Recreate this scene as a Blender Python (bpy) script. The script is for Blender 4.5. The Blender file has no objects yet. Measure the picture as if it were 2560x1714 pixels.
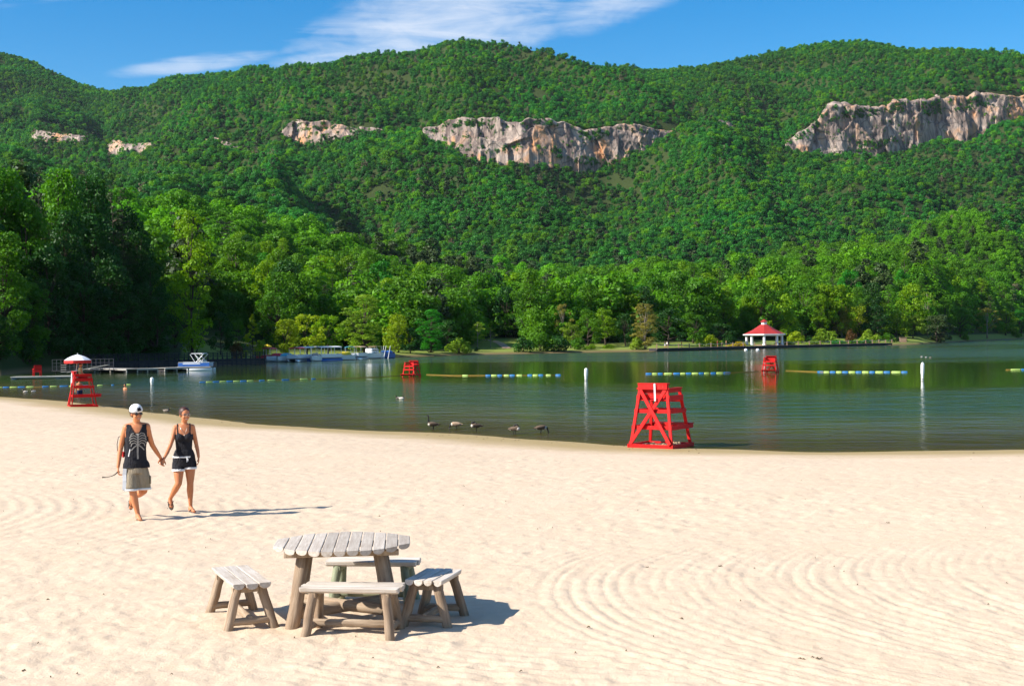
import bpy, bmesh, math, random
import numpy as np
from mathutils import Vector, Matrix, Euler
from mathutils.bvhtree import BVHTree

scene = bpy.context.scene
COL = scene.collection
R = math.radians

# ---------------------------------------------------------------- camera
FPX, CX, CY = 3400.0, 1280.0, 857.0          # measured on a 2560 x 1714 frame
ROLL, PITCH = 0.014, 7.0 / 3400.0
CAMZ = 2.68
WATER = -0.70
cam_data = bpy.data.cameras.new("camera")
cam_data.sensor_width = 36.0
cam_data.lens = FPX / 2560.0 * 36.0
cam_data.clip_start = 0.3
cam_data.clip_end = 20000.0
cam = bpy.data.objects.new("camera", cam_data)
COL.objects.link(cam)
cam.matrix_world = (Matrix.Translation((0, 0, CAMZ)) @ Matrix.Rotation(math.pi / 2 - PITCH, 4, 'X')
                    @ Matrix.Rotation(-ROLL, 4, 'Z'))
scene.camera = cam

# ---------------------------------------------------------------- world, sun, exposure
SUN_EL, SUN_BACK = R(36.0), R(20.0)
to_sun = Vector((-math.cos(SUN_EL) * math.cos(SUN_BACK), -math.cos(SUN_EL) * math.sin(SUN_BACK), math.sin(SUN_EL)))
world = bpy.data.worlds.new("World")
scene.world = world
world.use_nodes = True
wt = world.node_tree
wt.nodes.clear()


def wn(t, **kw):
    n = wt.nodes.new(t)
    for k, v in kw.items():
        setattr(n, k, v)
    return n


def wmath(op, a, b=None, clamp=False):
    n = wn('ShaderNodeMath', operation=op)
    n.use_clamp = clamp
    for i, v in enumerate((a, b)):
        if v is None:
            continue
        if isinstance(v, (int, float)):
            n.inputs[i].default_value = v
        else:
            wt.links.new(v, n.inputs[i])
    return n.outputs[0]


sky = wn('ShaderNodeTexSky')
sky.sky_type = 'NISHITA'
sky.sun_disc = False
sky.sun_elevation = SUN_EL
sky.sun_rotation = R(270.0) - SUN_BACK
sky.altitude = 600.0
sky.air_density = 1.0
sky.dust_density = 0.6
sky.ozone_density = 2.5
hsv = wn('ShaderNodeHueSaturation')
hsv.inputs['Saturation'].default_value = 1.52
hsv.inputs['Value'].default_value = 0.93
wt.links.new(sky.outputs[0], hsv.inputs['Color'])
# thin cirrus: streaked noise on the dome, thick in a few long bands
tc = wn('ShaderNodeTexCoord')
sep = wn('ShaderNodeSeparateXYZ')
wt.links.new(tc.outputs['Generated'], sep.inputs[0])
az = wmath('ARCTAN2', sep.outputs[0], sep.outputs[1])          # 0 = +Y, positive to +X
el = wmath('ARCSINE', sep.outputs[2])


def band(a0, e0, ang, la, lw):
    """soft elongated patch of cloud around (azimuth, elevation) in radians"""
    da = wmath('SUBTRACT', az, a0)
    de = wmath('SUBTRACT', el, e0)
    c, s = math.cos(ang), math.sin(ang)
    u = wmath('ADD', wmath('MULTIPLY', da, c), wmath('MULTIPLY', de, s))
    v = wmath('SUBTRACT', wmath('MULTIPLY', de, c), wmath('MULTIPLY', da, s))
    q = wmath('ADD', wmath('POWER', wmath('ABSOLUTE', wmath('DIVIDE', u, la)), 2.0),
              wmath('POWER', wmath('ABSOLUTE', wmath('DIVIDE', v, lw)), 2.0))
    return wmath('SUBTRACT', 1.0, q, clamp=True)


comb = wn('ShaderNodeCombineXYZ')
wt.links.new(az, comb.inputs[0])
wt.links.new(el, comb.inputs[1])


def cnoise(rot, sx, sy, scale, detail, dist):
    m = wn('ShaderNodeMapping')
    m.inputs['Rotation'].default_value = (0, 0, rot)
    m.inputs['Scale'].default_value = (sx, sy, 1)
    wt.links.new(comb.outputs[0], m.inputs[0])
    n = wn('ShaderNodeTexNoise')
    n.inputs['Scale'].default_value = scale
    n.inputs['Detail'].default_value = detail
    n.inputs['Roughness'].default_value = 0.58
    n.inputs['Distortion'].default_value = dist
    wt.links.new(m.outputs[0], n.inputs['Vector'])
    return n.outputs[0]


streak = cnoise(-0.42, 1.3, 11.0, 6.0, 8.0, 0.7)
wisps = cnoise(-0.30, 3.0, 8.0, 9.0, 8.0, 1.0)
bands = [(-0.055, 0.226, 0.34, 0.145, 0.046, 1.0), (-0.110, 0.208, 0.20, 0.060, 0.016, 0.75), (0.010, 0.252, 0.25, 0.110, 0.022, 0.95),
         (-0.222, 0.199, 0.15, 0.070, 0.0075, 0.68), (0.005, 0.222, 0.12, 0.045, 0.016, 0.55),
         (0.085, 0.246, 0.30, 0.075, 0.022, 0.72), (-0.36, 0.235, 0.2, 0.09, 0.014, 0.28),
         (0.95, 0.32, 0.3, 0.40, 0.10, 1.0), (-1.0, 0.45, 0.2, 0.45, 0.12, 1.0), (2.4, 0.38, 0.3, 0.6, 0.16, 1.0), (-2.2, 0.5, -0.3, 0.6, 0.16, 1.0),
         (0.2, 0.75, 0.2, 0.9, 0.20, 1.0), (-1.6, 0.95, -0.2, 1.0, 0.22, 1.0), (1.9, 0.9, 0.2, 1.0, 0.25, 1.0), (3.0, 1.1, 0.1, 1.2, 0.25, 1.0)]  # high bands out of view, added to whiten the blue sky fill
total = None
for a0, e0, ang, la, lw, amp in bands:
    b = wmath('MULTIPLY', band(a0, e0, ang, la, lw), amp)
    total = b if total is None else wmath('MAXIMUM', total, b)
nz = wmath('ADD', wmath('MULTIPLY', streak, 0.65), wmath('MULTIPLY', wisps, 0.35))
cov = wmath('ADD', wmath('MULTIPLY', total, 0.85), wmath('MULTIPLY', wmath('SUBTRACT', nz, 0.5), 2.7))
cov = wmath('MULTIPLY', wmath('SUBTRACT', cov, 0.08), 0.85, clamp=True)
cov = wmath('MULTIPLY', cov, wmath('MULTIPLY', total, 2.5, clamp=True))
cov = wmath('MULTIPLY', cov, 0.74)
mixc = wn('ShaderNodeMixRGB')
mixc.inputs[2].default_value = (5.6, 5.75, 6.1, 1)
wt.links.new(cov, mixc.inputs[0])
wt.links.new(hsv.outputs[0], mixc.inputs[1])
bg = wn('ShaderNodeBackground')
bg.inputs['Strength'].default_value = 0.10
wt.links.new(mixc.outputs[0], bg.inputs['Color'])
wout = wn('ShaderNodeOutputWorld')
wt.links.new(bg.outputs[0], wout.inputs['Surface'])

sun_data = bpy.data.lights.new("sun", 'SUN')
sun_data.energy = 5.0
sun_data.angle = R(0.53)
sun_data.color = (1.0, 0.945, 0.86)
sun = bpy.data.objects.new("sun", sun_data)
COL.objects.link(sun)
sun.rotation_euler = (-to_sun).to_track_quat('-Z', 'Y').to_euler()
sun.location = (-60, -20, 60)

scene.view_settings.view_transform = 'Standard'
scene.view_settings.look = 'None'
scene.view_settings.exposure = 0.84
scene.view_settings.gamma = 1.0
scene.view_settings.use_curve_mapping = False
scene.render.engine = 'CYCLES'
scene.cycles.use_denoising = True
scene.cycles.max_bounces = 6
scene.cycles.diffuse_bounces = 3
scene.cycles.glossy_bounces = 3
scene.cycles.transmission_bounces = 4
scene.cycles.transparent_max_bounces = 8
scene.cycles.volume_bounces = 0
scene.cycles.caustics_reflective = False
scene.cycles.caustics_refractive = False
scene.cycles.sample_clamp_indirect = 6.0


# ---------------------------------------------------------------- measuring helpers
def ray(px, py):
    u = (px - CX) / FPX
    v = -(py - CY) / FPX
    c, s = math.cos(ROLL), math.sin(ROLL)
    u2, v2 = u * c + v * s, -u * s + v * c
    cp, sp = math.cos(PITCH), math.sin(PITCH)
    return u2, cp + v2 * sp, v2 * cp - sp       # x, y(forward), z


def at(px, py, Y):
    x, y, z = ray(px, py)
    return Vector((x / y * Y, Y, CAMZ + z / y * Y))


def onz(px, py, z):
    x, y, dz = ray(px, py)
    t = (z - CAMZ) / dz
    return Vector((x * t, y * t, z))


K = 2560.0 / 2342.0


def onz2(x, y, z):
    return onz(x * K, y * K, z)


# ---------------------------------------------------------------- numpy noise
def _hash(ix, iy, seed):
    h = (ix.astype(np.int64) * 374761393 + iy.astype(np.int64) * 668265263 + seed * 974634777) & 0x7fffffff
    h = ((h ^ (h >> 13)) * 1274126177) & 0x7fffffff
    return ((h ^ (h >> 16)) & 0xffff) / 65535.0


def vnoise(x, y, seed=0):
    x = np.asarray(x, float)
    y = np.asarray(y, float)
    ix, iy = np.floor(x), np.floor(y)
    fx, fy = x - ix, y - iy
    fx = fx * fx * (3 - 2 * fx)
    fy = fy * fy * (3 - 2 * fy)
    a, b = _hash(ix, iy, seed), _hash(ix + 1, iy, seed)
    c, d = _hash(ix, iy + 1, seed), _hash(ix + 1, iy + 1, seed)
    return (a + (b - a) * fx) * (1 - fy) + (c + (d - c) * fx) * fy


def fbm(x, y, seed=0, octv=4, gain=0.5):
    s, amp, tot = 0, 1.0, 0.0
    for o in range(octv):
        s = s + amp * (vnoise(x * 2 ** o, y * 2 ** o, seed + o * 17) - 0.5)
        tot += amp * 0.5
        amp *= gain
    return s / tot


# ---------------------------------------------------------------- object helpers
def tag(o, label=None, cat=None, group=None, kind=None):
    if label:
        o["label"] = label
    if cat:
        o["category"] = cat
    if group:
        o["group"] = group
    if kind:
        o["kind"] = kind
    return o


def empty(name, loc=(0, 0, 0), rz=0.0):
    o = bpy.data.objects.new(name, None)
    o.empty_display_size = 0.2
    o.location = loc
    o.rotation_euler = (0, 0, rz)
    COL.objects.link(o)
    return o


def link(name, me, mat=None, parent=None):
    o = bpy.data.objects.new(name, me)
    COL.objects.link(o)
    if mat is not None and len(me.materials) == 0:
        me.materials.append(mat)
    if parent is not None:
        o.parent = parent
    return o


def copy_tree(o, parent=None, loc=None, rz=None, scale=None):
    c = o.copy()
    COL.objects.link(c)
    c.parent = parent
    if loc is not None:
        c.location = loc
    if rz is not None:
        c.rotation_euler = (0, 0, rz)
    if scale is not None:
        c.scale = scale
    for ch in list(o.children):
        copy_tree(ch, c)
    return c


class MB:
    """collects shapes and links them as one mesh object"""

    def __init__(s):
        s.v, s.f = [], []

    def add(s, vs, fs):
        n = len(s.v)
        s.v.extend([tuple(p) for p in vs])
        s.f.extend([tuple(i + n for i in f) for f in fs])
        return s

    def box(s, c, size, rot=None):
        hx, hy, hz = size[0] / 2, size[1] / 2, size[2] / 2
        m = rot if rot is not None else Matrix.Identity(3)
        c = Vector(c)
        vs = [c + m @ Vector((x, y, z)) for z in (-hz, hz) for y in (-hy, hy) for x in (-hx, hx)]
        return s.add(vs, [(0, 2, 3, 1), (4, 5, 7, 6), (0, 1, 5, 4), (2, 6, 7, 3), (0, 4, 6, 2), (1, 3, 7, 5)])

    def bar(s, p0, p1, w, h, up=(0, 0, 1)):
        """rectangular bar from p0 to p1: w across, h along up"""
        p0, p1 = Vector(p0), Vector(p1)
        d = (p1 - p0).normalized()
        up = Vector(up)
        x = d.cross(up)
        if x.length < 1e-4:
            x = d.cross(Vector((0, 1, 0)))
        x.normalize()
        z = x.cross(d)
        vs = [p + x * a + z * b for p in (p0, p1) for a, b in ((-w / 2, -h / 2), (w / 2, -h / 2), (w / 2, h / 2), (-w / 2, h / 2))]
        return s.add(vs, [(3, 2, 1, 0), (4, 5, 6, 7), (0, 1, 5, 4), (1, 2, 6, 5), (2, 3, 7, 6), (3, 0, 4, 7)])

    def tube(s, pts, rad, seg=8, round_end=0.0, jit=0.0, seed=0):
        """tube along pts with radius list"""
        rng = random.Random(seed)
        pts = [Vector(p) for p in pts]
        if isinstance(rad, (int, float)):
            rad = [rad] * len(pts)
        rad = list(rad)
        if round_end > 0:
            d0 = (pts[1] - pts[0]).normalized()
            d1 = (pts[-1] - pts[-2]).normalized()
            pts = [pts[0] - d0 * round_end] + pts + [pts[-1] + d1 * round_end]
            rad = [rad[0] * 0.62] + rad + [rad[-1] * 0.62]
        rings = []
        ref = None
        for i, p in enumerate(pts):
            d = (pts[min(i + 1, len(pts) - 1)] - pts[max(i - 1, 0)]).normalized()
            if ref is None:
                ref = Vector((0, 0, 1)) if abs(d.z) < 0.9 else Vector((1, 0, 0))
            x = d.cross(ref).normalized()
            y = x.cross(d).normalized()
            ref = y
            rings.append([p + (x * math.cos(2 * math.pi * k / seg) + y * math.sin(2 * math.pi * k / seg)) * rad[i] * (1 + rng.uniform(-jit, jit)) for k in range(seg)])
        vs = [q for r in rings for q in r]
        fs = []
        for i in range(len(rings) - 1):
            for k in range(seg):
                a, b = i * seg + k, i * seg + (k + 1) % seg
                fs.append((a, b, b + seg, a + seg))
        fs.append(tuple(reversed(range(seg))))
        fs.append(tuple((len(rings) - 1) * seg + k for k in range(seg)))
        return s.add(vs, fs)

    def lathe(s, prof, seg=16, c=(0, 0, 0), phase=0.0, cap=True, squash=1.0):
        c = Vector(c)
        vs = []
        for r, z in prof:
            for k in range(seg):
                a = 2 * math.pi * (k + phase) / seg
                vs.append(c + Vector((r * math.cos(a), r * math.sin(a) * squash, z)))
        fs = []
        for i in range(len(prof) - 1):
            for k in range(seg):
                a, b = i * seg + k, i * seg + (k + 1) % seg
                fs.append((a, b, b + seg, a + seg))
        if cap:
            fs.append(tuple(reversed(range(seg))))
            fs.append(tuple((len(prof) - 1) * seg + k for k in range(seg)))
        return s.add(vs, fs)

    def ell(s, c, r, rot=None, seg=14, rings=9):
        c = Vector(c)
        m = rot if rot is not None else Matrix.Identity(3)
        vs = [c + m @ Vector((0, 0, -r[2]))]
        for i in range(1, rings):
            t = -math.pi / 2 + math.pi * i / rings
            for k in range(seg):
                a = 2 * math.pi * k / seg
                vs.append(c + m @ Vector((r[0] * math.cos(t) * math.cos(a), r[1] * math.cos(t) * math.sin(a), r[2] * math.sin(t))))
        vs.append(c + m @ Vector((0, 0, r[2])))
        fs = []
        for k in range(seg):
            fs.append((0, 1 + (k + 1) % seg, 1 + k))
        for i in range(rings - 2):
            for k in range(seg):
                a, b = 1 + i * seg + k, 1 + i * seg + (k + 1) % seg
                fs.append((a, b, b + seg, a + seg))
        n = len(vs) - 1
        o = 1 + (rings - 2) * seg
        for k in range(seg):
            fs.append((o + k, o + (k + 1) % seg, n))
        return s.add(vs, fs)

    def mesh(s, name, smooth=False):
        me = bpy.data.meshes.new(name)
        me.from_pydata(s.v, [], s.f)
        if smooth:
            me.polygons.foreach_set("use_smooth", [True] * len(me.polygons))
        me.update()
        return me

    def build(s, name, mat, parent=None, smooth=False, bevel=0.0):
        me = s.mesh(name, smooth)
        if bevel > 0:
            bm = bmesh.new()
            bm.from_mesh(me)
            bmesh.ops.bevel(bm, geom=bm.edges[:], offset=bevel, segments=1, affect='EDGES', profile=0.6)
            bm.to_mesh(me)
            bm.free()
        return link(name, me, mat, parent)


def grid_mesh(name, X, Y, Z, attrs=None, keep=None, smooth=True):
    """mesh from 2-D arrays of equal shape"""
    n, m = X.shape
    co = np.stack([X, Y, Z], -1).reshape(-1, 3)
    i = np.arange(n - 1)[:, None] * m + np.arange(m - 1)[None, :]
    q = np.stack([i, i + 1, i + m + 1, i + m], -1).reshape(-1, 4)
    if keep is not None:
        q = q[keep.reshape(-1)]
        used = np.unique(q)
        remap = -np.ones(n * m, int)
        remap[used] = np.arange(len(used))
        q = remap[q]
        co = co[used]
        if attrs:
            attrs = {k: v.reshape(-1)[used] for k, v in attrs.items()}
    me = bpy.data.meshes.new(name)
    me.vertices.add(len(co))
    me.vertices.foreach_set("co", co.astype(np.float32).ravel())
    me.loops.add(len(q) * 4)
    me.loops.foreach_set("vertex_index", q.astype(np.int32).ravel())
    me.polygons.add(len(q))
    me.polygons.foreach_set("loop_start", np.arange(0, len(q) * 4, 4, dtype=np.int32))
    if smooth:
        me.polygons.foreach_set("use_smooth", np.ones(len(q), bool))
    me.update(calc_edges=True)
    if attrs:
        for k, v in attrs.items():
            a = me.attributes.new(k, 'FLOAT', 'POINT')
            a.data.foreach_set("value", np.asarray(v, np.float32).ravel())
    return me


# ---------------------------------------------------------------- materials
class NT:
    def __init__(s, name):
        s.m = bpy.data.materials.new(name)
        s.m.use_nodes = True
        s.t = s.m.node_tree
        s.t.nodes.clear()

    def n(s, t, ins=None, **kw):
        nd = s.t.nodes.new(t)
        for k, v in kw.items():
            setattr(nd, k, v)
        for k, v in (ins or {}).items():
            s.set(nd, k, v)
        return nd

    def set(s, nd, k, v):
        if isinstance(v, bpy.types.NodeSocket):
            s.t.links.new(v, nd.inputs[k])
        else:
            nd.inputs[k].default_value = v

    def math(s, op, a, b=None, clamp=False):
        nd = s.n('ShaderNodeMath', operation=op)
        nd.use_clamp = clamp
        s.set(nd, 0, a)
        if b is not None:
            s.set(nd, 1, b)
        return nd.outputs[0]

    def mix(s, f, a, b, mode='MIX'):
        nd = s.n('ShaderNodeMixRGB', blend_type=mode)
        s.set(nd, 0, f)
        s.set(nd, 1, a if isinstance(a, bpy.types.NodeSocket) else (*a, 1) if len(a) == 3 else a)
        s.set(nd, 2, b if isinstance(b, bpy.types.NodeSocket) else (*b, 1) if len(b) == 3 else b)
        return nd.outputs[0]

    def ramp(s, f, stops):
        nd = s.n('ShaderNodeValToRGB')
        s.set(nd, 0, f)
        el = nd.color_ramp.elements
        while len(el) < len(stops):
            el.new(0.5)
        for e, (p, c) in zip(el, stops):
            e.position = p
            e.color = (*c, 1) if len(c) == 3 else c
        return nd.outputs[0]

    def noise(s, scale, detail=4, rough=0.55, vec=None, dist=0.0, stretch=None, coord='Object'):
        if vec is None:
            vec = s.n('ShaderNodeTexCoord').outputs[coord]
        if stretch is not None:
            vec = s.n('ShaderNodeMapping', {'Vector': vec, 'Scale': stretch}).outputs[0]
        return s.n('ShaderNodeTexNoise', {'Vector': vec, 'Scale': scale, 'Detail': detail, 'Roughness': rough, 'Distortion': dist}).outputs[0]

    def bump(s, h, strength, dist):
        return s.n('ShaderNodeBump', {'Height': h, 'Strength': strength, 'Distance': dist}).outputs[0]

    def out(s, shader, vol=None):
        o = s.n('ShaderNodeOutputMaterial')
        s.t.links.new(shader, o.inputs['Surface'])
        return s.m


def pmat(name, c1, c2=None, scale=6.0, rough=0.6, stretch=None, bump=0.0, bdist=0.01, spec=0.4, metal=0.0, contrast=1.0, coord='Object'):
    t = NT(name)
    p = t.n('ShaderNodeBsdfPrincipled', {'Roughness': rough, 'Metallic': metal, 'Specular IOR Level': spec})
    if c2 is None:
        c2 = tuple(x * 0.82 for x in c1)
    f = t.noise(scale, 5, 0.6, stretch=stretch, coord=coord)
    f = t.math('ADD', t.math('MULTIPLY', t.math('SUBTRACT', f, 0.5), 2.2 * contrast), 0.5, clamp=True)
    t.set(p, 'Base Color', t.mix(f, c1, c2))
    if bump > 0:
        t.set(p, 'Normal', t.bump(t.noise(scale * 3, 4, 0.6, stretch=stretch, coord=coord), bump, bdist))
    return t.out(p.outputs[0])


def leaf_mat(name, dark, light, transl=0.40):
    t = NT(name)
    tint = t.n('ShaderNodeAttribute', attribute_name='tint').outputs['Fac']
    rnd = t.n('ShaderNodeObjectInfo').outputs['Random']
    f = t.math('ADD', t.math('MULTIPLY', tint, 0.6), t.math('MULTIPLY', rnd, 0.4))
    c = t.mix(f, dark, light)
    # slow drift of hue over the landscape
    pos = t.n('ShaderNodeNewGeometry').outputs['Position']
    nz = t.noise(0.006, 3, 0.5, vec=pos)
    hs = t.n('ShaderNodeHueSaturation', {'Color': c, 'Hue': t.math('ADD', 0.475, t.math('MULTIPLY', nz, 0.05)),
                                       'Saturation': 1.05, 'Value': t.math('ADD', 0.50, t.math('MULTIPLY', nz, 1.0))})
    d = t.n('ShaderNodeBsdfPrincipled', {'Base Color': hs.outputs[0], 'Roughness': 0.55, 'Specular IOR Level': 0.25})
    tr = t.n('ShaderNodeBsdfTranslucent', {'Color': t.mix(1.0, hs.outputs[0], (1.45, 1.30, 0.6), 'MULTIPLY')})
    mx = t.n('ShaderNodeMixShader', {0: transl, 1: d.outputs[0], 2: tr.outputs[0]})
    return t.out(mx.outputs[0])

# ================================================================ terrain of the far shore
def curve(pts):
    a = np.array(pts, float) * K
    return lambda px: np.interp(px, a[:, 0], a[:, 1])


def hor(px):
    return CY - PITCH * FPX - ROLL * (np.asarray(px, float) - CX)


f_shore = curve([(-600, 876), (-300, 866), (0, 858), (60, 850), (300, 838), (560, 832), (620, 826), (700, 823), (900, 817),
                 (1050, 812), (1180, 809), (1400, 803), (1500, 802), (1700, 795), (2040, 785), (2100, 783), (2200, 776), (2342, 770), (2900, 757)])
f_crest = curve([(-700, 400), (-300, 430), (300, 457), (420, 472), (560, 482), (700, 507), (850, 547), (1000, 582), (1150, 607),
                 (1350, 632), (1600, 627), (1750, 602), (1900, 577), (2050, 542), (2200, 497), (2342, 462), (2700, 415), (3000, 400)])
f_sky = curve([(-700, 20), (-300, 60), (0, 121), (60, 131), (140, 168), (200, 192), (260, 208), (330, 216), (350, 213), (390, 198), (450, 181),
               (520, 171), (560, 172), (620, 182), (660, 187), (720, 186), (780, 175), (850, 153), (920, 131), (1000, 118), (1060, 115),
               (1120, 123), (1180, 128), (1220, 138), (1280, 151), (1400, 151), (1440, 151), (1490, 161), (1540, 158), (1600, 151),
               (1700, 133), (1800, 115), (1900, 101), (1960, 98), (2020, 103), (2070, 121), (2130, 135), (2200, 141), (2280, 135),
               (2342, 135), (2700, 122), (3000, 150)])
CL = [(-700, 385, 385), (-100, 370, 370), (60, 330, 332), (90, 302, 322), (200, 308, 323), (240, 330, 334), (262, 322, 352), (340, 324, 347),
      (385, 330, 332), (415, 322, 340), (430, 318, 348), (520, 322, 345), (590, 328, 332), (640, 310, 312), (658, 281, 330), (700, 281, 348),
      (760, 286, 342), (860, 295, 342), (890, 304, 340), (930, 316, 343), (962, 318, 320), (975, 295, 326), (1030, 284, 342), (1080, 274, 352),
      (1150, 274, 357), (1270, 274, 357), (1340, 294, 380), (1400, 290, 384), (1480, 290, 364), (1560, 294, 338), (1600, 318, 322),
      (1634, 300, 302), (1642, 278, 314), (1682, 284, 308), (1695, 300, 302), (1790, 345, 347), (1815, 318, 362), (1860, 282, 372), (1900, 250, 380), (1960, 244, 352),
      (2030, 244, 346), (2100, 236, 352), (2180, 222, 360), (2240, 215, 352), (2290, 222, 322), (2342, 216, 296), (2450, 225, 330), (2600, 260, 300), (2700, 300, 300), (3000, 320, 320)]
f_ct = curve([(a, b) for a, b, c in CL])
f_cb = curve([(a, c) for a, b, c in CL])
f_yc = curve([(-700, 2450), (0, 2300), (700, 2000), (1200, 1900), (1700, 2050), (2342, 2250), (3000, 2300)])
f_ym = curve([(-700, 3600), (0, 3500), (350, 3300), (900, 2850), (1500, 2850), (2000, 2900), (3000, 3100)])


def zray(px, py, Y):
    """height of the sight line through image row py (plus camera height) at range Y"""
    return CAMZ + (hor(px) - py) / FPX * Y


def controls(px):
    S = np.clip((CAMZ - WATER) * FPX / np.maximum(f_shore(px) - hor(px), 2.6), 120, 1250)
    S = np.where(S > 330, 330 + 0.55 * (S - 330), S)
    YB = S + np.interp(px, [-500, 300, 700, 1300, 2000, 2600], [330, 330, 420, 540, 640, 720])
    ZB = zray(px, f_crest(px), YB) - 13.0
    Yc, Ym = f_yc(px) / K, f_ym(px) / K
    Zb, Zt = zray(px, f_cb(px), Yc), zray(px, f_ct(px), Yc + 26)
    same = (f_cb(px) - f_ct(px)) < 9
    Zm = zray(px, f_sky(px), Ym) - 9.0
    bank = np.interp(px, [-400, 300, 430, 560], [7.0, 7.0, 2.0, 0.0])
    o = np.ones_like(np.asarray(px, float))
    Ys = [S - 60, S - 3, S, S + 3, S + 25, S + 70, S + 0.55 * (YB - S), YB - 40, YB + 30, YB + 190, Yc - 120, Yc, Yc + 26,
          Yc + 0.55 * (Ym - Yc), Ym - 60, Ym + 40, Ym + 700]
    z0 = WATER
    Zs = [-6.0 * o, z0 - 0.6, z0 + 0.05, z0 + 0.5, z0 + 1.3 + bank, z0 + 4 + bank * 1.2, 0.50 * ZB, ZB - 2, ZB - 3, ZB * 0.58,
          Zb - 34, Zb, Zt, Zt + 0.62 * (Zm - Zt), Zm - 8, Zm - 10, Zm * 0.6]
    return [y * o for y in Ys], [z * o for z in Zs], S, YB, Yc, Ym


def terrain_z(px, Y):
    px = np.asarray(px, float)
    Y = np.asarray(Y, float)
    Ys, Zs, S, YB, Yc, Ym = controls(px)
    z = np.where(Y <= Ys[0], Zs[0], Zs[-1])
    for i in range(len(Ys) - 1):
        t = (Y - Ys[i]) / np.maximum(Ys[i + 1] - Ys[i], 0.1)
        m = (t >= 0) & (t < 1)
        z = np.where(m, Zs[i] + (Zs[i + 1] - Zs[i]) * t, z)
    X = (px - CX) / FPX * Y
    # spurs and hollows; fade to nothing at the shore and on the skyline
    w = np.clip((Y - S - 60) / 220, 0, 1) * (1 - np.exp(-((Y - Ym) / 260.0) ** 2))
    w = w * (1 - 0.85 * np.exp(-((Y - Yc - 13) / 70.0) ** 2))
    wB = 1 - 0.6 * np.exp(-((Y - YB) / 120.0) ** 2)
    warp = fbm(X * 0.0016, Y * 0.0016, 91, 3) * 140
    rid = 1 - np.abs(fbm((X + warp) * 0.0030 + Y * 0.0010, Y * 0.0011, 5, 4)) * 2
    amp = np.interp(Y, [300, 900, 1500, 2600], [9, 28, 78, 104])
    z = z + w * wB * amp * (rid - 0.55) + w * fbm(X * 0.012, Y * 0.012, 33, 3) * 5
    return z


def az_px(X, Y):
    return CX + X / Y * FPX


def terr(X, Y):
    return float(terrain_z(az_px(np.array([X]), np.array([Y])), np.array([Y]))[0])


cols = np.linspace(-620, 3180, 470)
fr = np.concatenate([np.linspace(0, 0.10, 40), np.linspace(0.104, 1.0, 230)])
PX = np.repeat(cols[None, :], len(fr), 0)
_, _, S_, YB_, Yc_, Ym_ = controls(cols)
Y0 = (S_ - 60)[None, :]
Y1 = (Ym_ + 700)[None, :]
YY = Y0 + (Y1 - Y0) * (fr[:, None] ** 1.15)
# put one row of vertices at the foot and one at the brow of the cliffs
for arr in (Yc_, Yc_ + 26):
    k = np.argmin(np.abs(YY - arr[None, :]), 0)
    YY[k, np.arange(len(cols))] = arr
YY = np.sort(YY, 0)
ZZ = terrain_z(PX, YY)
XX = (PX - CX) / FPX * YY

t = NT("hillside_soil")
pos = t.n('ShaderNodeNewGeometry').outputs['Position']
nz1 = t.noise(0.05, 5, 0.6, vec=pos)
sepz = t.n('ShaderNodeSeparateXYZ', {0: pos}).outputs[2]
low = t.n('ShaderNodeAttribute', attribute_name='lawn').outputs['Fac']
soil = t.mix(nz1, (0.022, 0.034, 0.010), (0.045, 0.065, 0.016))
lawn = t.mix(t.noise(0.25, 4, 0.6, vec=pos), (0.12, 0.19, 0.025), (0.24, 0.26, 0.06))
mud = t.n('ShaderNodeMapRange', {0: sepz, 1: WATER + 0.1, 2: WATER + 0.75, 3: 1.0, 4: 0.0}).outputs[0]
c = t.mix(low, soil, lawn)
c = t.mix(mud, c, (0.16, 0.11, 0.055))
p = t.n('ShaderNodeBsdfPrincipled', {'Base Color': c, 'Roughness': 0.95, 'Specular IOR Level': 0.1})
M_SOIL = t.out(p.outputs[0])
wid = np.interp(cols, [440, 480, 640, 1160, 1190, 1210, 1310, 1330, 1500, 1900, 2560, 2700], [0, 60, 34, 26, 60, 72, 72, 34, 40, 44, 60, 60])
back_ = YY - S_[None, :]
LAWN = np.clip((wid[None, :] - back_) / 8.0, 0, 1) * (cols[None, :] > 445)
hill = link("hills", grid_mesh("hills", XX, YY, ZZ, {"lawn": LAWN}), M_SOIL)
tag(hill, "wooded mountain range and shore rising behind the lake", None, None, "structure")

# ================================================================ beach and lake bed
SH = [(-1500, 800), (-700, 868), (-400, 885), (-100, 900), (0, 908), (100, 914), (160, 920), (230, 928), (300, 936), (430, 952), (600, 968), (800, 981), (1000, 992),
      (1200, 1006), (1400, 1019), (1600, 1026), (1900, 1030), (2342, 1024), (2700, 1014), (3400, 990)]
shore = []
for x, y in SH[2:-1]:
    q = onz2(x, y, WATER)
    shore.append((q.x, q.y))
shore = [(-160.0, 150.0)] + shore + [(shore[-1][0] + 40, shore[-1][1] + 18), (shore[-1][0] + 140, shore[-1][1] + 40)]
SHP = np.array(shore)


def shore_dist(X, Y):
    """signed distance to the waterline, positive on the sand"""
    d2 = np.full(X.shape, 1e12)
    for (ax, ay), (bx, by) in zip(SHP[:-1], SHP[1:]):
        dx, dy = bx - ax, by - ay
        t_ = np.clip(((X - ax) * dx + (Y - ay) * dy) / (dx * dx + dy * dy), 0, 1)
        d2 = np.minimum(d2, (X - ax - t_ * dx) ** 2 + (Y - ay - t_ * dy) ** 2)
    ys = np.interp(X, SHP[:, 0], SHP[:, 1])
    return np.where(Y < ys, 1, -1) * np.sqrt(d2)


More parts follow.
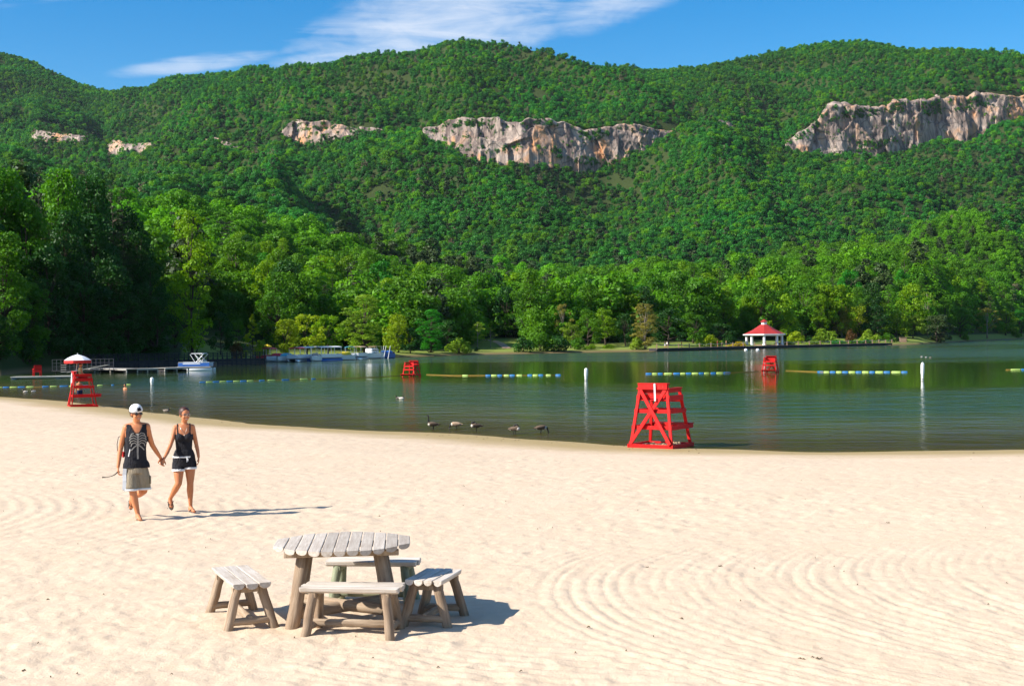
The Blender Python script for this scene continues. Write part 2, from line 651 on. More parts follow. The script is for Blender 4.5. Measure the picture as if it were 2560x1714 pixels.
def sand_base(X, Y):
    d = shore_dist(X, Y)
    d = d + 0.35 * fbm(X * 0.35, Y * 0.35, 3, 3) + 0.8 * fbm(X * 0.09, Y * 0.09, 7, 2)
    return np.interp(d, [-90, -25, -10, -3, 0, 2.0, 5, 10, 18, 26], [-6, -2.6, -1.35, -0.88, -0.705, -0.63, -0.48, -0.25, -0.05, 0.0]), d


def sand_z(X, Y):
    X = np.asarray(X, float)
    Y = np.asarray(Y, float)
    z, d = sand_base(X, Y)
    dry = np.clip((d - 2.0) / 4.0, 0, 1)
    # raked tracks: C-shaped sweeps at the right, long flat passes farther out, a turn at the far left
    pr = X - 0.11 * (Y - 14.3) ** 2 + 0.05 * fbm(X * 0.5, Y * 0.5, 12, 3)
    m1 = np.clip((X + 0.4) / 1.2, 0, 1) * np.clip((19.6 - Y) / 2.5, 0, 1) * np.clip((pr + 0.6) / 0.6, 0, 1)
    m1 = m1 * 0.9 * np.clip(0.0 + 1.7 * vnoise(X * 0.55, Y * 0.45, 77), 0.2, 1.3)
    z = z + dry * m1 * 0.0060 * np.clip(0.05 + 1.5 * vnoise(pr * 5.0 + 3, Y * 0.9 + X * 0.3, 84), 0.05, 1.3) * (1.2 - 2 * (0.5 + 0.5 * np.sin(2 * math.pi * pr / 0.175)) ** 2.5)
    p2_ = Y - 0.16 * X - 0.006 * X * X + 0.2 * fbm(X * 0.3, Y * 0.5, 14, 3)
    m2 = np.clip((Y - 16.5) / 3, 0, 1) * np.clip((33 - Y) / 6, 0, 1) * np.clip((X + 3) / 3, 0, 1) * vnoise(X * 0.25, p2_ * 0.9, 18)
    z = z + dry * m2 * 0.007 * np.sin(2 * math.pi * p2_ / 0.34)
    p3_ = X + 0.10 * (Y - 21.0) ** 2 * 0.9 + 0.10 * fbm(X * 0.4, Y * 0.4, 21, 3)
    m3 = np.clip((-3.8 - X) / 1.0, 0, 1) * np.clip((26 - Y) / 3, 0, 1) * np.clip((Y - 16) / 2, 0, 1)
    z = z + dry * m3 * 0.0055 * np.sin(2 * math.pi * p3_ / 0.30) * (0.3 + vnoise(p3_ * 0.8, Y * 0.3, 25))
    p4 = Y + 0.45 * X - 0.10 * X * X + 0.1 * fbm(X, Y, 41, 3)
    m4 = np.clip((12.3 - Y) / 0.8, 0, 1) * np.clip((X + 2.2) / 1, 0, 1) * np.clip((2.5 - X) / 1.5, 0, 1)
    z = z + m4 * 0.006 * np.sin(2 * math.pi * p4 / 0.2)
    # trampled, lumpy sand
    z = z + dry * 0.014 * fbm(X * 1.7, Y * 1.7, 51, 3) * (0.4 + 0.9 * vnoise(X * 0.25, Y * 0.25, 60))
    z = z + dry * 0.023 * fbm(X * 5.0, Y * 5.0, 55, 3) * (0.25 + 0.9 * vnoise(X * 0.4 + 9, Y * 0.4, 66))
    z = z + 0.05 * dry * fbm(X * 0.12, Y * 0.12, 70, 3)
    # footprints
    for sc, sd in ((1.5, 81), (2.3, 83)):
        gx, gy = np.floor(X * sc), np.floor(Y * sc * 0.8)
        jx, jy = _hash(gx, gy, sd), _hash(gx, gy, sd + 1)
        on = (_hash(gx, gy, sd + 2) < 0.62)
        an = _hash(gx, gy, sd + 3) * 3.14
        u = (X - (gx + 0.25 + 0.5 * jx) / sc)
        v = (Y - (gy + 0.25 + 0.5 * jy) / (sc * 0.8))
        uu, vv = u * np.cos(an) + v * np.sin(an), -u * np.sin(an) + v * np.cos(an)
        q = (uu / 0.15) ** 2 + (vv / 0.085) ** 2
        z = z + np.where(on, dry * (1 - 0.8 * np.clip(m1, 0, 1)) * 0.009 * (-np.exp(-q) + 0.55 * np.exp(-((q - 1.9) ** 2) * 1.2)), 0)
    return z


def sz(x, y):
    return float(sand_base(np.array([float(x)]), np.array([float(y)]))[0][0])


nA, nR = 720, 760
ang = np.linspace(R(-34), R(34), nA)
rr = np.exp(np.linspace(math.log(6.0), math.log(130.0), nR))
AX = np.tan(ang)[None, :] * rr[:, None]
AY = np.repeat(rr[:, None], nA, 1)
AZ = sand_z(AX, AY)
AD = sand_base(AX, AY)[1]

t = NT("sand")
pos = t.n('ShaderNodeNewGeometry').outputs['Position']
inl = t.n('ShaderNodeAttribute', attribute_name='inland').outputs['Fac']
grain = t.noise(38.0, 4, 0.7, vec=pos)
patch = t.noise(0.55, 5, 0.6, vec=pos)
fine = t.noise(6.5, 5, 0.65, vec=pos)
c = t.mix(patch, (0.575, 0.435, 0.302), (0.66, 0.525, 0.385))
c = t.mix(t.math('MULTIPLY', t.math('SUBTRACT', fine, 0.42, clamp=True), 1.5, clamp=True), c, (0.54, 0.405, 0.265))
c = t.mix(t.math('MULTIPLY', t.math('SUBTRACT', grain, 0.60, clamp=True), 3.0, clamp=True), c, (0.36, 0.27, 0.17))
inn = t.math('ADD', inl, t.math('MULTIPLY', t.math('SUBTRACT', patch, 0.5), 2.2))
wet = t.n('ShaderNodeMapRange', {0: inn, 1: 1.8, 2: 5.0, 3: 1.0, 4: 0.0}).outputs[0]
c = t.mix(wet, c, t.mix(fine, (0.32, 0.225, 0.090), (0.43, 0.32, 0.15)))
under = t.n('ShaderNodeMapRange', {0: inl, 1: -2.5, 2: 0.0, 3: 1.0, 4: 0.0}).outputs[0]
c = t.mix(under, c, (0.12, 0.085, 0.04))
p = t.n('ShaderNodeBsdfPrincipled', {'Base Color': c, 'Roughness': t.math('SUBTRACT', 0.95, t.math('MULTIPLY', wet, 0.35)), 'Specular IOR Level': 0.2})
hb = t.math('ADD', t.math('MULTIPLY', t.noise(14.0, 5, 0.6, vec=pos), 1.0), t.math('MULTIPLY', t.noise(60.0, 3, 0.6, vec=pos), 0.35))
t.set(p, 'Normal', t.bump(hb, 0.55, 0.024))
M_SAND = t.out(p.outputs[0])
beach = link("beach", grid_mesh("beach", AX, AY, AZ, {"inland": AD}), M_SAND)
tag(beach, "pale raked sand beach sloping down to the lake", None, None, "structure")
# coarse sheet all round and below, out to the horizon (lake bed, ground behind the viewer)
gx = np.concatenate([np.linspace(-9000, -300, 12), np.linspace(-200, 200, 81), np.linspace(300, 9000, 12)])
gy = np.concatenate([np.linspace(-3000, -60, 8), np.linspace(-40, 160, 61), np.linspace(220, 9000, 16)])
GX, GY = np.meshgrid(gx, gy)
GZ, GD = sand_base(GX, GY)
ground = link("ground", grid_mesh("ground", GX, GY, GZ - 0.16, {"inland": GD}), M_SAND)
tag(ground, "sandy ground and lake bed under the water", None, None, "structure")

# ================================================================ lake
wang = np.linspace(R(-62), R(62), 260)
wr = np.exp(np.linspace(math.log(18.0), math.log(4200.0), 330))
WX = np.tan(wang)[None, :] * wr[:, None]
WY = np.repeat(wr[:, None], len(wang), 1)
WD = -sand_base(WX, WY)[1]
t = NT("lake_water")
pos = t.n('ShaderNodeNewGeometry').outputs['Position']
dep = t.n('ShaderNodeAttribute', attribute_name='off_shore').outputs['Fac']
sp = t.n('ShaderNodeSeparateXYZ', {0: pos})
wob = t.noise(0.028, 3, 0.5, vec=pos, stretch=(0.35, 1.0, 1.0))
# wind lanes: rippled near the sand, a calm lane by the floats, rippled again farther out
dd = t.math('ADD', dep, t.math('MULTIPLY', t.math('SUBTRACT', wob, 0.5), 46.0))
near_rip = t.n('ShaderNodeMapRange', {0: dd, 1: 24.0, 2: 44.0, 3: 1.0, 4: 0.0}, interpolation_type='SMOOTHSTEP').outputs[0]
far_rip = t.n('ShaderNodeMapRange', {0: dd, 1: 92.0, 2: 120.0, 3: 0.0, 4: 1.0}, interpolation_type='SMOOTHSTEP').outputs[0]
lanes = t.noise(0.012, 4, 0.6, vec=pos, stretch=(0.25, 1.0, 1.0))
far_rip = t.math('MULTIPLY', far_rip, t.math('ADD', 0.15, t.n('ShaderNodeMapRange', {0: lanes, 1: 0.40, 2: 0.56, 3: 0.0, 4: 0.9}).outputs[0]))
rip = t.math('MAXIMUM', near_rip, far_rip)
w1 = t.noise(2.6, 4, 0.6, vec=pos, stretch=(0.45, 1.0, 1.0))
w2 = t.noise(0.75, 3, 0.55, vec=pos, stretch=(0.5, 1.0, 1.0))
w3 = t.noise(0.42, 3, 0.6, vec=pos, stretch=(0.6, 1.0, 1.0), dist=0.4)
wh = t.math('ADD', t.math('ADD', t.math('MULTIPLY', w1, 0.35), t.math('MULTIPLY', w2, 0.9)), t.math('MULTIPLY', w3, 2.2))
nrm = t.bump(wh, t.math('ADD', 0.03, t.math('ADD', t.math('MULTIPLY', near_rip, 0.42), t.math('MULTIPLY', far_rip, 0.95))), 0.30)
deepc = t.mix(t.n('ShaderNodeMapRange', {0: dep, 1: 1.5, 2: 18.0, 3: 0.0, 4: 1.0}).outputs[0], (0.125, 0.095, 0.032), (0.034, 0.058, 0.013))
pb = t.n('ShaderNodeBsdfPrincipled', {'Base Color': deepc, 'IOR': 1.333, 'Specular IOR Level': 0.5,
                                     'Roughness': t.math('ADD', 0.05, t.math('MULTIPLY', rip, 0.08)), 'Normal': nrm})
tr = t.n('ShaderNodeBsdfTransparent', {'Color': (0.72, 0.70, 0.50, 1)})
sha = t.n('ShaderNodeMapRange', {0: dep, 1: 0.0, 2: 11.0, 3: 0.95, 4: 0.0}).outputs[0]
lw = t.n('ShaderNodeLayerWeight', {'Blend': 0.25, 'Normal': nrm}).outputs['Fresnel']
sha = t.math('MULTIPLY', sha, t.math('SUBTRACT', 1.0, t.math('MULTIPLY', lw, 0.75)))
mx = t.n('ShaderNodeMixShader', {0: sha, 1: pb.outputs[0], 2: tr.outputs[0]})
M_WATER = t.out(mx.outputs[0])
water = link("lake", grid_mesh("lake", WX, WY, np.full(WX.shape, WATER), {"off_shore": WD}), M_WATER)
tag(water, "calm green lake water with rippled lanes", None, None, "structure")

# ================================================================ rock cliffs
t = NT("cliff_rock")
pos = t.n('ShaderNodeNewGeometry').outputs['Position']
st = t.noise(0.085, 6, 0.65, vec=pos, stretch=(1.0, 0.5, 0.16), dist=0.6)
fine = t.noise(0.35, 5, 0.7, vec=pos, stretch=(1.0, 1.0, 0.35))
pat = t.noise(0.018, 4, 0.6, vec=pos)
c = t.mix(t.n('ShaderNodeMapRange', {0: st, 1: 0.38, 2: 0.60}).outputs[0], (0.125, 0.092, 0.080), (0.44, 0.345, 0.280))
c = t.mix(t.math('MULTIPLY', t.math('SUBTRACT', fine, 0.52, clamp=True), 3.0, clamp=True), c, (0.09, 0.075, 0.07))
org = t.math('MULTIPLY', t.n('ShaderNodeMapRange', {0: pat, 1: 0.46, 2: 0.58}).outputs[0], t.n('ShaderNodeMapRange', {0: st, 1: 0.44, 2: 0.58}).outputs[0])
c = t.mix(t.math('MULTIPLY', org, 0.85), c, (0.52, 0.24, 0.09))
crk = t.n('ShaderNodeTexVoronoi', {'Vector': t.n('ShaderNodeMapping', {'Vector': pos, 'Scale': (1.0, 0.7, 0.7), 'Rotation': (0.3, 0.5, 0.2)}).outputs[0], 'Scale': 0.045}, feature='DISTANCE_TO_EDGE').outputs[0]
c = t.mix(t.n('ShaderNodeMapRange', {0: crk, 1: 0.0, 2: 0.035, 3: 0.75, 4: 0.0}).outputs[0], c, (0.055, 0.05, 0.04))
p = t.n('ShaderNodeBsdfPrincipled', {'Base Color': c, 'Roughness': 0.9, 'Specular IOR Level': 0.2,
                                    'Normal': t.bump(t.math('ADD', fine, st), 0.6, 2.0)})
M_ROCK = t.out(p.outputs[0])
ccols = np.arange(40, 3000, 2.0)
gap = f_cb(ccols) - f_ct(ccols)
runs, cur = [], []
for i, g in enumerate(gap):
    if g > 11:
        cur.append(i)
    elif cur:
        runs.append(cur)
        cur = []
if cur:
    runs.append(cur)
LEDGE = []


def facets(X, Z, cell, seed, tilt, off):
    """tilted slabs meeting at sharp edges: nearest-cell planes"""
    gx, gz_ = np.floor(X / cell), np.floor(Z / cell)
    best = np.full(X.shape, 1e9)
    out = np.zeros(X.shape)
    for i in (-1, 0, 1):
        for j in (-1, 0, 1):
            cx_, cz_ = gx + i, gz_ + j
            px_ = (cx_ + _hash(cx_, cz_, seed)) * cell
            pz_ = (cz_ + _hash(cx_, cz_, seed + 1)) * cell
            dx_, dz_ = X - px_, Z - pz_
            d_ = dx_ * dx_ + dz_ * dz_ * 0.45 + dx_ * dz_ * 0.5
            v_ = (_hash(cx_, cz_, seed + 2) - 0.5) * off + dx_ * (_hash(cx_, cz_, seed + 3) - 0.5) * tilt + dz_ * (_hash(cx_, cz_, seed + 4) - 0.35) * tilt * 0.7
            out = np.where(d_ < best, v_, out)
            best = np.minimum(best, d_)
    return out


names = {0: "low grey cliff band high on the far left slope", 1: "short rock face above the lakeside wood",
         2: "slanting rock slab left of the long central cliff", 3: "thin grey cliff ledge at the left end of the central cliffs",
         4: "small pale rock knob beside the orange cliff", 5: "long orange streaked cliff across the middle of the mountain",
         6: "small isolated rock outcrop between the two large cliffs", 7: "great pale granite cliff on the right mountain"}
for ri, run in enumerate(runs):
    if len(run) < 6:
        continue
    px = ccols[run]
    nrow = 46
    tt = np.linspace(-0.10, 1.12, nrow)[:, None]
    jag_t = 13 * fbm(px * 0.02, px * 0, 190, 4) + 4
    jag_b = 16 * fbm(px * 0.017, px * 0 + 5, 195, 4)
    Yc = f_yc(px)[None, :] / K
    zb = zray(px, f_cb(px) + jag_b, Yc[0])[None, :]
    zt_ = np.maximum(zray(px, f_ct(px) + jag_t, Yc[0] + 26)[None, :], zb + 3)
    Z = zb + (zt_ - zb) * tt
    X = (px - CX)[None, :] / FPX * Yc
    edge = np.minimum(np.arange(len(px)), np.arange(len(px))[::-1])[None, :] / 7.0
    edge = np.clip(edge, 0, 1)
    big = 1 - 2 * np.abs(fbm(X * 0.011 + Z * 0.004, Z * 0.006, 140, 2))
    rib = 1 - 2 * np.abs(fbm(X * 0.045 + Z * 0.006, Z * 0.010, 150, 3))
    ledge = fbm(X * 0.02, Z * 0.07, 160, 3)
    Y = Yc + 26 * np.clip(tt, 0, 1) - 7 - (4 * big + 1.8 * rib + 2 * ledge + facets(X, Z, 46.0, 400, 0.62, 6.5) + facets(X, Z, 15.0, 420, 0.45, 2.2) + 1.2 * fbm(X * 0.2, Z * 0.15, 170, 2)) * edge
    Y = Y + np.clip(tt - 1.0, 0, 1) * 300 + (1 - edge) * 14 - 9
    Z = Z + np.where(tt > 0.9, 3.0 * fbm(X * 0.06, Z * 0, 180, 2), 0) + np.where(tt < 0.06, -14, 0)
    X = (px - CX)[None, :] / FPX * Y
    sel = ((ledge > (0.12 if px[0] > 1000 else -0.10)) | (tt < 0.20) | (tt > 0.88)) & (tt > 0.0) & (tt < 1.0) & (vnoise(X * 0.35, Z * 0.35, 200) > 0.62)
    sel2 = ((tt < 0.26) | (tt > 0.78)) & (tt > 0.0) & (tt < 1.08) & (vnoise(X * 0.045, Z * 0.06 + 7, 210) > 0.52) & (vnoise(X * 0.6, Z * 0.6, 211) > 0.58)
    LEDGE.append(np.stack([X[sel2], Y[sel2] - 1.0, Z[sel2] - 4.5], -1))
    LEDGE.append(np.stack([X[sel], Y[sel] + 1.0, Z[sel] - 3.0], -1)[::(2 if px[0] > 1000 else 1)])
    cl = link("rock_cliff", grid_mesh("rock_cliff", X, Y, Z, smooth=False), M_ROCK)
    tag(cl, names.get(ri, "grey rock face on the wooded mountain slope"), None, None, "structure")

# ================================================================ foliage
def leaf_cloud(rng, clumps, n, leaf, flat=0.35, droop=0.0):
    """n leaf-spray quads on the surfaces of clumps [(centre, radius)]"""
    cl = np.array([c for c, r in clumps], float)
    rd = np.array([r if np.ndim(r) else (r, r, r) for c, r in clumps], float)
    wgt = rd[:, 0] * rd[:, 2]
    idx = rng.choice(len(cl), n, p=wgt / wgt.sum())
    d = rng.normal(size=(n, 3))
    d[:, 2] = d[:, 2] * 0.9 + 0.25
    d /= np.linalg.norm(d, axis=1)[:, None]
    rad = rng.uniform(0.72, 1.10, n)[:, None]
    pos_ = cl[idx] + d * rd[idx] * rad
    pos_[:, 2] -= droop * rng.random(n) * rd[idx][:, 2]
    nr = d + rng.normal(size=(n, 3)) * 0.55 + np.array([0, 0, flat])
    nr /= np.linalg.norm(nr, axis=1)[:, None]
    a = np.cross(nr, rng.normal(size=(n, 3)))
    a /= np.linalg.norm(a, axis=1)[:, None]
    b = np.cross(nr, a)
    s_ = leaf * rng.uniform(0.55, 1.35, n)[:, None]
    el = rng.uniform(0.6, 1.0, n)[:, None]
    bend = nr * s_ * 0.25
    q = np.stack([pos_ - a * s_ * 0.5, pos_ - b * s_ * 0.45 * el + bend, pos_ + a * s_ * 0.5, pos_ + b * s_ * 0.45 * el + bend * 0.4], 1)
    ct = rng.random(len(cl))
    tint = np.clip(ct[idx] * 0.75 + rng.random(n) * 0.3, 0, 1)
    return q, tint


def quads_mesh(name, q, tint, extra=None):
    n = len(q)
    me = bpy.data.meshes.new(name)
    me.vertices.add(n * 4)
    me.vertices.foreach_set("co", q.astype(np.float32).ravel())
    me.loops.add(n * 4)
    me.loops.foreach_set("vertex_index", np.arange(n * 4, dtype=np.int32))
    me.polygons.add(n)
    me.polygons.foreach_set("loop_start", np.arange(0, n * 4, 4, dtype=np.int32))
    me.update(calc_edges=True)
    a = me.attributes.new("tint", 'FLOAT', 'POINT')
    a.data.foreach_set("value", np.repeat(tint, 4).astype(np.float32))
    return me


LM = {
    'bright': leaf_mat("leaf_bright", (0.085, 0.200, 0.010), (0.230, 0.400, 0.022)),
    'mid': leaf_mat("leaf_mid", (0.034, 0.130, 0.011), (0.130, 0.300, 0.020)),
    'deep': leaf_mat("leaf_deep", (0.009, 0.050, 0.008), (0.038, 0.125, 0.014), 0.22),  # dark green; on the left wood it carries the shade
    'emerald': leaf_mat("leaf_emerald", (0.018, 0.140, 0.014), (0.058, 0.290, 0.024)),
    'olive': leaf_mat("leaf_olive", (0.105, 0.200, 0.020), (0.270, 0.410, 0.042)),
    'tan': leaf_mat("leaf_tan", (0.180, 0.185, 0.036), (0.360, 0.330, 0.080)),
    'yellow': leaf_mat("leaf_yellow", (0.170, 0.260, 0.014), (0.330, 0.440, 0.028)),
    'pine': leaf_mat("leaf_pine", (0.020, 0.050, 0.014), (0.064, 0.098, 0.026), 0.12),
    'rust': leaf_mat("leaf_rust", (0.085, 0.055, 0.018), (0.16, 0.085, 0.030)),
    'gold': leaf_mat("leaf_gold", (0.40, 0.32, 0.012), (0.55, 0.45, 0.025)),
    'forest': leaf_mat("leaf_forest", (0.007, 0.070, 0.014), (0.068, 0.285, 0.036), 0.36),
    'forest_light': leaf_mat("leaf_forest_light", (0.040, 0.150, 0.012), (0.180, 0.420, 0.024), 0.38),
    'dead': leaf_mat("leaf_dead", (0.10, 0.085, 0.050), (0.20, 0.17, 0.10), 0.1),
}
M_BARK = pmat("bark", (0.085, 0.06, 0.042), (0.030, 0.022, 0.016), 2.0, 0.95, (1, 1, 0.25), 0.5, 0.05)
M_BARK_PALE = pmat("bark_pale", (0.30, 0.26, 0.20), (0.14, 0.11, 0.085), 1.5, 0.9, (1, 1, 0.25))


ASPECT = {'round': 1.3, 'tall': 2.3, 'cone': 1.6, 'willow': 1.15, 'pine': 2.6, 'sparse': 1.6, 'shrub': 0.75, 'oak': 2.2}


def tree_meshes(kind, seed):
    """unit tree: height 1, crown width about 1 -> (trunk mesh, crown mesh)"""
    rng = np.random.default_rng(seed)
    prng = random.Random(seed)
    tr = MB()
    clumps = []
    nleaf, leaf, droop = 3200, 0.047, 0.0
    z0 = 0.18
    if kind == 'round':
        for _ in range(34):
            h = rng.random() ** 0.8
            w = 0.44 * math.sin(math.pi * (0.16 + 0.80 * h)) ** 0.7 * (0.65 + 0.45 * rng.random())
            a = rng.random() * 6.283
            r = rng.uniform(0.085, 0.15)
            clumps.append(((math.cos(a) * w, math.sin(a) * w, 0.11 + 0.79 * h), (r, r, r * 0.75)))
    elif kind == 'tall':
        z0 = 0.14
        nleaf, leaf = 5600, 0.040
        for i in range(78):
            h = i / 77
            w = 0.42 * (math.sin(math.pi * (0.14 + 0.78 * h)) ** 0.8) * rng.uniform(0.35, 1.0)
            a = rng.random() * 6.283
            r = rng.uniform(0.07, 0.13)
            clumps.append(((math.cos(a) * w, math.sin(a) * w, 0.08 + 0.87 * h), (r * 1.15, r * 1.15, r * 0.55)))
    elif kind == 'oak':
        z0 = 0.10
        nleaf, leaf = 6200, 0.052
        for i in range(72):
            h = rng.random()
            w = 0.46 * (math.sin(math.pi * (0.10 + 0.80 * h)) ** 0.6) * rng.uniform(0.3, 1.0)
            a = rng.random() * 6.283
            r = rng.uniform(0.09, 0.19)
            clumps.append(((math.cos(a) * w, math.sin(a) * w, 0.06 + 0.87 * h), (r, r, r * 0.8)))
    elif kind == 'cone':
        z0 = 0.08
        for i in range(44):
            h = i / 43
            w = 0.46 * (1 - h) ** 0.8 * rng.uniform(0.5, 1.0)
            a = rng.random() * 6.283
            r = rng.uniform(0.06, 0.11) * (1.1 - 0.6 * h)
            clumps.append(((math.cos(a) * w, math.sin(a) * w, 0.08 + 0.87 * h), (r, r, r * 0.7)))
    elif kind == 'willow':
        droop = 1.0
        nleaf, leaf = 2800, 0.04
        for _ in range(34):
            h = rng.random()
            w = 0.42 * (1 - 0.6 * h ** 2) * rng.uniform(0.5, 1.0)
            a = rng.random() * 6.283
            r = rng.uniform(0.08, 0.13)
            clumps.append(((math.cos(a) * w, math.sin(a) * w, 0.20 + 0.68 * h), (r, r, r * 1.25)))
    elif kind == 'pine':
        z0 = 0.30
        nleaf, leaf = 2400, 0.034
        for i in range(16):
            h = i / 15
            for k in range(4):
                a = rng.random() * 6.283
                L = (0.10 + 0.36 * (1 - h) ** 0.7) * rng.uniform(0.5, 1.1)
                zc = 0.30 + 0.66 * h
                clumps.append(((math.cos(a) * L, math.sin(a) * L, zc + rng.uniform(-.015, .02)), (0.11 * (1.15 - 0.6 * h), 0.11 * (1.15 - 0.6 * h), 0.022)))
                if k < 2:
                    tr.tube([(0, 0, zc - 0.02), (math.cos(a) * L, math.sin(a) * L, zc)], [0.006, 0.002], 4)
    elif kind == 'sparse':
        z0 = 0.25
        nleaf, leaf = 1500, 0.036
        for _ in range(24):
            h = rng.random()
            w = 0.40 * rng.uniform(0.3, 1.0) * math.sin(math.pi * (0.2 + 0.7 * h))
            a = rng.random() * 6.283
            r = rng.uniform(0.05, 0.10)
            clumps.append(((math.cos(a) * w, math.sin(a) * w, 0.30 + 0.64 * h), (r, r, r * 0.7)))
    elif kind == 'shrub':
        z0 = 0.02
        nleaf, leaf = 1300, 0.075
        for _ in range(20):
            h = rng.random()
            w = 0.42 * math.sqrt(max(0.05, 1 - h * h)) * rng.uniform(0.4, 1.0)
            a = rng.random() * 6.283
            r = rng.uniform(0.13, 0.22)
            clumps.append(((math.cos(a) * w, math.sin(a) * w, 0.08 + 0.72 * h), (r * 0.8, r * 0.8, r)))
    A = ASPECT[kind]
    tc2 = [((c[0], c[1], c[2] * A), (r[0], r[1], r[2])) for c, r in clumps]
    q, tint = leaf_cloud(rng, tc2, nleaf, leaf, droop=droop)
    q[:, :, 2] /= A
    # trunk with limbs reaching into the clumps
    hgt = 0.5 if kind in ('round', 'willow', 'shrub') else 0.93
    rt = {'round': 0.026, 'tall': 0.020, 'pine': 0.013, 'cone': 0.018, 'willow': 0.028, 'sparse': 0.020, 'shrub': 0.03, 'oak': 0.03}[kind]
    nseg = 6
    pts = [(prng.uniform(-.012, .012) * i, prng.uniform(-.012, .012) * i, hgt * i / nseg) for i in range(nseg + 1)]
    tr.tube(pts, [rt * (1.35 if i == 0 else 1) * (1 - 0.8 * i / nseg) + 0.002 for i in range(nseg + 1)], 7)
    if kind != 'pine':
        for i in range(0, len(clumps), 2):
            c = clumps[i][0]
            zs = max(z0 * 0.8, min(hgt * 0.95, c[2] * 0.68))
            j = min(nseg, int(zs / hgt * nseg))
            b = Vector(pts[j])
            mid = b.lerp(Vector(c), 0.5) + Vector((0, 0, -0.02))
            tr.tube([b, mid, c], [rt * 0.38, rt * 0.24, rt * 0.08], 4)
    return tr.mesh("trunk", True), quads_mesh("crown", q, tint)


TREE = {}
for kd, cnt in (('round', 5), ('tall', 3), ('cone', 2), ('willow', 3), ('pine', 3), ('sparse', 2), ('shrub', 3), ('oak', 4)):
    TREE[kd] = [tree_meshes(kd, 100 + 7 * i + hash_) for i in range(cnt) for hash_ in [len(kd) * 31]]
_tn = [0]


def tree(kind, mat, base, height, width, name="tree", label=None, group=None, cat="tree", bark=None, rz=None):
    _tn[0] += 1
    rng = random.Random(_tn[0] * 13 + 5)
    tm, cm = TREE[kind][rng.randrange(len(TREE[kind]))]
    o = empty(name, base, rng.uniform(0, 6.28) if rz is None else rz)
    o.scale = (width, width, height)
    for nm, me, m in (("trunk", tm, bark or M_BARK), ("crown", cm, LM[mat])):
        c = bpy.data.objects.new(nm, me)
        COL.objects.link(c)
        if len(me.materials) == 0:
            me.materials.append(m)
        c.material_slots[0].link = 'OBJECT'
        c.material_slots[0].material = m
        c.parent = o
    tag(o, label, cat, group)
    return o


def shore_tree(x, yb, yt, w, kind, mat, label, back=14.0, name="tree", cat="tree", group="trees along the far shore", bark=None):
    """x, base row, top row, width measured on the photograph; back = metres behind the waterline"""
    px = x * K
    S = float(controls(np.array([px]))[2][0])
    Y = S + back
    X = (px - CX) / FPX * Y
    zg = terr(X, Y)
    top = float(zray(px, yt * K, Y))
    h = max(top - zg, 1.0)
    if kind == 'round' and h > 1.7 * w * K * Y / FPX:
        kind = 'oak'
    return tree(kind, mat, (X, Y, zg - 0.1), h, w * K * Y / FPX, name, label, group, cat, bark)


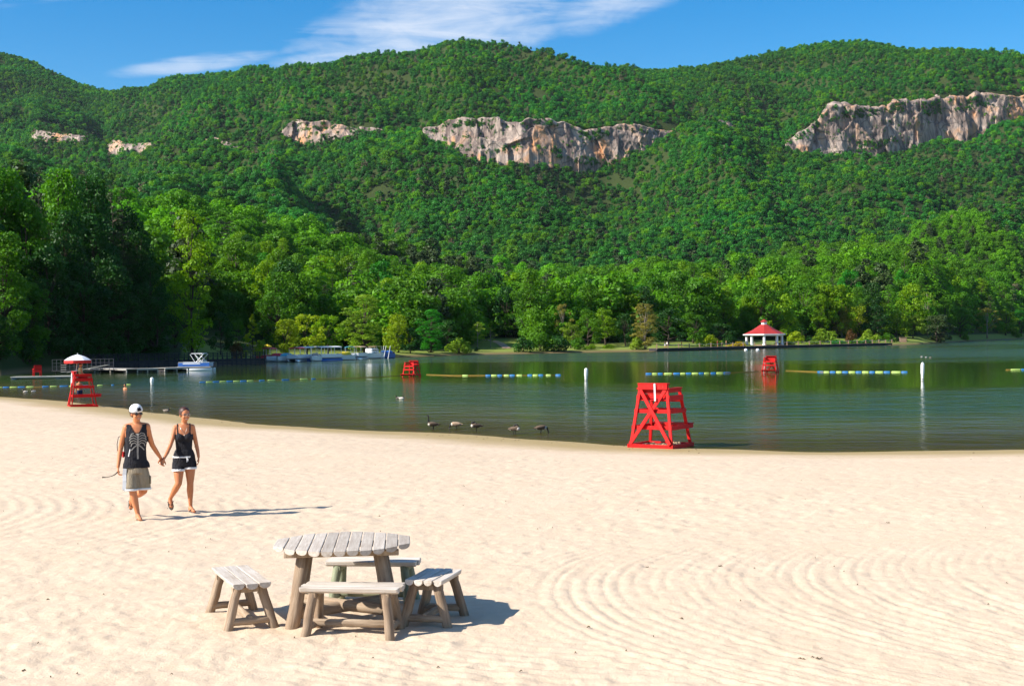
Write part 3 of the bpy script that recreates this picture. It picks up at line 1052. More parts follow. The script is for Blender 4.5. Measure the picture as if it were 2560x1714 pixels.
SHORE = [
    # left lakeside wood and the tall tree in front of the valley
    (440, 800, 468, 135, 'tall', 'bright', "tall slender sunlit tree standing right of the dark lakeside wood", 8),
    (400, 800, 640, 70, 'tall', 'mid', "mid green tree tucked between the dark wood and the tall slender tree", 22),
    (505, 806, 705, 64, 'round', 'deep', "dark bushy tree right of the tall slender tree", 24),
    (540, 806, 725, 56, 'round', 'mid', "rounded tree behind the end of the pier", 40),
    (578, 806, 714, 64, 'cone', 'yellow', "bright green cone shaped tree left of the boats", 8),
    (655, 806, 724, 80, 'round', 'yellow', "bright green rounded tree directly behind the red boats", 7),
    (702, 806, 711, 94, 'round', 'yellow', "broad bright green tree behind the covered tour boats", 8),
    (750, 806, 713, 84, 'round', 'bright', "bright green tree squeezed against the big olive tree", 8),
    (832, 806, 668, 116, 'tall', 'olive', "big pale olive tree towering over the boats", 9),
    (910, 802, 708, 92, 'willow', 'yellow', "yellow green willow right of the big olive tree", 14),
    (938, 812, 745, 54, 'round', 'deep', "small dark round tree at the water edge right of the boats", 8),
    (985, 812, 703, 78, 'tall', 'emerald', "emerald green leafy tree behind the far left red chair", 10),
    (1022, 812, 725, 64, 'round', 'deep', "dark tree in the shade of the emerald tree", 16),
    (1092, 806, 733, 50, 'sparse', 'olive', "thin grey green tree with bare stems on the grassy bank", 26),
    (1122, 806, 744, 42, 'sparse', 'olive', "smaller thin tree next to the grassy path", 30),
    (1170, 806, 712, 70, 'round', 'mid', "mid green tree above the dirt path", 75),
    (1222, 806, 700, 80, 'round', 'deep', "deep green tree behind the waterside bushes", 60),
    (1288, 806, 688, 58, 'sparse', 'tan', "pale thin tree rising above the waterside bushes", 40),
    (1305, 805, 735, 62, 'round', 'olive', "olive tree right of the pale thin tree", 20),
    (1345, 800, 702, 74, 'round', 'mid', "ivy covered tree left of the lawn strip", 24),
    (1385, 800, 698, 76, 'round', 'bright', "light green tree behind the lawn strip", 30),
    (1430, 800, 712, 56, 'round', 'deep', "dark green tree left of the tall brownish waterside tree", 26),
    (1475, 802, 690, 76, 'tall', 'tan', "tall brownish green tree at the left end of the boardwalk", 5),
    (1528, 795, 700, 88, 'round', 'deep', "dense dark green tree behind the boardwalk people", 24),
    (1585, 793, 712, 86, 'round', 'mid', "mid green tree behind the middle of the boardwalk", 34),
    (1648, 790, 735, 66, 'round', 'deep', "dark rounded tree left of the red roofed gazebo", 26),
    (1742, 785, 704, 86, 'willow', 'yellow', "bright willow directly behind the red roofed gazebo", 60),
    (1802, 785, 712, 70, 'willow', 'bright', "light green tree right of the gazebo roof", 48),
    (1835, 785, 742, 56, 'cone', 'deep', "dark cone shaped evergreen right of the gazebo", 26),
    (1872, 783, 684, 96, 'willow', 'yellow', "tall yellow green willow behind the garden right of the gazebo", 60),
    (1925, 782, 690, 72, 'willow', 'tan', "golden tan willow in the shoreline garden", 50),
    (1962, 781, 692, 64, 'willow', 'yellow', "pale yellow willow left of the round dark tree", 56),
    (2000, 781, 690, 70, 'round', 'deep', "round dark green tree among the yellow willows", 34),
    (2050, 781, 698, 72, 'willow', 'bright', "bright green willow right of the round dark tree", 46),
    (2088, 780, 716, 56, 'round', 'olive', "olive tree beside the leaning bare tree", 36),
    (2122, 780, 662, 56, 'sparse', 'olive', "tall nearly bare tree with pale trunk and limbs", 44),
    (2142, 780, 716, 78, 'round', 'pine', "dark ivy wrapped tree overhanging the water at the point", 4),
    (2196, 776, 700, 72, 'round', 'mid', "mid green tree behind the far right lawn", 34),
    (2258, 772, 698, 84, 'sparse', 'tan', "tan leaning tree with pale trunk on the far right lawn", 18),
    (2300, 770, 706, 62, 'round', 'bright', "light green tree near the far right shore", 40),
    (2336, 768, 704, 58, 'round', 'emerald', "emerald tree at the far right end of the shore", 28),
]
for a in SHORE:
    bark = M_BARK_PALE if a[4] == 'sparse' or a[5] == 'tan' else None
    shore_tree(*a, bark=bark)

BUSH = [
    (1050, 812, 772, 72, 'olive', "olive bush hanging over the water left of the grassy bank", 4),
    (1072, 809, 792, 18, 'deep', "small dark clipped shrub on the grassy bank", 12), (1090, 809, 793, 16, 'deep', "tiny round shrub right of the dark clipped shrub", 12),
    (1196, 809, 768, 56, 'deep', "dark waterside bush at the foot of the grassy bank", 4), (1236, 808, 756, 70, 'mid', "large green bush overhanging the lake", 6),
    (1278, 807, 764, 66, 'deep', "dark bush right of the large green waterside bush", 4), (1322, 805, 770, 46, 'mid', "low green bush at the left end of the lawn strip", 8),
    (1352, 803, 785, 34, 'bright', "low light green shrub on the lawn strip", 10), (1392, 802, 786, 40, 'bright', "spreading low shrub on the lawn strip", 12),
    (1455, 803, 770, 40, 'olive', "bushy growth at the foot of the brownish tree", 4),
    (1602, 790, 768, 30, 'bright', "light shrub rising behind the boardwalk rope", 14), (1628, 790, 764, 52, 'yellow', "spreading yellow green shrub left of the gazebo", 14),
    (1668, 790, 762, 44, 'deep', "dark shrub close to the gazebo left side", 20),
    (1688, 789, 780, 52, 'gold', "bright yellow flowering bed in front of the gazebo", 6),
    (1795, 788, 778, 50, 'mid', "low blue green hedge right of the gazebo steps", 8), (1822, 785, 757, 50, 'yellow', "yellow green shrub right of the gazebo", 22),
    (1862, 786, 777, 44, 'olive', "low olive ground shrub on the promenade", 8), (1885, 783, 748, 62, 'olive', "broad olive shrub behind the promenade", 22),
    (1915, 785, 775, 46, 'emerald', "clipped green hedge mound on the promenade", 8), (1945, 784, 752, 32, 'rust', "narrow rusty red shrub on the promenade", 16),
    (1952, 785, 776, 34, 'mid', "small clipped mound next to the rusty red shrub", 8), (1978, 784, 774, 34, 'emerald', "clipped mound near the promenade end", 8),
    (1990, 783, 752, 50, 'olive', "pale spreading bush at the promenade end", 12), (2030, 783, 760, 44, 'mid', "bush right of the promenade end", 18),
    (2062, 782, 764, 30, 'deep', "dark bush left of the wooden bin", 18), (2150, 780, 758, 60, 'pine', "dark bush under the ivy wrapped tree", 3),
    (2208, 774, 764, 22, 'mid', "lone small shrub on the far right lawn", 6), (2325, 768, 752, 30, 'mid', "bush at the edge of the far right lawn", 14),
    (540, 812, 780, 40, 'rust', "brownish shrub behind the pier end", 12), (600, 810, 776, 40, 'olive', "scrubby shrub left of the red boats", 10),
]
for x, yb, yt, w, mt, lb, bk in BUSH:
    shore_tree(x, yb, yt, w, 'shrub', mt, lb, bk, "shrub", "shrub", "shrubs along the far shore")

# ---- dark wood on the near bank at the left; shade put into leaf colour
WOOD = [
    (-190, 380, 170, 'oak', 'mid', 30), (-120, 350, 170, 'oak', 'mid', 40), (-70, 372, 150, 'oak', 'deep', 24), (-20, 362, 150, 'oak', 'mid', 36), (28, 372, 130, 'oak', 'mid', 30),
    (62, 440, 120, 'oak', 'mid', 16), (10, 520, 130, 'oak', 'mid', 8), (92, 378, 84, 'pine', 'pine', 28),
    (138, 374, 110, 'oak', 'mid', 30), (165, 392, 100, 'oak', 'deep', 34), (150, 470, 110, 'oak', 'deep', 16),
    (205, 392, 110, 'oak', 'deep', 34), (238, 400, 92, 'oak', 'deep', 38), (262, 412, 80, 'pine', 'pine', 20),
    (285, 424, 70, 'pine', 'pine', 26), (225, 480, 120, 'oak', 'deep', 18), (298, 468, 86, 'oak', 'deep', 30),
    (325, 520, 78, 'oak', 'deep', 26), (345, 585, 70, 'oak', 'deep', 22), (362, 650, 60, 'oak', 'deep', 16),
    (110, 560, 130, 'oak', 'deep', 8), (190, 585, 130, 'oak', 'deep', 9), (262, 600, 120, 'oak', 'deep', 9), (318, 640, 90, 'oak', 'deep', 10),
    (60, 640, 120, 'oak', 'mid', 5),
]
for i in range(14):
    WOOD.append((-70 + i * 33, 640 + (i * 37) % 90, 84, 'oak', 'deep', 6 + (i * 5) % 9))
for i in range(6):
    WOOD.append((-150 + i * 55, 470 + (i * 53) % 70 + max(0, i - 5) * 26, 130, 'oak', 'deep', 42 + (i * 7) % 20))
WLAB = ["leafy tree at the frame edge of the lakeside wood", "dark spreading tree in the lakeside wood"]
wl = {
    4: "sunlit crown at the top left of the lakeside wood", 7: "tall dark pine with bare trunk rising from the lakeside wood",
    8: "pointed light green treetop in the lakeside wood", 9: "dark leafy crown right of the pointed treetop",
    13: "dark pine on the right shoulder of the lakeside wood", 14: "ragged pine leaning out at the right edge of the lakeside wood",
    19: "lowest dark tree at the right foot of the lakeside wood", 11: "broad green crown in the middle of the lakeside wood",
    24: "low sunlit tree at the left foot of the lakeside wood",
}
ORD = ["first", "second", "third", "fourth", "fifth", "sixth", "seventh", "eighth", "ninth", "tenth", "eleventh", "twelfth", "thirteenth", "fourteenth", "fifteenth", "sixteenth", "seventeenth", "eighteenth"]
rows_ = {"front": [], "middle": [], "back": []}
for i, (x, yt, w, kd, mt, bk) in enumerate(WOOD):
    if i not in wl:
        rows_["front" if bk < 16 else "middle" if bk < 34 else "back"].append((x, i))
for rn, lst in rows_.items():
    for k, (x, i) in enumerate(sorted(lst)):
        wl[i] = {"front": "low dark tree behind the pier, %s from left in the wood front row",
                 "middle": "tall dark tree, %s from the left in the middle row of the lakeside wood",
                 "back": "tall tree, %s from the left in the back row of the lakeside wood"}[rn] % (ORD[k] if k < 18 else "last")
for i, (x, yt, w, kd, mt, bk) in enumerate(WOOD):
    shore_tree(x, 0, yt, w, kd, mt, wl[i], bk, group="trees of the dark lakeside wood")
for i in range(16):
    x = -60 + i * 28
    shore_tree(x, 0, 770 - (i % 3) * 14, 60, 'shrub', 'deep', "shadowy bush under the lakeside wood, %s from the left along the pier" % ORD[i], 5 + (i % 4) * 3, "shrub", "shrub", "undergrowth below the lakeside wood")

# ---- second tier: trees one can tell apart on the lower slope
rng = np.random.default_rng(4)
tier = 0
mats2 = ['mid', 'deep', 'mid', 'emerald', 'bright', 'mid', 'bright', 'mid']
for i in range(175):
    px = 560 + (2700 - 560) * (i + rng.random()) / 175
    S = float(controls(np.array([px]))[2][0])
    Y = S + 45 + 190 * rng.random() ** 1.3
    X = (px - CX) / FPX * Y
    kd = ['round', 'oak', 'tall', 'round', 'pine', 'oak', 'round', 'oak'][rng.integers(8)]
    mt = 'pine' if kd == 'pine' else mats2[rng.integers(8)]
    h = rng.uniform(15, 23) * (0.85 + Y / 4000)
    side = "left half of" if px < 1280 else "right half of"
    tree(kd, mt, (X, Y, terr(X, Y) - 0.5), h, h * rng.uniform(0.5, 0.72) * (0.72 if kd in ('pine', 'tall', 'oak') else 1), "tree",
         ("dark pine on the lower wooded slope, " if kd == 'pine' else "leafy tree on the lower wooded slope, ") + side + " the far shore",
         "trees on the lower wooded slope")

# ---- the forest of the mountain: one mass
FCOL = bpy.data.collections.new("forest_crowns")
# 0-4 far broadleaf, 5 far conifer, 6 far dead, 7-11 near broadleaf with finer leaves, 12 near conifer, 13 near dead
SPEC = [(1.0, 'forest'), (0.8, 'forest'), (1.2, 'forest_light'), (0.9, 'forest'), (1.05, 'forest'), (0.5, 'pine'), (0.7, 'dead'),
        (1.0, 'mid'), (0.8, 'mid'), (1.15, 'forest_light'), (0.9, 'forest_light'), (1.05, 'mid'), (0.5, 'pine'), (0.7, 'dead')]  # far greens cooler and darker, mountain haze put into the leaf colour
for i, (wide, mt) in enumerate(SPEC):
    r_ = np.random.default_rng(500 + i)
    cl = []
    fine = i >= 7
    for _ in range(26 if fine else 15):
        h = r_.random()
        a = r_.random() * 6.283
        w = 3.7 * wide * math.sqrt(max(0.06, 1 - (h * 1.05 - 0.15) ** 2)) * r_.uniform(0.3, 1)
        if mt == 'pine':
            w = 3.4 * (1.05 - h) * r_.uniform(0.3, 1)
        rr_ = r_.uniform(1.2, 2.2) * (0.75 + 0.25 * wide) * (0.8 if fine else 1)
        zt = 10.5 if mt == 'pine' else (6.6 if wide > 0.75 else 8.5)
        cl.append(((math.cos(a) * w, math.sin(a) * w, 2.4 + zt * h), (rr_, rr_, rr_ * (0.5 if mt == 'pine' else 0.8))))
    nq = (2300 if fine else 620) // (3 if mt == 'dead' else 1)
    q, tint = leaf_cloud(r_, cl, nq, 0.55 if fine else 1.05, 0.45)
    me = quads_mesh("forest_crown", q, tint)
    me.materials.append(LM[mt])
    o = bpy.data.objects.new("forest_crown_%02d" % i, me)
    FCOL.objects.link(o)


def scatter(n_try, ymin, ymax, seed):
    r_ = np.random.default_rng(seed)
    Y = np.sqrt(r_.uniform(ymin ** 2, ymax ** 2, n_try))
    px = r_.uniform(-420, 2980, n_try)
    Ys, Zs, S, YB, Yc, Ym = controls(px)
    ok = (Y > S + np.maximum(np.interp(px, [300, 450, 690, 760], [34, 85, 85, 34]), np.interp(px, cols, wid) + 6)) & (Y < Ym + 60)
    cliff = (Y > Yc - 5) & (Y < Yc + 21) & ((f_cb(px) - f_ct(px)) > 16)
    ok &= ~cliff
    # thin out what the crest of the foothills hides
    X = (px - CX) / FPX * Y
    px, Y, X = px[ok], Y[ok], X[ok]
    Z = terrain_z(px, Y)
    return X, Y, Z


X, Y, Z = scatter(150000, 200, 3600, 11)
Xn, Yn, Zn = scatter(26000, 200, 1500, 13)
LE = np.concatenate(LEDGE)
n0 = len(X)
X, Y, Z = np.concatenate([X, Xn, LE[:, 0]]), np.concatenate([Y, Yn, LE[:, 1]]), np.concatenate([Z, Zn, LE[:, 2]])
r_ = np.random.default_rng(12)
n = len(X)
me = bpy.data.meshes.new("forest")
me.vertices.add(n)
me.vertices.foreach_set("co", np.stack([X, Y, Z - 1.5], -1).astype(np.float32).ravel())
scl = r_.uniform(0.7, 1.4, n) * np.interp(Y, [300, 900, 1400, 2500, 3500], [1.15, 1.05, 0.78, 0.74, 0.8])
scl[n0:n0 + len(Xn)] *= r_.uniform(0.5, 1.0, len(Xn))
scl[n0 + len(Xn):] *= r_.uniform(0.3, 0.65, len(LE))
patchn = fbm(X * 0.008, Y * 0.008, 300, 3)
idx = r_.integers(0, 5, n)
conif = r_.random(n) < np.clip(0.05 + patchn * 0.30, 0.02, 0.4)
idx = np.where(conif, 5, idx)
idx = np.where(r_.random(n) < 0.012, 6, idx)
idx = np.where((Y > 2450) & (idx > 4), 1, idx)
idx = np.where((idx == 6) & (Y < 750), 1, idx)
idx = np.where(Y < 1150, idx + 7, idx)
scl = scl * np.where(r_.random(n) < 0.12, 1.35, 1.0) * np.where(r_.random(n) < 0.15, 0.7, 1.0)
for nm, ty, v in (("scl", 'FLOAT', scl.astype(np.float32)), ("rot", 'FLOAT', r_.uniform(0, 6.28, n).astype(np.float32)), ("pick", 'INT', idx.astype(np.int32))):
    a = me.attributes.new(nm, ty, 'POINT')
    a.data.foreach_set("value", v)
forest = link("forest", me)
tag(forest, "dense green forest covering the mountain slopes", None, None, "stuff")
ng = bpy.data.node_groups.new("forest_scatter", 'GeometryNodeTree')
ng.interface.new_socket("Geometry", in_out='INPUT', socket_type='NodeSocketGeometry')
ng.interface.new_socket("Geometry", in_out='OUTPUT', socket_type='NodeSocketGeometry')
gi, go = ng.nodes.new('NodeGroupInput'), ng.nodes.new('NodeGroupOutput')
ci = ng.nodes.new('GeometryNodeCollectionInfo')
ci.inputs['Collection'].default_value = FCOL
ci.inputs['Separate Children'].default_value = True
ci.inputs['Reset Children'].default_value = True
iop = ng.nodes.new('GeometryNodeInstanceOnPoints')
iop.inputs['Pick Instance'].default_value = True


def named(nm, ty):
    a = ng.nodes.new('GeometryNodeInputNamedAttribute')
    a.data_type = ty
    a.inputs['Name'].default_value = nm
    return a.outputs['Attribute']


cx = ng.nodes.new('ShaderNodeCombineXYZ')
ng.links.new(named("rot", 'FLOAT'), cx.inputs[2])
ng.links.new(gi.outputs[0], iop.inputs['Points'])
ng.links.new(ci.outputs[0], iop.inputs['Instance'])
ng.links.new(named("pick", 'INT'), iop.inputs['Instance Index'])
ng.links.new(cx.outputs[0], iop.inputs['Rotation'])
ng.links.new(named("scl", 'FLOAT'), iop.inputs['Scale'])
ng.links.new(iop.outputs[0], go.inputs[0])
md = forest.modifiers.new("scatter", 'NODES')
md.node_group = ng

# ================================================================ picnic table and benches
def wood_mat(name, a, b, axis='Y', dirt=(0.20, 0.14, 0.09)):
    t = NT(name)
    st = {'Y': (14.0, 0.9, 14.0), 'Z': (14.0, 14.0, 0.9), 'X': (0.9, 14.0, 14.0)}[axis]
    oi = t.n('ShaderNodeObjectInfo').outputs['Random']
    co = t.n('ShaderNodeTexCoord').outputs['Object']
    off = t.n('ShaderNodeVectorMath', {0: co, 1: t.n('ShaderNodeCombineXYZ', {0: t.math('MULTIPLY', oi, 37.0), 1: t.math('MULTIPLY', oi, 11.0)}).outputs[0]}, operation='ADD').outputs[0]
    g = t.noise(2.2, 6, 0.65, vec=off, stretch=st)
    g2 = t.noise(9.0, 4, 0.6, vec=off, stretch=st)
    pt = t.noise(2.0, 4, 0.6, vec=off)
    c = t.mix(t.n('ShaderNodeMapRange', {0: g, 1: 0.34, 2: 0.66}).outputs[0], a, b)
    c = t.mix(t.math('MULTIPLY', t.n('ShaderNodeMapRange', {0: g2, 1: 0.58, 2: 0.72}).outputs[0], 0.55), c, dirt)
    c = t.mix(t.math('MULTIPLY', t.n('ShaderNodeMapRange', {0: pt, 1: 0.5, 2: 0.75}).outputs[0], 0.5), c, dirt)
    hs = t.n('ShaderNodeHueSaturation', {'Color': c, 'Value': t.math('ADD', 0.84, t.math('MULTIPLY', oi, 0.3))})
    p = t.n('ShaderNodeBsdfPrincipled', {'Base Color': hs.outputs[0], 'Roughness': 0.85, 'Specular IOR Level': 0.2,
                                        'Normal': t.bump(g2, 0.55, 0.006)})
    return t.out(p.outputs[0])


M_PLANK = wood_mat("weathered_plank", (0.40, 0.335, 0.275), (0.56, 0.50, 0.43), 'Y', (0.26, 0.20, 0.15))
M_PLANKX = wood_mat("weathered_plank_bench", (0.50, 0.42, 0.34), (0.68, 0.62, 0.55), 'Y', (0.30, 0.22, 0.15))
M_LOG = wood_mat("weathered_log", (0.21, 0.14, 0.09), (0.41, 0.31, 0.22), 'Z', (0.11, 0.07, 0.04))
M_LOGGREEN = wood_mat("green_stained_log", (0.20, 0.22, 0.14), (0.34, 0.36, 0.25), 'Z', (0.12, 0.13, 0.08))
M_LOGX = wood_mat("weathered_log_cross", (0.24, 0.16, 0.10), (0.46, 0.36, 0.26), 'Z', (0.12, 0.08, 0.045))


def half_log(L, w, th, seed=0, end_cut=(0.0, 0.0)):
    """plank along Y: flat top at z=0, rounded underside; ends may be skewed"""
    rng = random.Random(seed)
    prof = [(-w / 2, -0.004), (-w / 2 + 0.006, 0.0), (w / 2 - 0.006, 0.0), (w / 2, -0.004)]
    for k in range(1, 6):
        a = math.pi * k / 6
        prof.append((w / 2 * math.cos(a) * 1.0, -0.012 - (th - 0.012) * math.sin(a)))
    n = len(prof)
    mb = MB()
    ys = [-L / 2, -L / 2 + 0.012, -L / 6, L / 6, L / 2 - 0.012, L / 2]
    vs = []
    for i, y in enumerate(ys):
        s_ = 0.93 if i in (0, len(ys) - 1) else 1.0
        dz = rng.uniform(-.002, .002)
        for x, z in prof:
            skew = 0.0
            if i <= 1:
                skew = end_cut[0] * x
            elif i >= len(ys) - 2:
                skew = end_cut[1] * x
            vs.append((x * s_, y + skew, z * (1.0 if i not in (0, len(ys) - 1) else 0.95) + dz))
    fs = []
    for i in range(len(ys) - 1):
        for k in range(n):
            fs.append((i * n + k, i * n + (k + 1) % n, (i + 1) * n + (k + 1) % n, (i + 1) * n + k))
    fs.append(tuple(range(n))[::-1])
    fs.append(tuple((len(ys) - 1) * n + k for k in range(n)))
    return mb.add(vs, [f[::-1] for f in fs])


def log_leg(parent, p0, p1, r0, r1, mat, name="leg", seed=0):
    """log from p0 (bottom) to p1 (top) built along local Z"""
    p0, p1 = Vector(p0), Vector(p1)
    d = p1 - p0
    mb = MB()
    L = d.length
    rng = random.Random(seed)
    zs = [0.0, L * 0.25, L * 0.5, L * 0.75, L]
    mb.tube([(rng.uniform(-.004, .004), rng.uniform(-.004, .004), z) for z in zs],
            [(r0 + (r1 - r0) * z / L) * rng.uniform(0.95, 1.05) for z in zs], 12, round_end=0.02)
    o = mb.build(name, mat, parent, smooth=False)
    for p_ in o.data.polygons:
        p_.use_smooth = len(p_.vertices) == 4
    o.location = p0
    o.rotation_euler = d.to_track_quat('Z', 'Y').to_euler()
    return o


tc_ = onz(857, 1352, 0.76)
TZ = sz(tc_.x, tc_.y)
tab = empty("picnic_table", (tc_.x, tc_.y, TZ), R(4.5))
tag(tab, "round weathered log picnic table with slatted plank top standing on the sand", "table")
RT, NP = 0.652, 11
pw = 2 * RT / NP
for i in range(NP):
    xc = -RT + pw * (i + 0.5)
    L = 2 * math.sqrt(RT * RT - (abs(xc) - pw * 0.12) ** 2)
    sk = max(-1.1, min(1.1, xc / math.sqrt(max(RT * RT - xc * xc, 0.02))))
    o = half_log(L, pw - 0.007, 0.050, i, (sk * 0.9, -sk * 0.9)).build("plank", M_PLANK, tab)
    o.location = (xc, 0, 0.76 + random.Random(i).uniform(-.003, .003))
for y in (-0.30, 0.30):
    MB().bar((-0.54, y, 0.688), (0.54, y, 0.688), 0.09, 0.05).build("cross_batten", M_LOGX, tab, bevel=0.006)
for i, (sx, sy) in enumerate(((-1, -1), (1, -1), (-1, 1), (1, 1))):
    log_leg(tab, (sx * 0.47, sy * 0.36, -0.03), (sx * 0.36, sy * 0.22, 0.665), 0.068, 0.066, M_LOG, seed=i)
log_leg(tab, (-0.46, -0.30, 0.13), (0.46, 0.32, 0.13), 0.062, 0.058, M_LOGX, "stretcher", 11)
log_leg(tab, (-0.46, 0.30, 0.16), (0.44, -0.32, 0.14), 0.060, 0.055, M_LOGX, "stretcher", 12)


def bench(p0, p1, width, label, nplank=3, legmat=None, top=None, H=0.45, extra=0.0, sc=1.0):
    """bench whose seat runs from pixel p0 to pixel p1"""
    a, b = onz(*p0, H), onz(*p1, H)
    d = b - a
    L = d.length + extra
    c = (a + b) / 2
    rz = math.atan2(d.y, d.x) - math.pi / 2
    o = empty("bench", (c.x, c.y, sz(c.x, c.y)), rz)
    tag(o, label, "bench", "log benches round the picnic table")
    w = width / nplank
    for i in range(nplank):
        xc = -width / 2 + w * (i + 0.5)
        cut = (0.0, 0.0)
        q = half_log(L - (0.03 if i in (0, nplank - 1) else 0), w - 0.006, 0.055, 40 + i, cut).build("plank", top or M_PLANKX, o)
        q.location = (xc, 0, H + random.Random(i + int(L * 100)).uniform(-.003, .003))
    for y in (-0.36, 0.36):
        MB().bar((-width * 0.44, y * L, H - 0.075), (width * 0.44, y * L, H - 0.075), 0.07, 0.05).build("cross_batten", legmat or M_LOGX, o, bevel=0.005)
    k = 0
    for sy in (-1, 1):
        for sx in (-1, 1):
            k += 1
            log_leg(o, (sx * width * 0.62, sy * L * 0.42, -0.03), (sx * width * 0.30, sy * L * 0.36, H - 0.05), 0.046, 0.046, legmat or M_LOG, seed=k)
        log_leg(o, (-width * 0.52, sy * L * 0.40, 0.085), (width * 0.52, sy * L * 0.40, 0.085), 0.036, 0.036, legmat or M_LOGX, "stretcher", 30 + sy)
    log_leg(o, (0, -L * 0.40, 0.10), (0, L * 0.40, 0.10), 0.035, 0.035, legmat or M_LOGX, "stretcher", 33)
    return o


def zz(x, y):
    return (500 + x / 2.788, 1300 + y / 2.788)


bench(zz(366, 440), zz(205, 316), 0.37, "log bench at the left of the round table, seat seen end on")
bench(zz(715, 445), zz(1415, 455), 0.33, "log bench in front of the round table, broad side to the viewer")
bench(zz(890, 268), zz(1530, 274), 0.32, "log bench with green stained legs behind the round table", 3, M_LOGGREEN)
bench(zz(1552, 420), zz(1705, 335), 0.37, "log bench at the right of the round table half in its shadow", 4)


# ================================================================ lifeguard chairs
def worn_red():
    t = NT("red_paint")
    oi = t.n('ShaderNodeObjectInfo').outputs['Random']
    f = t.noise(3.0, 5, 0.6)
    c = t.mix(t.n('ShaderNodeMapRange', {0: f, 1: 0.35, 2: 0.65}).outputs[0], (0.60, 0.006, 0.006), (0.46, 0.012, 0.010))
    chip = t.noise(26.0, 4, 0.65, stretch=(1, 1, 0.35))
    c = t.mix(t.n('ShaderNodeMapRange', {0: chip, 1: 0.66, 2: 0.70, 3: 0.0, 4: 0.8}).outputs[0], c, (0.30, 0.15, 0.10))
    hs = t.n('ShaderNodeHueSaturation', {'Color': c, 'Value': t.math('ADD', 0.86, t.math('MULTIPLY', oi, 0.24))})
    p = t.n('ShaderNodeBsdfPrincipled', {'Base Color': hs.outputs[0], 'Roughness': 0.6, 'Specular IOR Level': 0.2, 'Normal': t.bump(chip, 0.35, 0.006)})
    return t.out(p.outputs[0])


M_RED = worn_red()
M_RED_PLAIN = pmat("red_paint_plain", (0.58, 0.006, 0.006), (0.38, 0.010, 0.008), 4.5, 0.6, (1, 1, 0.4), 0.4, 0.006, 0.2)
M_WHITE = pmat("white_plastic", (0.80, 0.80, 0.78), (0.68, 0.68, 0.66), 3.0, 0.4)
M_SANDCLOD = pmat("sand_clod", (0.46, 0.34, 0.20), (0.22, 0.15, 0.08), 9.0, 0.95, None, 0.6, 0.02)


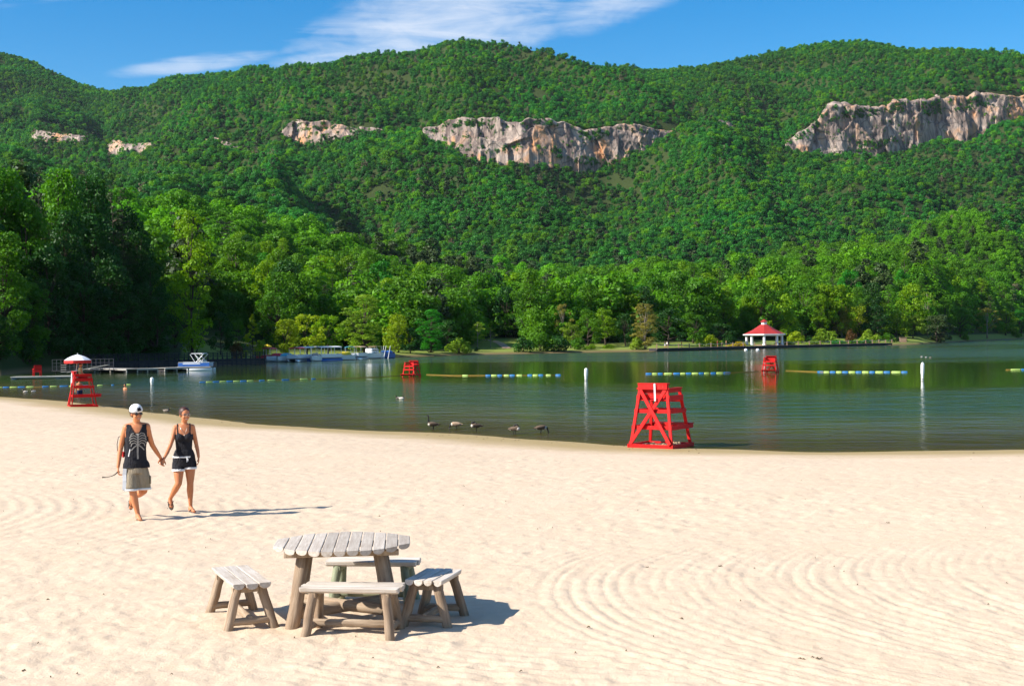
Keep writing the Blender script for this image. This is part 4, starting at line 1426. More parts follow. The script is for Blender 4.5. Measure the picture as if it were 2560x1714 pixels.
def chair(loc, rz, label, sink=0.0):
    """tall red wooden guard chair, front = local +Y"""
    o = empty("lifeguard_chair", (loc[0], loc[1], loc[2] - sink), rz)
    tag(o, label, "lifeguard chair", "red lifeguard chairs")
    H = 1.95

    def leg_x(z):
        return 0.70 + (0.44 - 0.70) * z / H

    def yb(z):
        return -0.66 + (-0.42 + 0.66) * z / H

    def yf(z):
        return 0.66 + (0.36 - 0.66) * z / H

    for sx in (-1, 1):
        MB().bar((sx * leg_x(0), yb(0), 0), (sx * leg_x(H), yb(H), H), 0.10, 0.055, (0, 1, 0)).build("leg", M_RED, o, bevel=0.006)
        MB().bar((sx * leg_x(0), yf(0), 0), (sx * leg_x(1.80), yf(1.80), 1.80), 0.10, 0.055, (0, 1, 0)).build("leg", M_RED, o, bevel=0.006)
        # skids and side rails; the lower one carries the foot rest out in front
        MB().bar((sx * 0.755, -0.74, 0.035), (sx * 0.755, 0.74, 0.035), 0.05, 0.13).build("skid", M_RED, o, bevel=0.006)
        z = 0.60
        MB().bar((sx * (leg_x(z) + 0.045), yb(z) - 0.03, z), (sx * (leg_x(z) + 0.045), yf(z) + 0.34, z), 0.04, 0.13).build("side_rail", M_RED, o, bevel=0.005)
        z = 1.10
        MB().bar((sx * (leg_x(z) + 0.045), yb(z) - 0.03, z), (sx * (leg_x(z) + 0.045), yf(z) + 0.07, z), 0.04, 0.13).build("side_rail", M_RED, o, bevel=0.005)
        z = 1.50
        MB().bar((sx * (leg_x(z) + 0.045), yb(z) - 0.02, z), (sx * (leg_x(z) + 0.045), yf(z) + 0.05, z), 0.04, 0.17).build("side_panel", M_RED, o, bevel=0.005)
        z = 1.79
        MB().box((sx * (leg_x(z) + 0.02), (yb(z) + yf(z)) / 2, z), (0.15, yf(z) - yb(z) + 0.10, 0.045)).build("arm_rest", M_RED, o, bevel=0.006)
        MB().bar((sx * (leg_x(z) + 0.045), yb(z), z - 0.07), (sx * (leg_x(z) + 0.045), yf(z) + 0.05, z - 0.07), 0.035, 0.10).build("arm_apron", M_RED, o, bevel=0.005)
    MB().bar((-0.78, -0.70, 0.035), (0.78, -0.70, 0.035), 0.05, 0.125).build("skid", M_RED, o, bevel=0.006)
    MB().bar((-0.73, 0.64, 0.04), (0.73, 0.64, 0.04), 0.05, 0.11).build("skid", M_RED, o, bevel=0.006)
    for z in (0.60, 1.10):
        MB().bar((-leg_x(z) - 0.02, yb(z) + 0.045, z), (leg_x(z) + 0.02, yb(z) + 0.045, z), 0.04, 0.12).build("back_rail", M_RED, o, bevel=0.005)
        MB().bar((-leg_x(z) - 0.02, yf(z) + 0.045, z), (leg_x(z) + 0.02, yf(z) + 0.045, z), 0.04, 0.12).build("front_rail", M_RED, o, bevel=0.005)
    for i in range(3):
        MB().box((0, yf(0.6) + 0.09 + i * 0.115, 0.68), (2 * leg_x(0.6) + 0.16, 0.10, 0.03)).build("foot_rest_slat", M_RED, o, bevel=0.004)
    for i in range(5):
        y = yb(1.45) + 0.10 + i * 0.16
        MB().box((0, y, 1.44 + 0.012 * i), (2 * leg_x(1.45) - 0.06, 0.145, 0.03)).build("seat_slat", M_RED, o, bevel=0.004)
    MB().bar((-leg_x(1.42), yf(1.42) + 0.035, 1.42), (leg_x(1.42), yf(1.42) + 0.035, 1.42), 0.035, 0.13).build("seat_apron", M_RED, o, bevel=0.004)
    # X brace on the back
    MB().bar((-0.69, -0.72, 0.10), (0.42, -0.475, 1.76), 0.115, 0.035, (0, 1, 0)).build("cross_brace", M_RED, o, bevel=0.005)
    MB().bar((0.69, -0.757, 0.10), (-0.42, -0.512, 1.76), 0.115, 0.035, (0, 1, 0)).build("cross_brace", M_RED, o, bevel=0.005)
    # back boards: one on the outside at the top, the seat back inside
    MB().bar((-0.50, -0.50, 1.85), (0.50, -0.50, 1.85), 0.04, 0.17).build("back_board", M_RED, o, bevel=0.006)
    MB().box((0, -0.43, 1.945), (1.02, 0.20, 0.035)).build("back_cap", M_RED, o, bevel=0.006)
    for i in range(2):
        z = 1.55 + i * 0.16
        MB().bar((-0.43, -0.36 - 0.02 * i, z), (0.43, -0.36 - 0.02 * i, z), 0.03, 0.145).build("seat_back_slat", M_RED, o, bevel=0.004)
    return o


# near chair at the waterline
pc = onz(1652, 1114, -0.655)
near_rz = R(-33)
near = chair((pc.x, pc.y, -0.66), near_rz, "large empty red lifeguard chair on the sand at the water edge, nearest")
stp = MB()
stp.bar((0.09, -0.545, 1.95), (0.13, -0.60, 1.42), 0.055, 0.02, (0, 1, 0))
st_ = stp.build("rescue_strap", M_WHITE, None, bevel=0.004)
st_.matrix_world = Matrix.Translation(near.location) @ Matrix.Rotation(near_rz, 4, 'Z')
tag(st_, "white strip hanging down the back of the nearest red chair", "strap")
# clods of sand left under the near chair
rng_ = random.Random(3)
cl_ = MB()
for i in range(26):
    x, y = rng_.uniform(-0.45, 0.55), rng_.uniform(-0.35, 0.45)
    r = rng_.uniform(0.03, 0.085)
    cl_.ell((x, y, r * 0.5), (r * rng_.uniform(0.8, 1.5), r, r * 0.8), Euler((rng_.random(), rng_.random(), rng_.random() * 6)).to_matrix(), 7, 5)
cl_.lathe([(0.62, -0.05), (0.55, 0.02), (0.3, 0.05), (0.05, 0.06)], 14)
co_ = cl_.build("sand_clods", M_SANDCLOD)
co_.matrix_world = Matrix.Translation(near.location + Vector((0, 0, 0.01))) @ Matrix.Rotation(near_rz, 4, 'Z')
tag(co_, "clods of damp sand heaped under the nearest red chair", None, None, "stuff")

# chair with umbrella and guard at the far left of the beach
lp = onz(207, 1013, -0.60)
left_rz = R(-66)
leftc = chair((lp.x, lp.y, sz(lp.x, lp.y) - 0.01), left_rz, "red lifeguard chair under a white umbrella at the left of the beach", 0.0)
lmat = Matrix.Translation(leftc.location) @ Matrix.Rotation(left_rz, 4, 'Z')
# chairs standing in the lake
w1_ = onz(1029, 941, WATER)
chair((w1_.x, w1_.y, WATER), R(152), "red lifeguard chair standing in the lake near the middle of the float lines", 0.42)
w2_ = onz(1926, 931, WATER)
chair((w2_.x, w2_.y, WATER), R(158), "red lifeguard chair standing in the lake below the gazebo", 0.40)
# small red chair on the swimming raft in the shade
rp = onz(70, 948, WATER)
raft = empty("swim_raft", (rp.x + 0.6, rp.y + 2, WATER), R(4))
tag(raft, "low grey swimming raft with a small red chair on it, far left", "raft")
M_GREYDECK = pmat("grey_deck", (0.42, 0.40, 0.36), (0.30, 0.28, 0.25), 1.5, 0.8, (0.4, 4, 4))
M_PALEDECK = pmat("pale_deck", (0.42, 0.39, 0.35), (0.30, 0.28, 0.25), 1.5, 0.8, (0.4, 4, 4))
M_DARKWOOD = pmat("shaded_pier_wood", (0.050, 0.045, 0.048), (0.025, 0.023, 0.026), 2.0, 0.9, (1, 1, 0.3))  # shade over the pier is put into this near black colour
M_BLUEPLAS = pmat("blue_drum", (0.10, 0.16, 0.28), None, 3, 0.5)
rl = 150 * K * rp.y / FPX
for i in range(6):
    MB().box((0.6, -0.9 + i * 0.36, 0.24 + (i % 2) * 0.004), (rl, 0.34, 0.06)).build("deck_board", M_GREYDECK, raft, bevel=0.008)
MB().box((0.6, 0, 0.15), (rl - 0.1, 2.0, 0.10)).build("frame", M_GREYDECK, raft)
for x in (-rl * 0.36, rl * 0.3):
    MB().tube([(x, -0.9, 0.0), (x, 0.9, 0.0)], 0.26, 12).build("float_drum", M_BLUEPLAS, raft, smooth=True)
cr = empty("lifeguard_chair", (rp.x + 0.2, rp.y + 2.2, WATER + 0.28), R(30))
tag(cr, "small low red chair on the grey swimming raft", "lifeguard chair", "red lifeguard chairs")
for sx in (-1, 1):
    for y, h in ((-0.35, 1.15), (0.35, 0.75)):
        MB().bar((sx * 0.36, y, 0), (sx * 0.34, y, h), 0.09, 0.06, (0, 1, 0)).build("leg", M_RED, cr, bevel=0.005)
    MB().box((sx * 0.37, 0, 0.76), (0.12, 0.85, 0.05)).build("arm_rest", M_RED, cr, bevel=0.005)
for i in range(4):
    MB().box((0, -0.27 + i * 0.18, 0.45), (0.70, 0.15, 0.04)).build("seat_slat", M_RED, cr, bevel=0.004)
for i in range(4):
    MB().box((0, -0.37, 0.58 + i * 0.17), (0.72, 0.04, 0.15)).build("back_board", M_RED, cr, bevel=0.004)

# umbrella on the left chair
M_UWHITE = pmat("umbrella_white", (0.80, 0.80, 0.80), (0.72, 0.73, 0.75), 3, 0.7)
M_URED = pmat("umbrella_red", (0.62, 0.02, 0.015), (0.5, 0.015, 0.012), 3, 0.7)
M_POLE = pmat("white_pole", (0.75, 0.75, 0.74), (0.62, 0.62, 0.6), 3, 0.35)
D_l = leftc.location.y
ub = at(192, 942, D_l)
ut = at(196, 886, D_l)
um = empty("beach_umbrella", (ub.x, ub.y, ub.z - 0.55))
tag(um, "white beach umbrella with red rim above the left lifeguard chair", "umbrella")
topz = ut.z - um.location.z
um_r = 34.0 * D_l / FPX
MB().tube([(-0.12, 0, -0.3), (0.06, 0, topz - 0.02)], 0.028, 8).build("pole", M_POLE, um, smooth=True)
for k in range(8):
    mb = MB()
    va = MB()
    a0, a1 = 2 * math.pi * k / 8, 2 * math.pi * (k + 1) / 8
    prof = [(0.02, 0.0), (0.25, -0.05), (0.5, -0.14), (0.75, -0.27), (1.0, -0.44)]
    vs = []
    for j, (r, z) in enumerate(prof):
        for s_ in range(5):
            a = a0 + (a1 - a0) * s_ / 4
            sag = 1 - 0.05 * math.sin(math.pi * s_ / 4)
            vs.append((0.06 + math.cos(a) * r * um_r * sag, math.sin(a) * r * um_r * sag, topz + z * um_r * 0.95))
    fs = [(j * 5 + s_, j * 5 + s_ + 1, j * 5 + s_ + 6, j * 5 + s_ + 5) for j in range(4) for s_ in range(4)]
    mb.add(vs, fs)
    pn = mb.build("canopy_panel", M_UWHITE, um, smooth=True)
    lo = vs[-5:]
    va.add([(x, y, z + 0.004) for x, y, z in lo] + [(x * 1.0, y * 1.0, z - 0.15 - 0.03 * (i % 2)) for i, (x, y, z) in enumerate(lo)],
           [(i, i + 1, i + 6, i + 5) for i in range(4)])
    va.build("valance", M_URED, um, smooth=True)
    li = MB()
    li.add([(x * 0.995, y * 0.995, z - 0.02) for x, y, z in vs], fs).build("lining", M_URED, um, smooth=True)
MB().tube([(0.06, 0, topz - 0.01), (0.065, 0, topz + 0.09)], [0.03, 0.012], 8).build("finial", M_POLE, um)

# white rescue tube leaning on the left chair
q0, q1 = at(183, 968, D_l), at(181, 933, D_l)
MBt = MB()
MBt.tube([q0 + Vector((-0.02, -0.1, 0)), q0.lerp(q1, 0.5) + Vector((0, -0.1, 0)), q1 + Vector((0, -0.1, 0))], [0.09, 0.075, 0.03], 10, round_end=0.03)
rt_ = MBt.build("rescue_tube", M_WHITE, smooth=True)
tag(rt_, "white rescue tube hung on the side of the left lifeguard chair", "rescue tube")


# ================================================================ people
def remesh(mb, voxel, smooth=4):
    me = mb.mesh("tmp")
    o = bpy.data.objects.new("tmp", me)
    COL.objects.link(o)
    md_ = o.modifiers.new("r", 'REMESH')
    md_.mode = 'VOXEL'
    md_.voxel_size = voxel
    md_.use_smooth_shade = True
    if smooth:
        sm = o.modifiers.new("s", 'SMOOTH')
        sm.iterations = smooth
        sm.factor = 0.5
    dg = bpy.context.evaluated_depsgraph_get()
    out = bpy.data.meshes.new_from_object(o.evaluated_get(dg))
    bpy.data.objects.remove(o)
    out.polygons.foreach_set("use_smooth", [True] * len(out.polygons))
    return out


def limb(mb, pts):
    """chain of (point, radius): tapered tubes with ball joints"""
    for (a, ra), (b, rb) in zip(pts[:-1], pts[1:]):
        mb.tube([a, b], [ra, rb], 12)
    for a, ra in pts:
        mb.ell(a, (ra, ra, ra), None, 12, 8)


def torso(mb, rings, seg=20):
    """rings: (z, cx, cy, rx, ry)"""
    vs, fs = [], []
    for z, cx, cy, rx, ry in rings:
        for k in range(seg):
            a = 2 * math.pi * k / seg
            e = 0.85
            ca, sa = math.cos(a), math.sin(a)
            vs.append((cx + rx * math.copysign(abs(ca) ** e, ca), cy + ry * math.copysign(abs(sa) ** e, sa), z))
    for i in range(len(rings) - 1):
        for k in range(seg):
            fs.append((i * seg + k, i * seg + (k + 1) % seg, (i + 1) * seg + (k + 1) % seg, (i + 1) * seg + k))
    fs.append(tuple(reversed(range(seg))))
    fs.append(tuple((len(rings) - 1) * seg + k for k in range(seg)))
    mb.add(vs, fs)


def hand(mb, wrist, d, n, curl=0.6, s=1.0, thumb_side=1):
    """palm and five fingers; d = direction of the hand, n = palm normal"""
    d = Vector(d).normalized()
    n = (Vector(n) - d * Vector(n).dot(d)).normalized()
    t_ = d.cross(n) * thumb_side
    w = Vector(wrist)
    rot = Matrix((t_, n, d)).transposed()
    mb.ell(w + d * 0.045 * s, (0.040 * s, 0.016 * s, 0.052 * s), rot, 12, 8)
    for k, (off, ln) in enumerate(((0.030, 0.068), (0.010, 0.078), (-0.010, 0.072), (-0.029, 0.056))):
        p0 = w + d * 0.085 * s + t_ * off * s
        a1 = curl * 0.6
        d1 = (d * math.cos(a1) + n * math.sin(a1)).normalized()
        p1 = p0 + d1 * ln * 0.45 * s
        a2 = curl * 1.5
        d2 = (d * math.cos(a2) + n * math.sin(a2)).normalized()
        p2 = p1 + d2 * ln * 0.35 * s
        a3 = curl * 2.1
        d3 = (d * math.cos(a3) + n * math.sin(a3)).normalized()
        p3 = p2 + d3 * ln * 0.25 * s
        limb(mb, [(p0, 0.0095 * s), (p1, 0.009 * s), (p2, 0.0085 * s), (p3, 0.0075 * s)])
    b0 = w + d * 0.025 * s + t_ * 0.030 * s
    b1 = b0 + (d * 0.6 + t_ * 0.6 + n * 0.3).normalized() * 0.038 * s
    b2 = b1 + (d * 0.9 + n * 0.5).normalized() * 0.030 * s
    limb(mb, [(b0, 0.013 * s), (b1, 0.011 * s), (b2, 0.009 * s)])


def head(mb, hc, yaw, tilt=0.0, s=1.0):
    """skull, jaw, nose, ears; yaw turns the face from -Y towards +X; returns a face frame"""
    f = Vector((math.sin(yaw), -math.cos(yaw), -tilt)).normalized()
    up = Vector((0, 0, 1))
    r = f.cross(up).normalized() * -1
    up = r.cross(f) * -1
    if up.z < 0:
        up = -up
    rot = Matrix((r, f, up)).transposed()
    hc = Vector(hc)
    P = lambda x, y, z: hc + r * x * s + f * y * s + up * z * s
    mb.ell(P(0, -0.012, 0.03), (0.077 * s, 0.096 * s, 0.088 * s), rot, 16, 12)
    mb.ell(P(0, 0.016, -0.045), (0.060 * s, 0.070 * s, 0.072 * s), rot, 14, 10)
    mb.ell(P(0, 0.050, -0.092), (0.030 * s, 0.028 * s, 0.024 * s), rot, 10, 8)
    mb.tube([P(0, 0.082, 0.012), P(0, 0.103, -0.030)], [0.010 * s, 0.015 * s], 8)
    mb.ell(P(0, 0.104, -0.032), (0.015 * s, 0.012 * s, 0.011 * s), rot, 8, 6)
    mb.ell(P(0, 0.076, 0.022), (0.050 * s, 0.016 * s, 0.012 * s), rot, 10, 6)
    for sx in (-1, 1):
        mb.ell(P(sx * 0.078, -0.008, -0.012), (0.011 * s, 0.020 * s, 0.032 * s), rot, 8, 6)
        mb.ell(P(sx * 0.040, 0.060, -0.035), (0.022 * s, 0.020 * s, 0.022 * s), rot, 8, 6)
    return P, rot


def cloth(body, pred, off, name, mat, parent, flare=None):
    """garment shell: the part of the body surface chosen by pred, lifted by off and closed inwards"""
    bm = bmesh.new()
    bm.from_mesh(body)
    bm.normal_update()
    kill = [f for f in bm.faces if not pred(f.calc_center_median())]
    bmesh.ops.delete(bm, geom=kill, context='FACES')
    nor = {v: v.normal.copy() for v in bm.verts}
    for v in bm.verts:
        o_ = off if flare is None else off + flare(v.co)
        v.co += nor[v] * o_
    bmesh.ops.smooth_vert(bm, verts=bm.verts[:], factor=0.4, use_axis_x=True, use_axis_y=True, use_axis_z=True)
    ext = bmesh.ops.extrude_edge_only(bm, edges=[e for e in bm.edges if e.is_boundary])
    for v in [g for g in ext['geom'] if isinstance(g, bmesh.types.BMVert)]:
        src = min((e.other_vert(v) for e in v.link_edges), key=lambda q: (q.co - v.co).length)
        if src in nor:
            v.co -= nor[src] * (off + 0.006)
    me = bpy.data.meshes.new(name)
    bm.to_mesh(me)
    bm.free()
    me.polygons.foreach_set("use_smooth", [True] * len(me.polygons))
    return link(name, me, mat, parent)


def skin_mat(name, a, b):
    t = NT(name)
    f = t.noise(5, 4, 0.6)
    c = t.mix(f, a, b)
    p = t.n('ShaderNodeBsdfPrincipled', {'Base Color': c, 'Roughness': 0.5, 'Specular IOR Level': 0.35, 'Subsurface Weight': 0.08, 'Subsurface Radius': (0.02, 0.008, 0.004)})
    return t.out(p.outputs[0])


M_SKIN_M = skin_mat("tanned_skin", (0.60, 0.235, 0.105), (0.52, 0.190, 0.08))
M_SKIN_W = skin_mat("tanned_skin_warm", (0.58, 0.220, 0.098), (0.48, 0.175, 0.075))
M_BLACKCLOTH = pmat("black_cloth", (0.012, 0.012, 0.016), (0.022, 0.022, 0.028), 9, 0.85, (1.5, 1.5, 0.5), 0.9, 0.03, 0.25)
M_KHAKI = pmat("khaki_cloth", (0.36, 0.30, 0.215), (0.25, 0.20, 0.135), 8, 0.9, (3, 3, 0.6), 0.8, 0.02, 0.15)
M_TRIM = pmat("white_cloth", (0.80, 0.79, 0.77), (0.70, 0.69, 0.68), 8, 0.85)
M_PRINT = pmat("grey_print", (0.34, 0.32, 0.29), (0.22, 0.21, 0.19), 14, 0.85)
M_HAIR_W = pmat("brown_hair", (0.085, 0.028, 0.016), (0.035, 0.013, 0.009), 12, 0.5, (1, 1, 0.3), 0.5, 0.01)
M_HAIR_D = pmat("dark_hair", (0.030, 0.016, 0.010), (0.014, 0.009, 0.007), 12, 0.55)
M_SHADES = pmat("dark_lens", (0.010, 0.010, 0.012), None, 3, 0.12, None, 0, 0.01, 0.6)
M_GLASSES = pmat("thin_metal_frame", (0.55, 0.52, 0.48), None, 3, 0.25, None, 0, 0.01, 0.6, 0.6)
M_LIP = pmat("lips", (0.42, 0.10, 0.075), None, 6, 0.45)
M_EYE = pmat("dark_eye", (0.035, 0.022, 0.018), None, 6, 0.3)
M_SOLE = pmat("sandal_sole", (0.045, 0.032, 0.026), (0.10, 0.075, 0.055), 9, 0.8)
M_SANDAL = pmat("pale_sandal", (0.50, 0.42, 0.34), (0.38, 0.30, 0.23), 9, 0.75)
M_REDCLOTH = pmat("red_cloth", (0.55, 0.02, 0.02), None, 5, 0.8)
M_SILVER = pmat("silver_chain", (0.6, 0.58, 0.52), None, 5, 0.3, None, 0, 0.01, 0.5, 0.8)
M_TEETH = pmat("teeth", (0.75, 0.72, 0.66), None, 5, 0.3)


def foot(mb, ankle, toe, s=1.0):
    a, t_ = Vector(ankle), Vector(toe)
    heel = a + (a - t_).normalized() * 0.035 * s + Vector((0, 0, -0.045 * s))
    limb(mb, [(a, 0.040 * s), (heel, 0.032 * s)])
    mid = heel.lerp(t_, 0.55) + Vector((0, 0, 0.012 * s))
    limb(mb, [(a, 0.038 * s), (mid, 0.034 * s), (t_, 0.022 * s)])
    limb(mb, [(heel, 0.032 * s), (mid, 0.034 * s)])
    side = (t_ - heel).cross(Vector((0, 0, 1))).normalized()
    for k in (-1, 0, 1):
        mb.ell(t_ + side * k * 0.022 * s, (0.016 * s, 0.016 * s, 0.014 * s), None, 8, 6)
    return heel


def sandal(parent, heel, toe, up, mat, strap, name="sandal"):
    heel, toe, up = Vector(heel), Vector(toe), Vector(up).normalized()
    d = (toe - heel).normalized()
    side = d.cross(up).normalized()
    up = side.cross(d)
    L = (toe - heel).length
    mb = MB()
    out = []
    for k in range(16):
        a = 2 * math.pi * k / 16
        w = 0.046 if math.cos(a) > 0 else 0.038
        out.append(heel.lerp(toe, 0.5) + d * math.cos(a) * (L / 2 + 0.045) + side * math.sin(a) * w)
    th = 0.016
    vs = [p - up * 0.034 for p in out] + [p - up * (0.034 + th) for p in out]
    fs = [tuple(range(16)), tuple(reversed(range(16, 32)))] + [(k, 16 + k, 16 + (k + 1) % 16, (k + 1) % 16) for k in range(16)]
    mb.add(vs, fs)
    so = mb.build(name, mat, parent)
    sb = MB()
    m_ = heel.lerp(toe, 0.62)
    for sgn in (-1, 1):
        sb.tube([m_ + d * 0.03 + up * 0.02, m_ - d * 0.005 + side * sgn * 0.03 + up * 0.012, m_ - d * 0.05 + side * sgn * 0.044 - up * 0.03], 0.008, 6)
    sb.build("strap", strap, so)
    return so


# ---- person in a white cap
mo = onz(344.8, 1296, 0.0)
man = empty("person", (mo.x, mo.y, sz(mo.x, mo.y) + 0.005), math.atan2(-mo.x, mo.y))
tag(man, "person in white cap, sunglasses, black tank top and khaki shorts walking hand in hand", "person", "couple walking on the beach")
B = MB()
torso(B, [(0.80, -0.02, 0.0, 0.130, 0.098), (0.88, -0.022, 0.0, 0.152, 0.108), (0.98, -0.02, 0.0, 0.142, 0.100), (1.10, -0.015, -0.005, 0.140, 0.100),
          (1.25, -0.008, -0.008, 0.158, 0.112), (1.36, -0.004, -0.005, 0.165, 0.112), (1.43, -0.004, 0.0, 0.145, 0.095), (1.475, -0.002, 0.0, 0.085, 0.070)])
limb(B, [((0, 0.005, 1.44), 0.066), ((0.0, -0.005, 1.50), 0.056), ((0.0, -0.015, 1.57), 0.053)])
mP, mR = head(B, (0.0, -0.025, 1.635), R(24), 0.05, 1.0)
limb(B, [((-0.05, 0, 1.455), 0.055), ((-0.150, 0.0, 1.425), 0.060), ((-0.205, 0.03, 1.27), 0.047), ((-0.240, 0.05, 1.12), 0.040), ((-0.262, 0.02, 0.98), 0.036), ((-0.283, -0.03, 0.83), 0.027)])
hand(B, (-0.284, -0.035, 0.82), (0.0, -0.12, -1), (1, 0.1, 0), 0.95, 1.02, -1)
limb(B, [((0.05, 0, 1.455), 0.055), ((0.148, 0.0, 1.432), 0.060), ((0.186, 0.06, 1.28), 0.047), ((0.232, 0.14, 1.135), 0.040), ((0.290, 0.23, 1.03), 0.036), ((0.352, 0.32, 0.925), 0.027)])
hand(B, (0.354, 0.323, 0.918), (0.35, 0.30, -0.9), (-0.5, 0.75, 0), 1.0, 1.0, -1)
# planted leg and trailing leg
limb(B, [((-0.095, 0, 0.83), 0.095), ((-0.080, -0.06, 0.62), 0.080), ((-0.066, -0.115, 0.43), 0.058), ((-0.048, -0.11, 0.32), 0.060), ((-0.015, -0.12, 0.17), 0.042), ((0.002, -0.135, 0.085), 0.034)])
hl1 = foot(B, (0.002, -0.135, 0.078), (0.040, -0.300, 0.030))
limb(B, [((0.070, 0, 0.83), 0.095), ((0.085, -0.01, 0.63), 0.080), ((0.093, 0.02, 0.44), 0.058), ((0.03, 0.15, 0.385), 0.060), ((-0.045, 0.30, 0.33), 0.042), ((-0.085, 0.385, 0.30), 0.034)])
hl2 = foot(B, (-0.088, 0.39, 0.295), (-0.105, 0.42, 0.135))
bme = remesh(B, 0.0085, 4)
bo = link("body", bme, M_SKIN_M, man)


def tank(p):
    if p.z < 0.80 or p.z > 1.47:
        return False
    if p.z < 1.30 and (p.x < -0.185 or p.x > 0.175):
        return False
    if p.y > 0.125 or (p.y > 0.09 and p.x > 0.14):
        return False
    if p.z > 1.28 and (p.x < -0.152 or p.x > 0.145):
        return False
    # scoop neck at the front, shallower behind
    low_ = 1.335 if p.y < 0.0 else 1.43
    half = 0.075
    if p.z > low_ + ((abs(p.x) / half) ** 2) * 0.10 and abs(p.x) < 0.088:
        return False
    return True


top_ = cloth(bme, tank, 0.012, "tank_top", M_BLACKCLOTH, man, lambda c: 0.018 * max(0, (1.15 - c.z)) / 0.35)
# printed rib cage, laid on the cloth
dg = bpy.context.evaluated_depsgraph_get()


def print_on(garment, lines, name, mat, parent, lift=0.004):
    bvh = BVHTree.FromPolygons([v.co for v in garment.data.vertices], [p_.vertices[:] for p_ in garment.data.polygons])
    mb = MB()
    for pts, w in lines:
        dense = []
        for (x0, z0_), (x1, z1_) in zip(pts[:-1], pts[1:]):
            for k in range(4):
                dense.append((x0 + (x1 - x0) * k / 4, z0_ + (z1_ - z0_) * k / 4))
        dense.append(pts[-1])
        vs = []
        for i, (x, z) in enumerate(dense):
            a = dense[max(0, i - 1)]
            b = dense[min(len(dense) - 1, i + 1)]
            dx, dz_ = b[0] - a[0], b[1] - a[1]
            L = math.hypot(dx, dz_) or 1
            nx, nz_ = -dz_ / L * w / 2, dx / L * w / 2
            for sgn in (-1, 1):
                h, nn, _, _ = bvh.ray_cast(Vector((x + nx * sgn, -1, z + nz_ * sgn)), Vector((0, 1, 0)))
                if h is None:
                    h = Vector((x + nx * sgn, vs[-1].y if vs else -0.1, z + nz_ * sgn))
                vs.append(h + Vector((0, -lift, 0)))
        mb.add(vs, [(2 * i, 2 * i + 1, 2 * i + 3, 2 * i + 2) for i in range(len(dense) - 1)])
    return mb.build(name, mat, parent, smooth=True)


def mz(x, y):
    return ((x - 530) / 600.0, (1228 - y) / 600.0)


ribs = []
for k, (y, wd, dr) in enumerate(((430, 62, 6), (452, 72, 10), (475, 74, 16), (498, 70, 24), (520, 60, 34))):
    for sg in (-1, 1):
        c = 540
        ribs.append(([mz(c + sg * 6, y + 6), mz(c + sg * wd * 0.5, y - 10), mz(c + sg * wd * 0.9, y - 2), mz(c + sg * (wd + 2), y + 10 + dr * 0.4)], 0.013))
ribs.append(([mz(542, 415), mz(540, 470), mz(538, 530), mz(536, 600), mz(538, 660)], 0.026))
for sg in (-1, 1):
    ribs.append(([mz(538 + sg * 4, 530), mz(538 + sg * 34, 552), mz(538 + sg * 58, 580)], 0.016))
print_on(top_, ribs, "rib_cage_print", M_PRINT, man)
MB().tube([(-0.125, -0.135, 0.99), (-0.10, -0.14, 1.10)], 0.010, 6).build("white_tag", M_TRIM, man)
# shorts
Sh = MB()
torso(Sh, [(0.72, -0.02, 0.0, 0.178, 0.135), (0.80, -0.02, 0.0, 0.172, 0.128), (0.90, -0.02, 0.0, 0.158, 0.118)])
Sh.tube([(-0.100, -0.09, 0.475), (-0.095, -0.04, 0.65), (-0.085, 0.0, 0.80)], [0.112, 0.108, 0.100], 20)
Sh.tube([(0.088, 0.01, 0.475), (0.086, -0.005, 0.65), (0.06, 0.0, 0.80)], [0.112, 0.108, 0.100], 20)
sm_ = remesh(Sh, 0.010, 3)
sho = link("shorts", sm_, M_KHAKI, man)
hm = MB()
for x, y in ((-0.100, -0.09), (0.088, 0.01)):
    hm.lathe([(0.106, 0.0), (0.119, 0.0), (0.119, 0.028), (0.106, 0.03)], 24, (x, y, 0.462))
hm.build("white_hem", M_TRIM, sho, smooth=True)
sb_ = MB()
stp_ = [(-0.205, -0.035, 0.80), (-0.213, -0.045, 0.70), (-0.213, -0.075, 0.60), (-0.222, -0.10, 0.48)]
for (p0, p1) in zip(stp_[:-1], stp_[1:]):
    sb_.bar(Vector(p0) + Vector((0.022, -0.03, 0)), Vector(p1) + Vector((0.022, -0.03, 0)), 0.055, 0.085, (0, 1, 0))
sb_.build("white_side_stripe", M_TRIM, sho)
MB().box((0.196, -0.02, 0.61), (0.02, 0.10, 0.12)).build("cargo_pocket", M_KHAKI, sho, bevel=0.008)
# cap
cp = MB()
capc = mP(0, -0.012, 0.052)
prof = []
for k in range(9):
    a = math.pi / 2 * k / 8
    prof.append((0.098 * math.cos(a) ** 0.8 + 0.001, 0.100 * math.sin(a)))
cp.lathe(prof, 24, (0, 0, 0), 0, True, 1.14)
cap = cp.build("cap", M_TRIM, man, smooth=True)
cap.location = capc
cap.rotation_euler = Euler((R(14), R(-12), R(24)), 'XYZ')
br = MB()
vs = []
for k in range(13):
    a = math.pi * (0.12 + 0.76 * k / 12)
    vs.append((0.096 * math.cos(a), 0.108 * math.sin(a), 0.004))
for k in range(13):
    a = math.pi * (0.12 + 0.76 * k / 12)
    vs.append((0.105 * math.cos(a), 0.100 * math.sin(a) + 0.065 * math.sin(math.pi * k / 12), -0.016))
vs += [(x, y, z - 0.008) for x, y, z in vs]
n_ = 26
fs = [(k, k + 1, 13 + k + 1, 13 + k) for k in range(12)] + [(n_ + 13 + k, n_ + 14 + k, n_ + k + 1, n_ + k) for k in range(12)] + [(13 + k, 14 + k, n_ + 14 + k, n_ + 13 + k) for k in range(12)]
br.add(vs, fs).build("brim", M_HAIR_W, cap, smooth=True)
lg = MB()
for j in range(4):
    for k in range(5):
        pass
gr = []
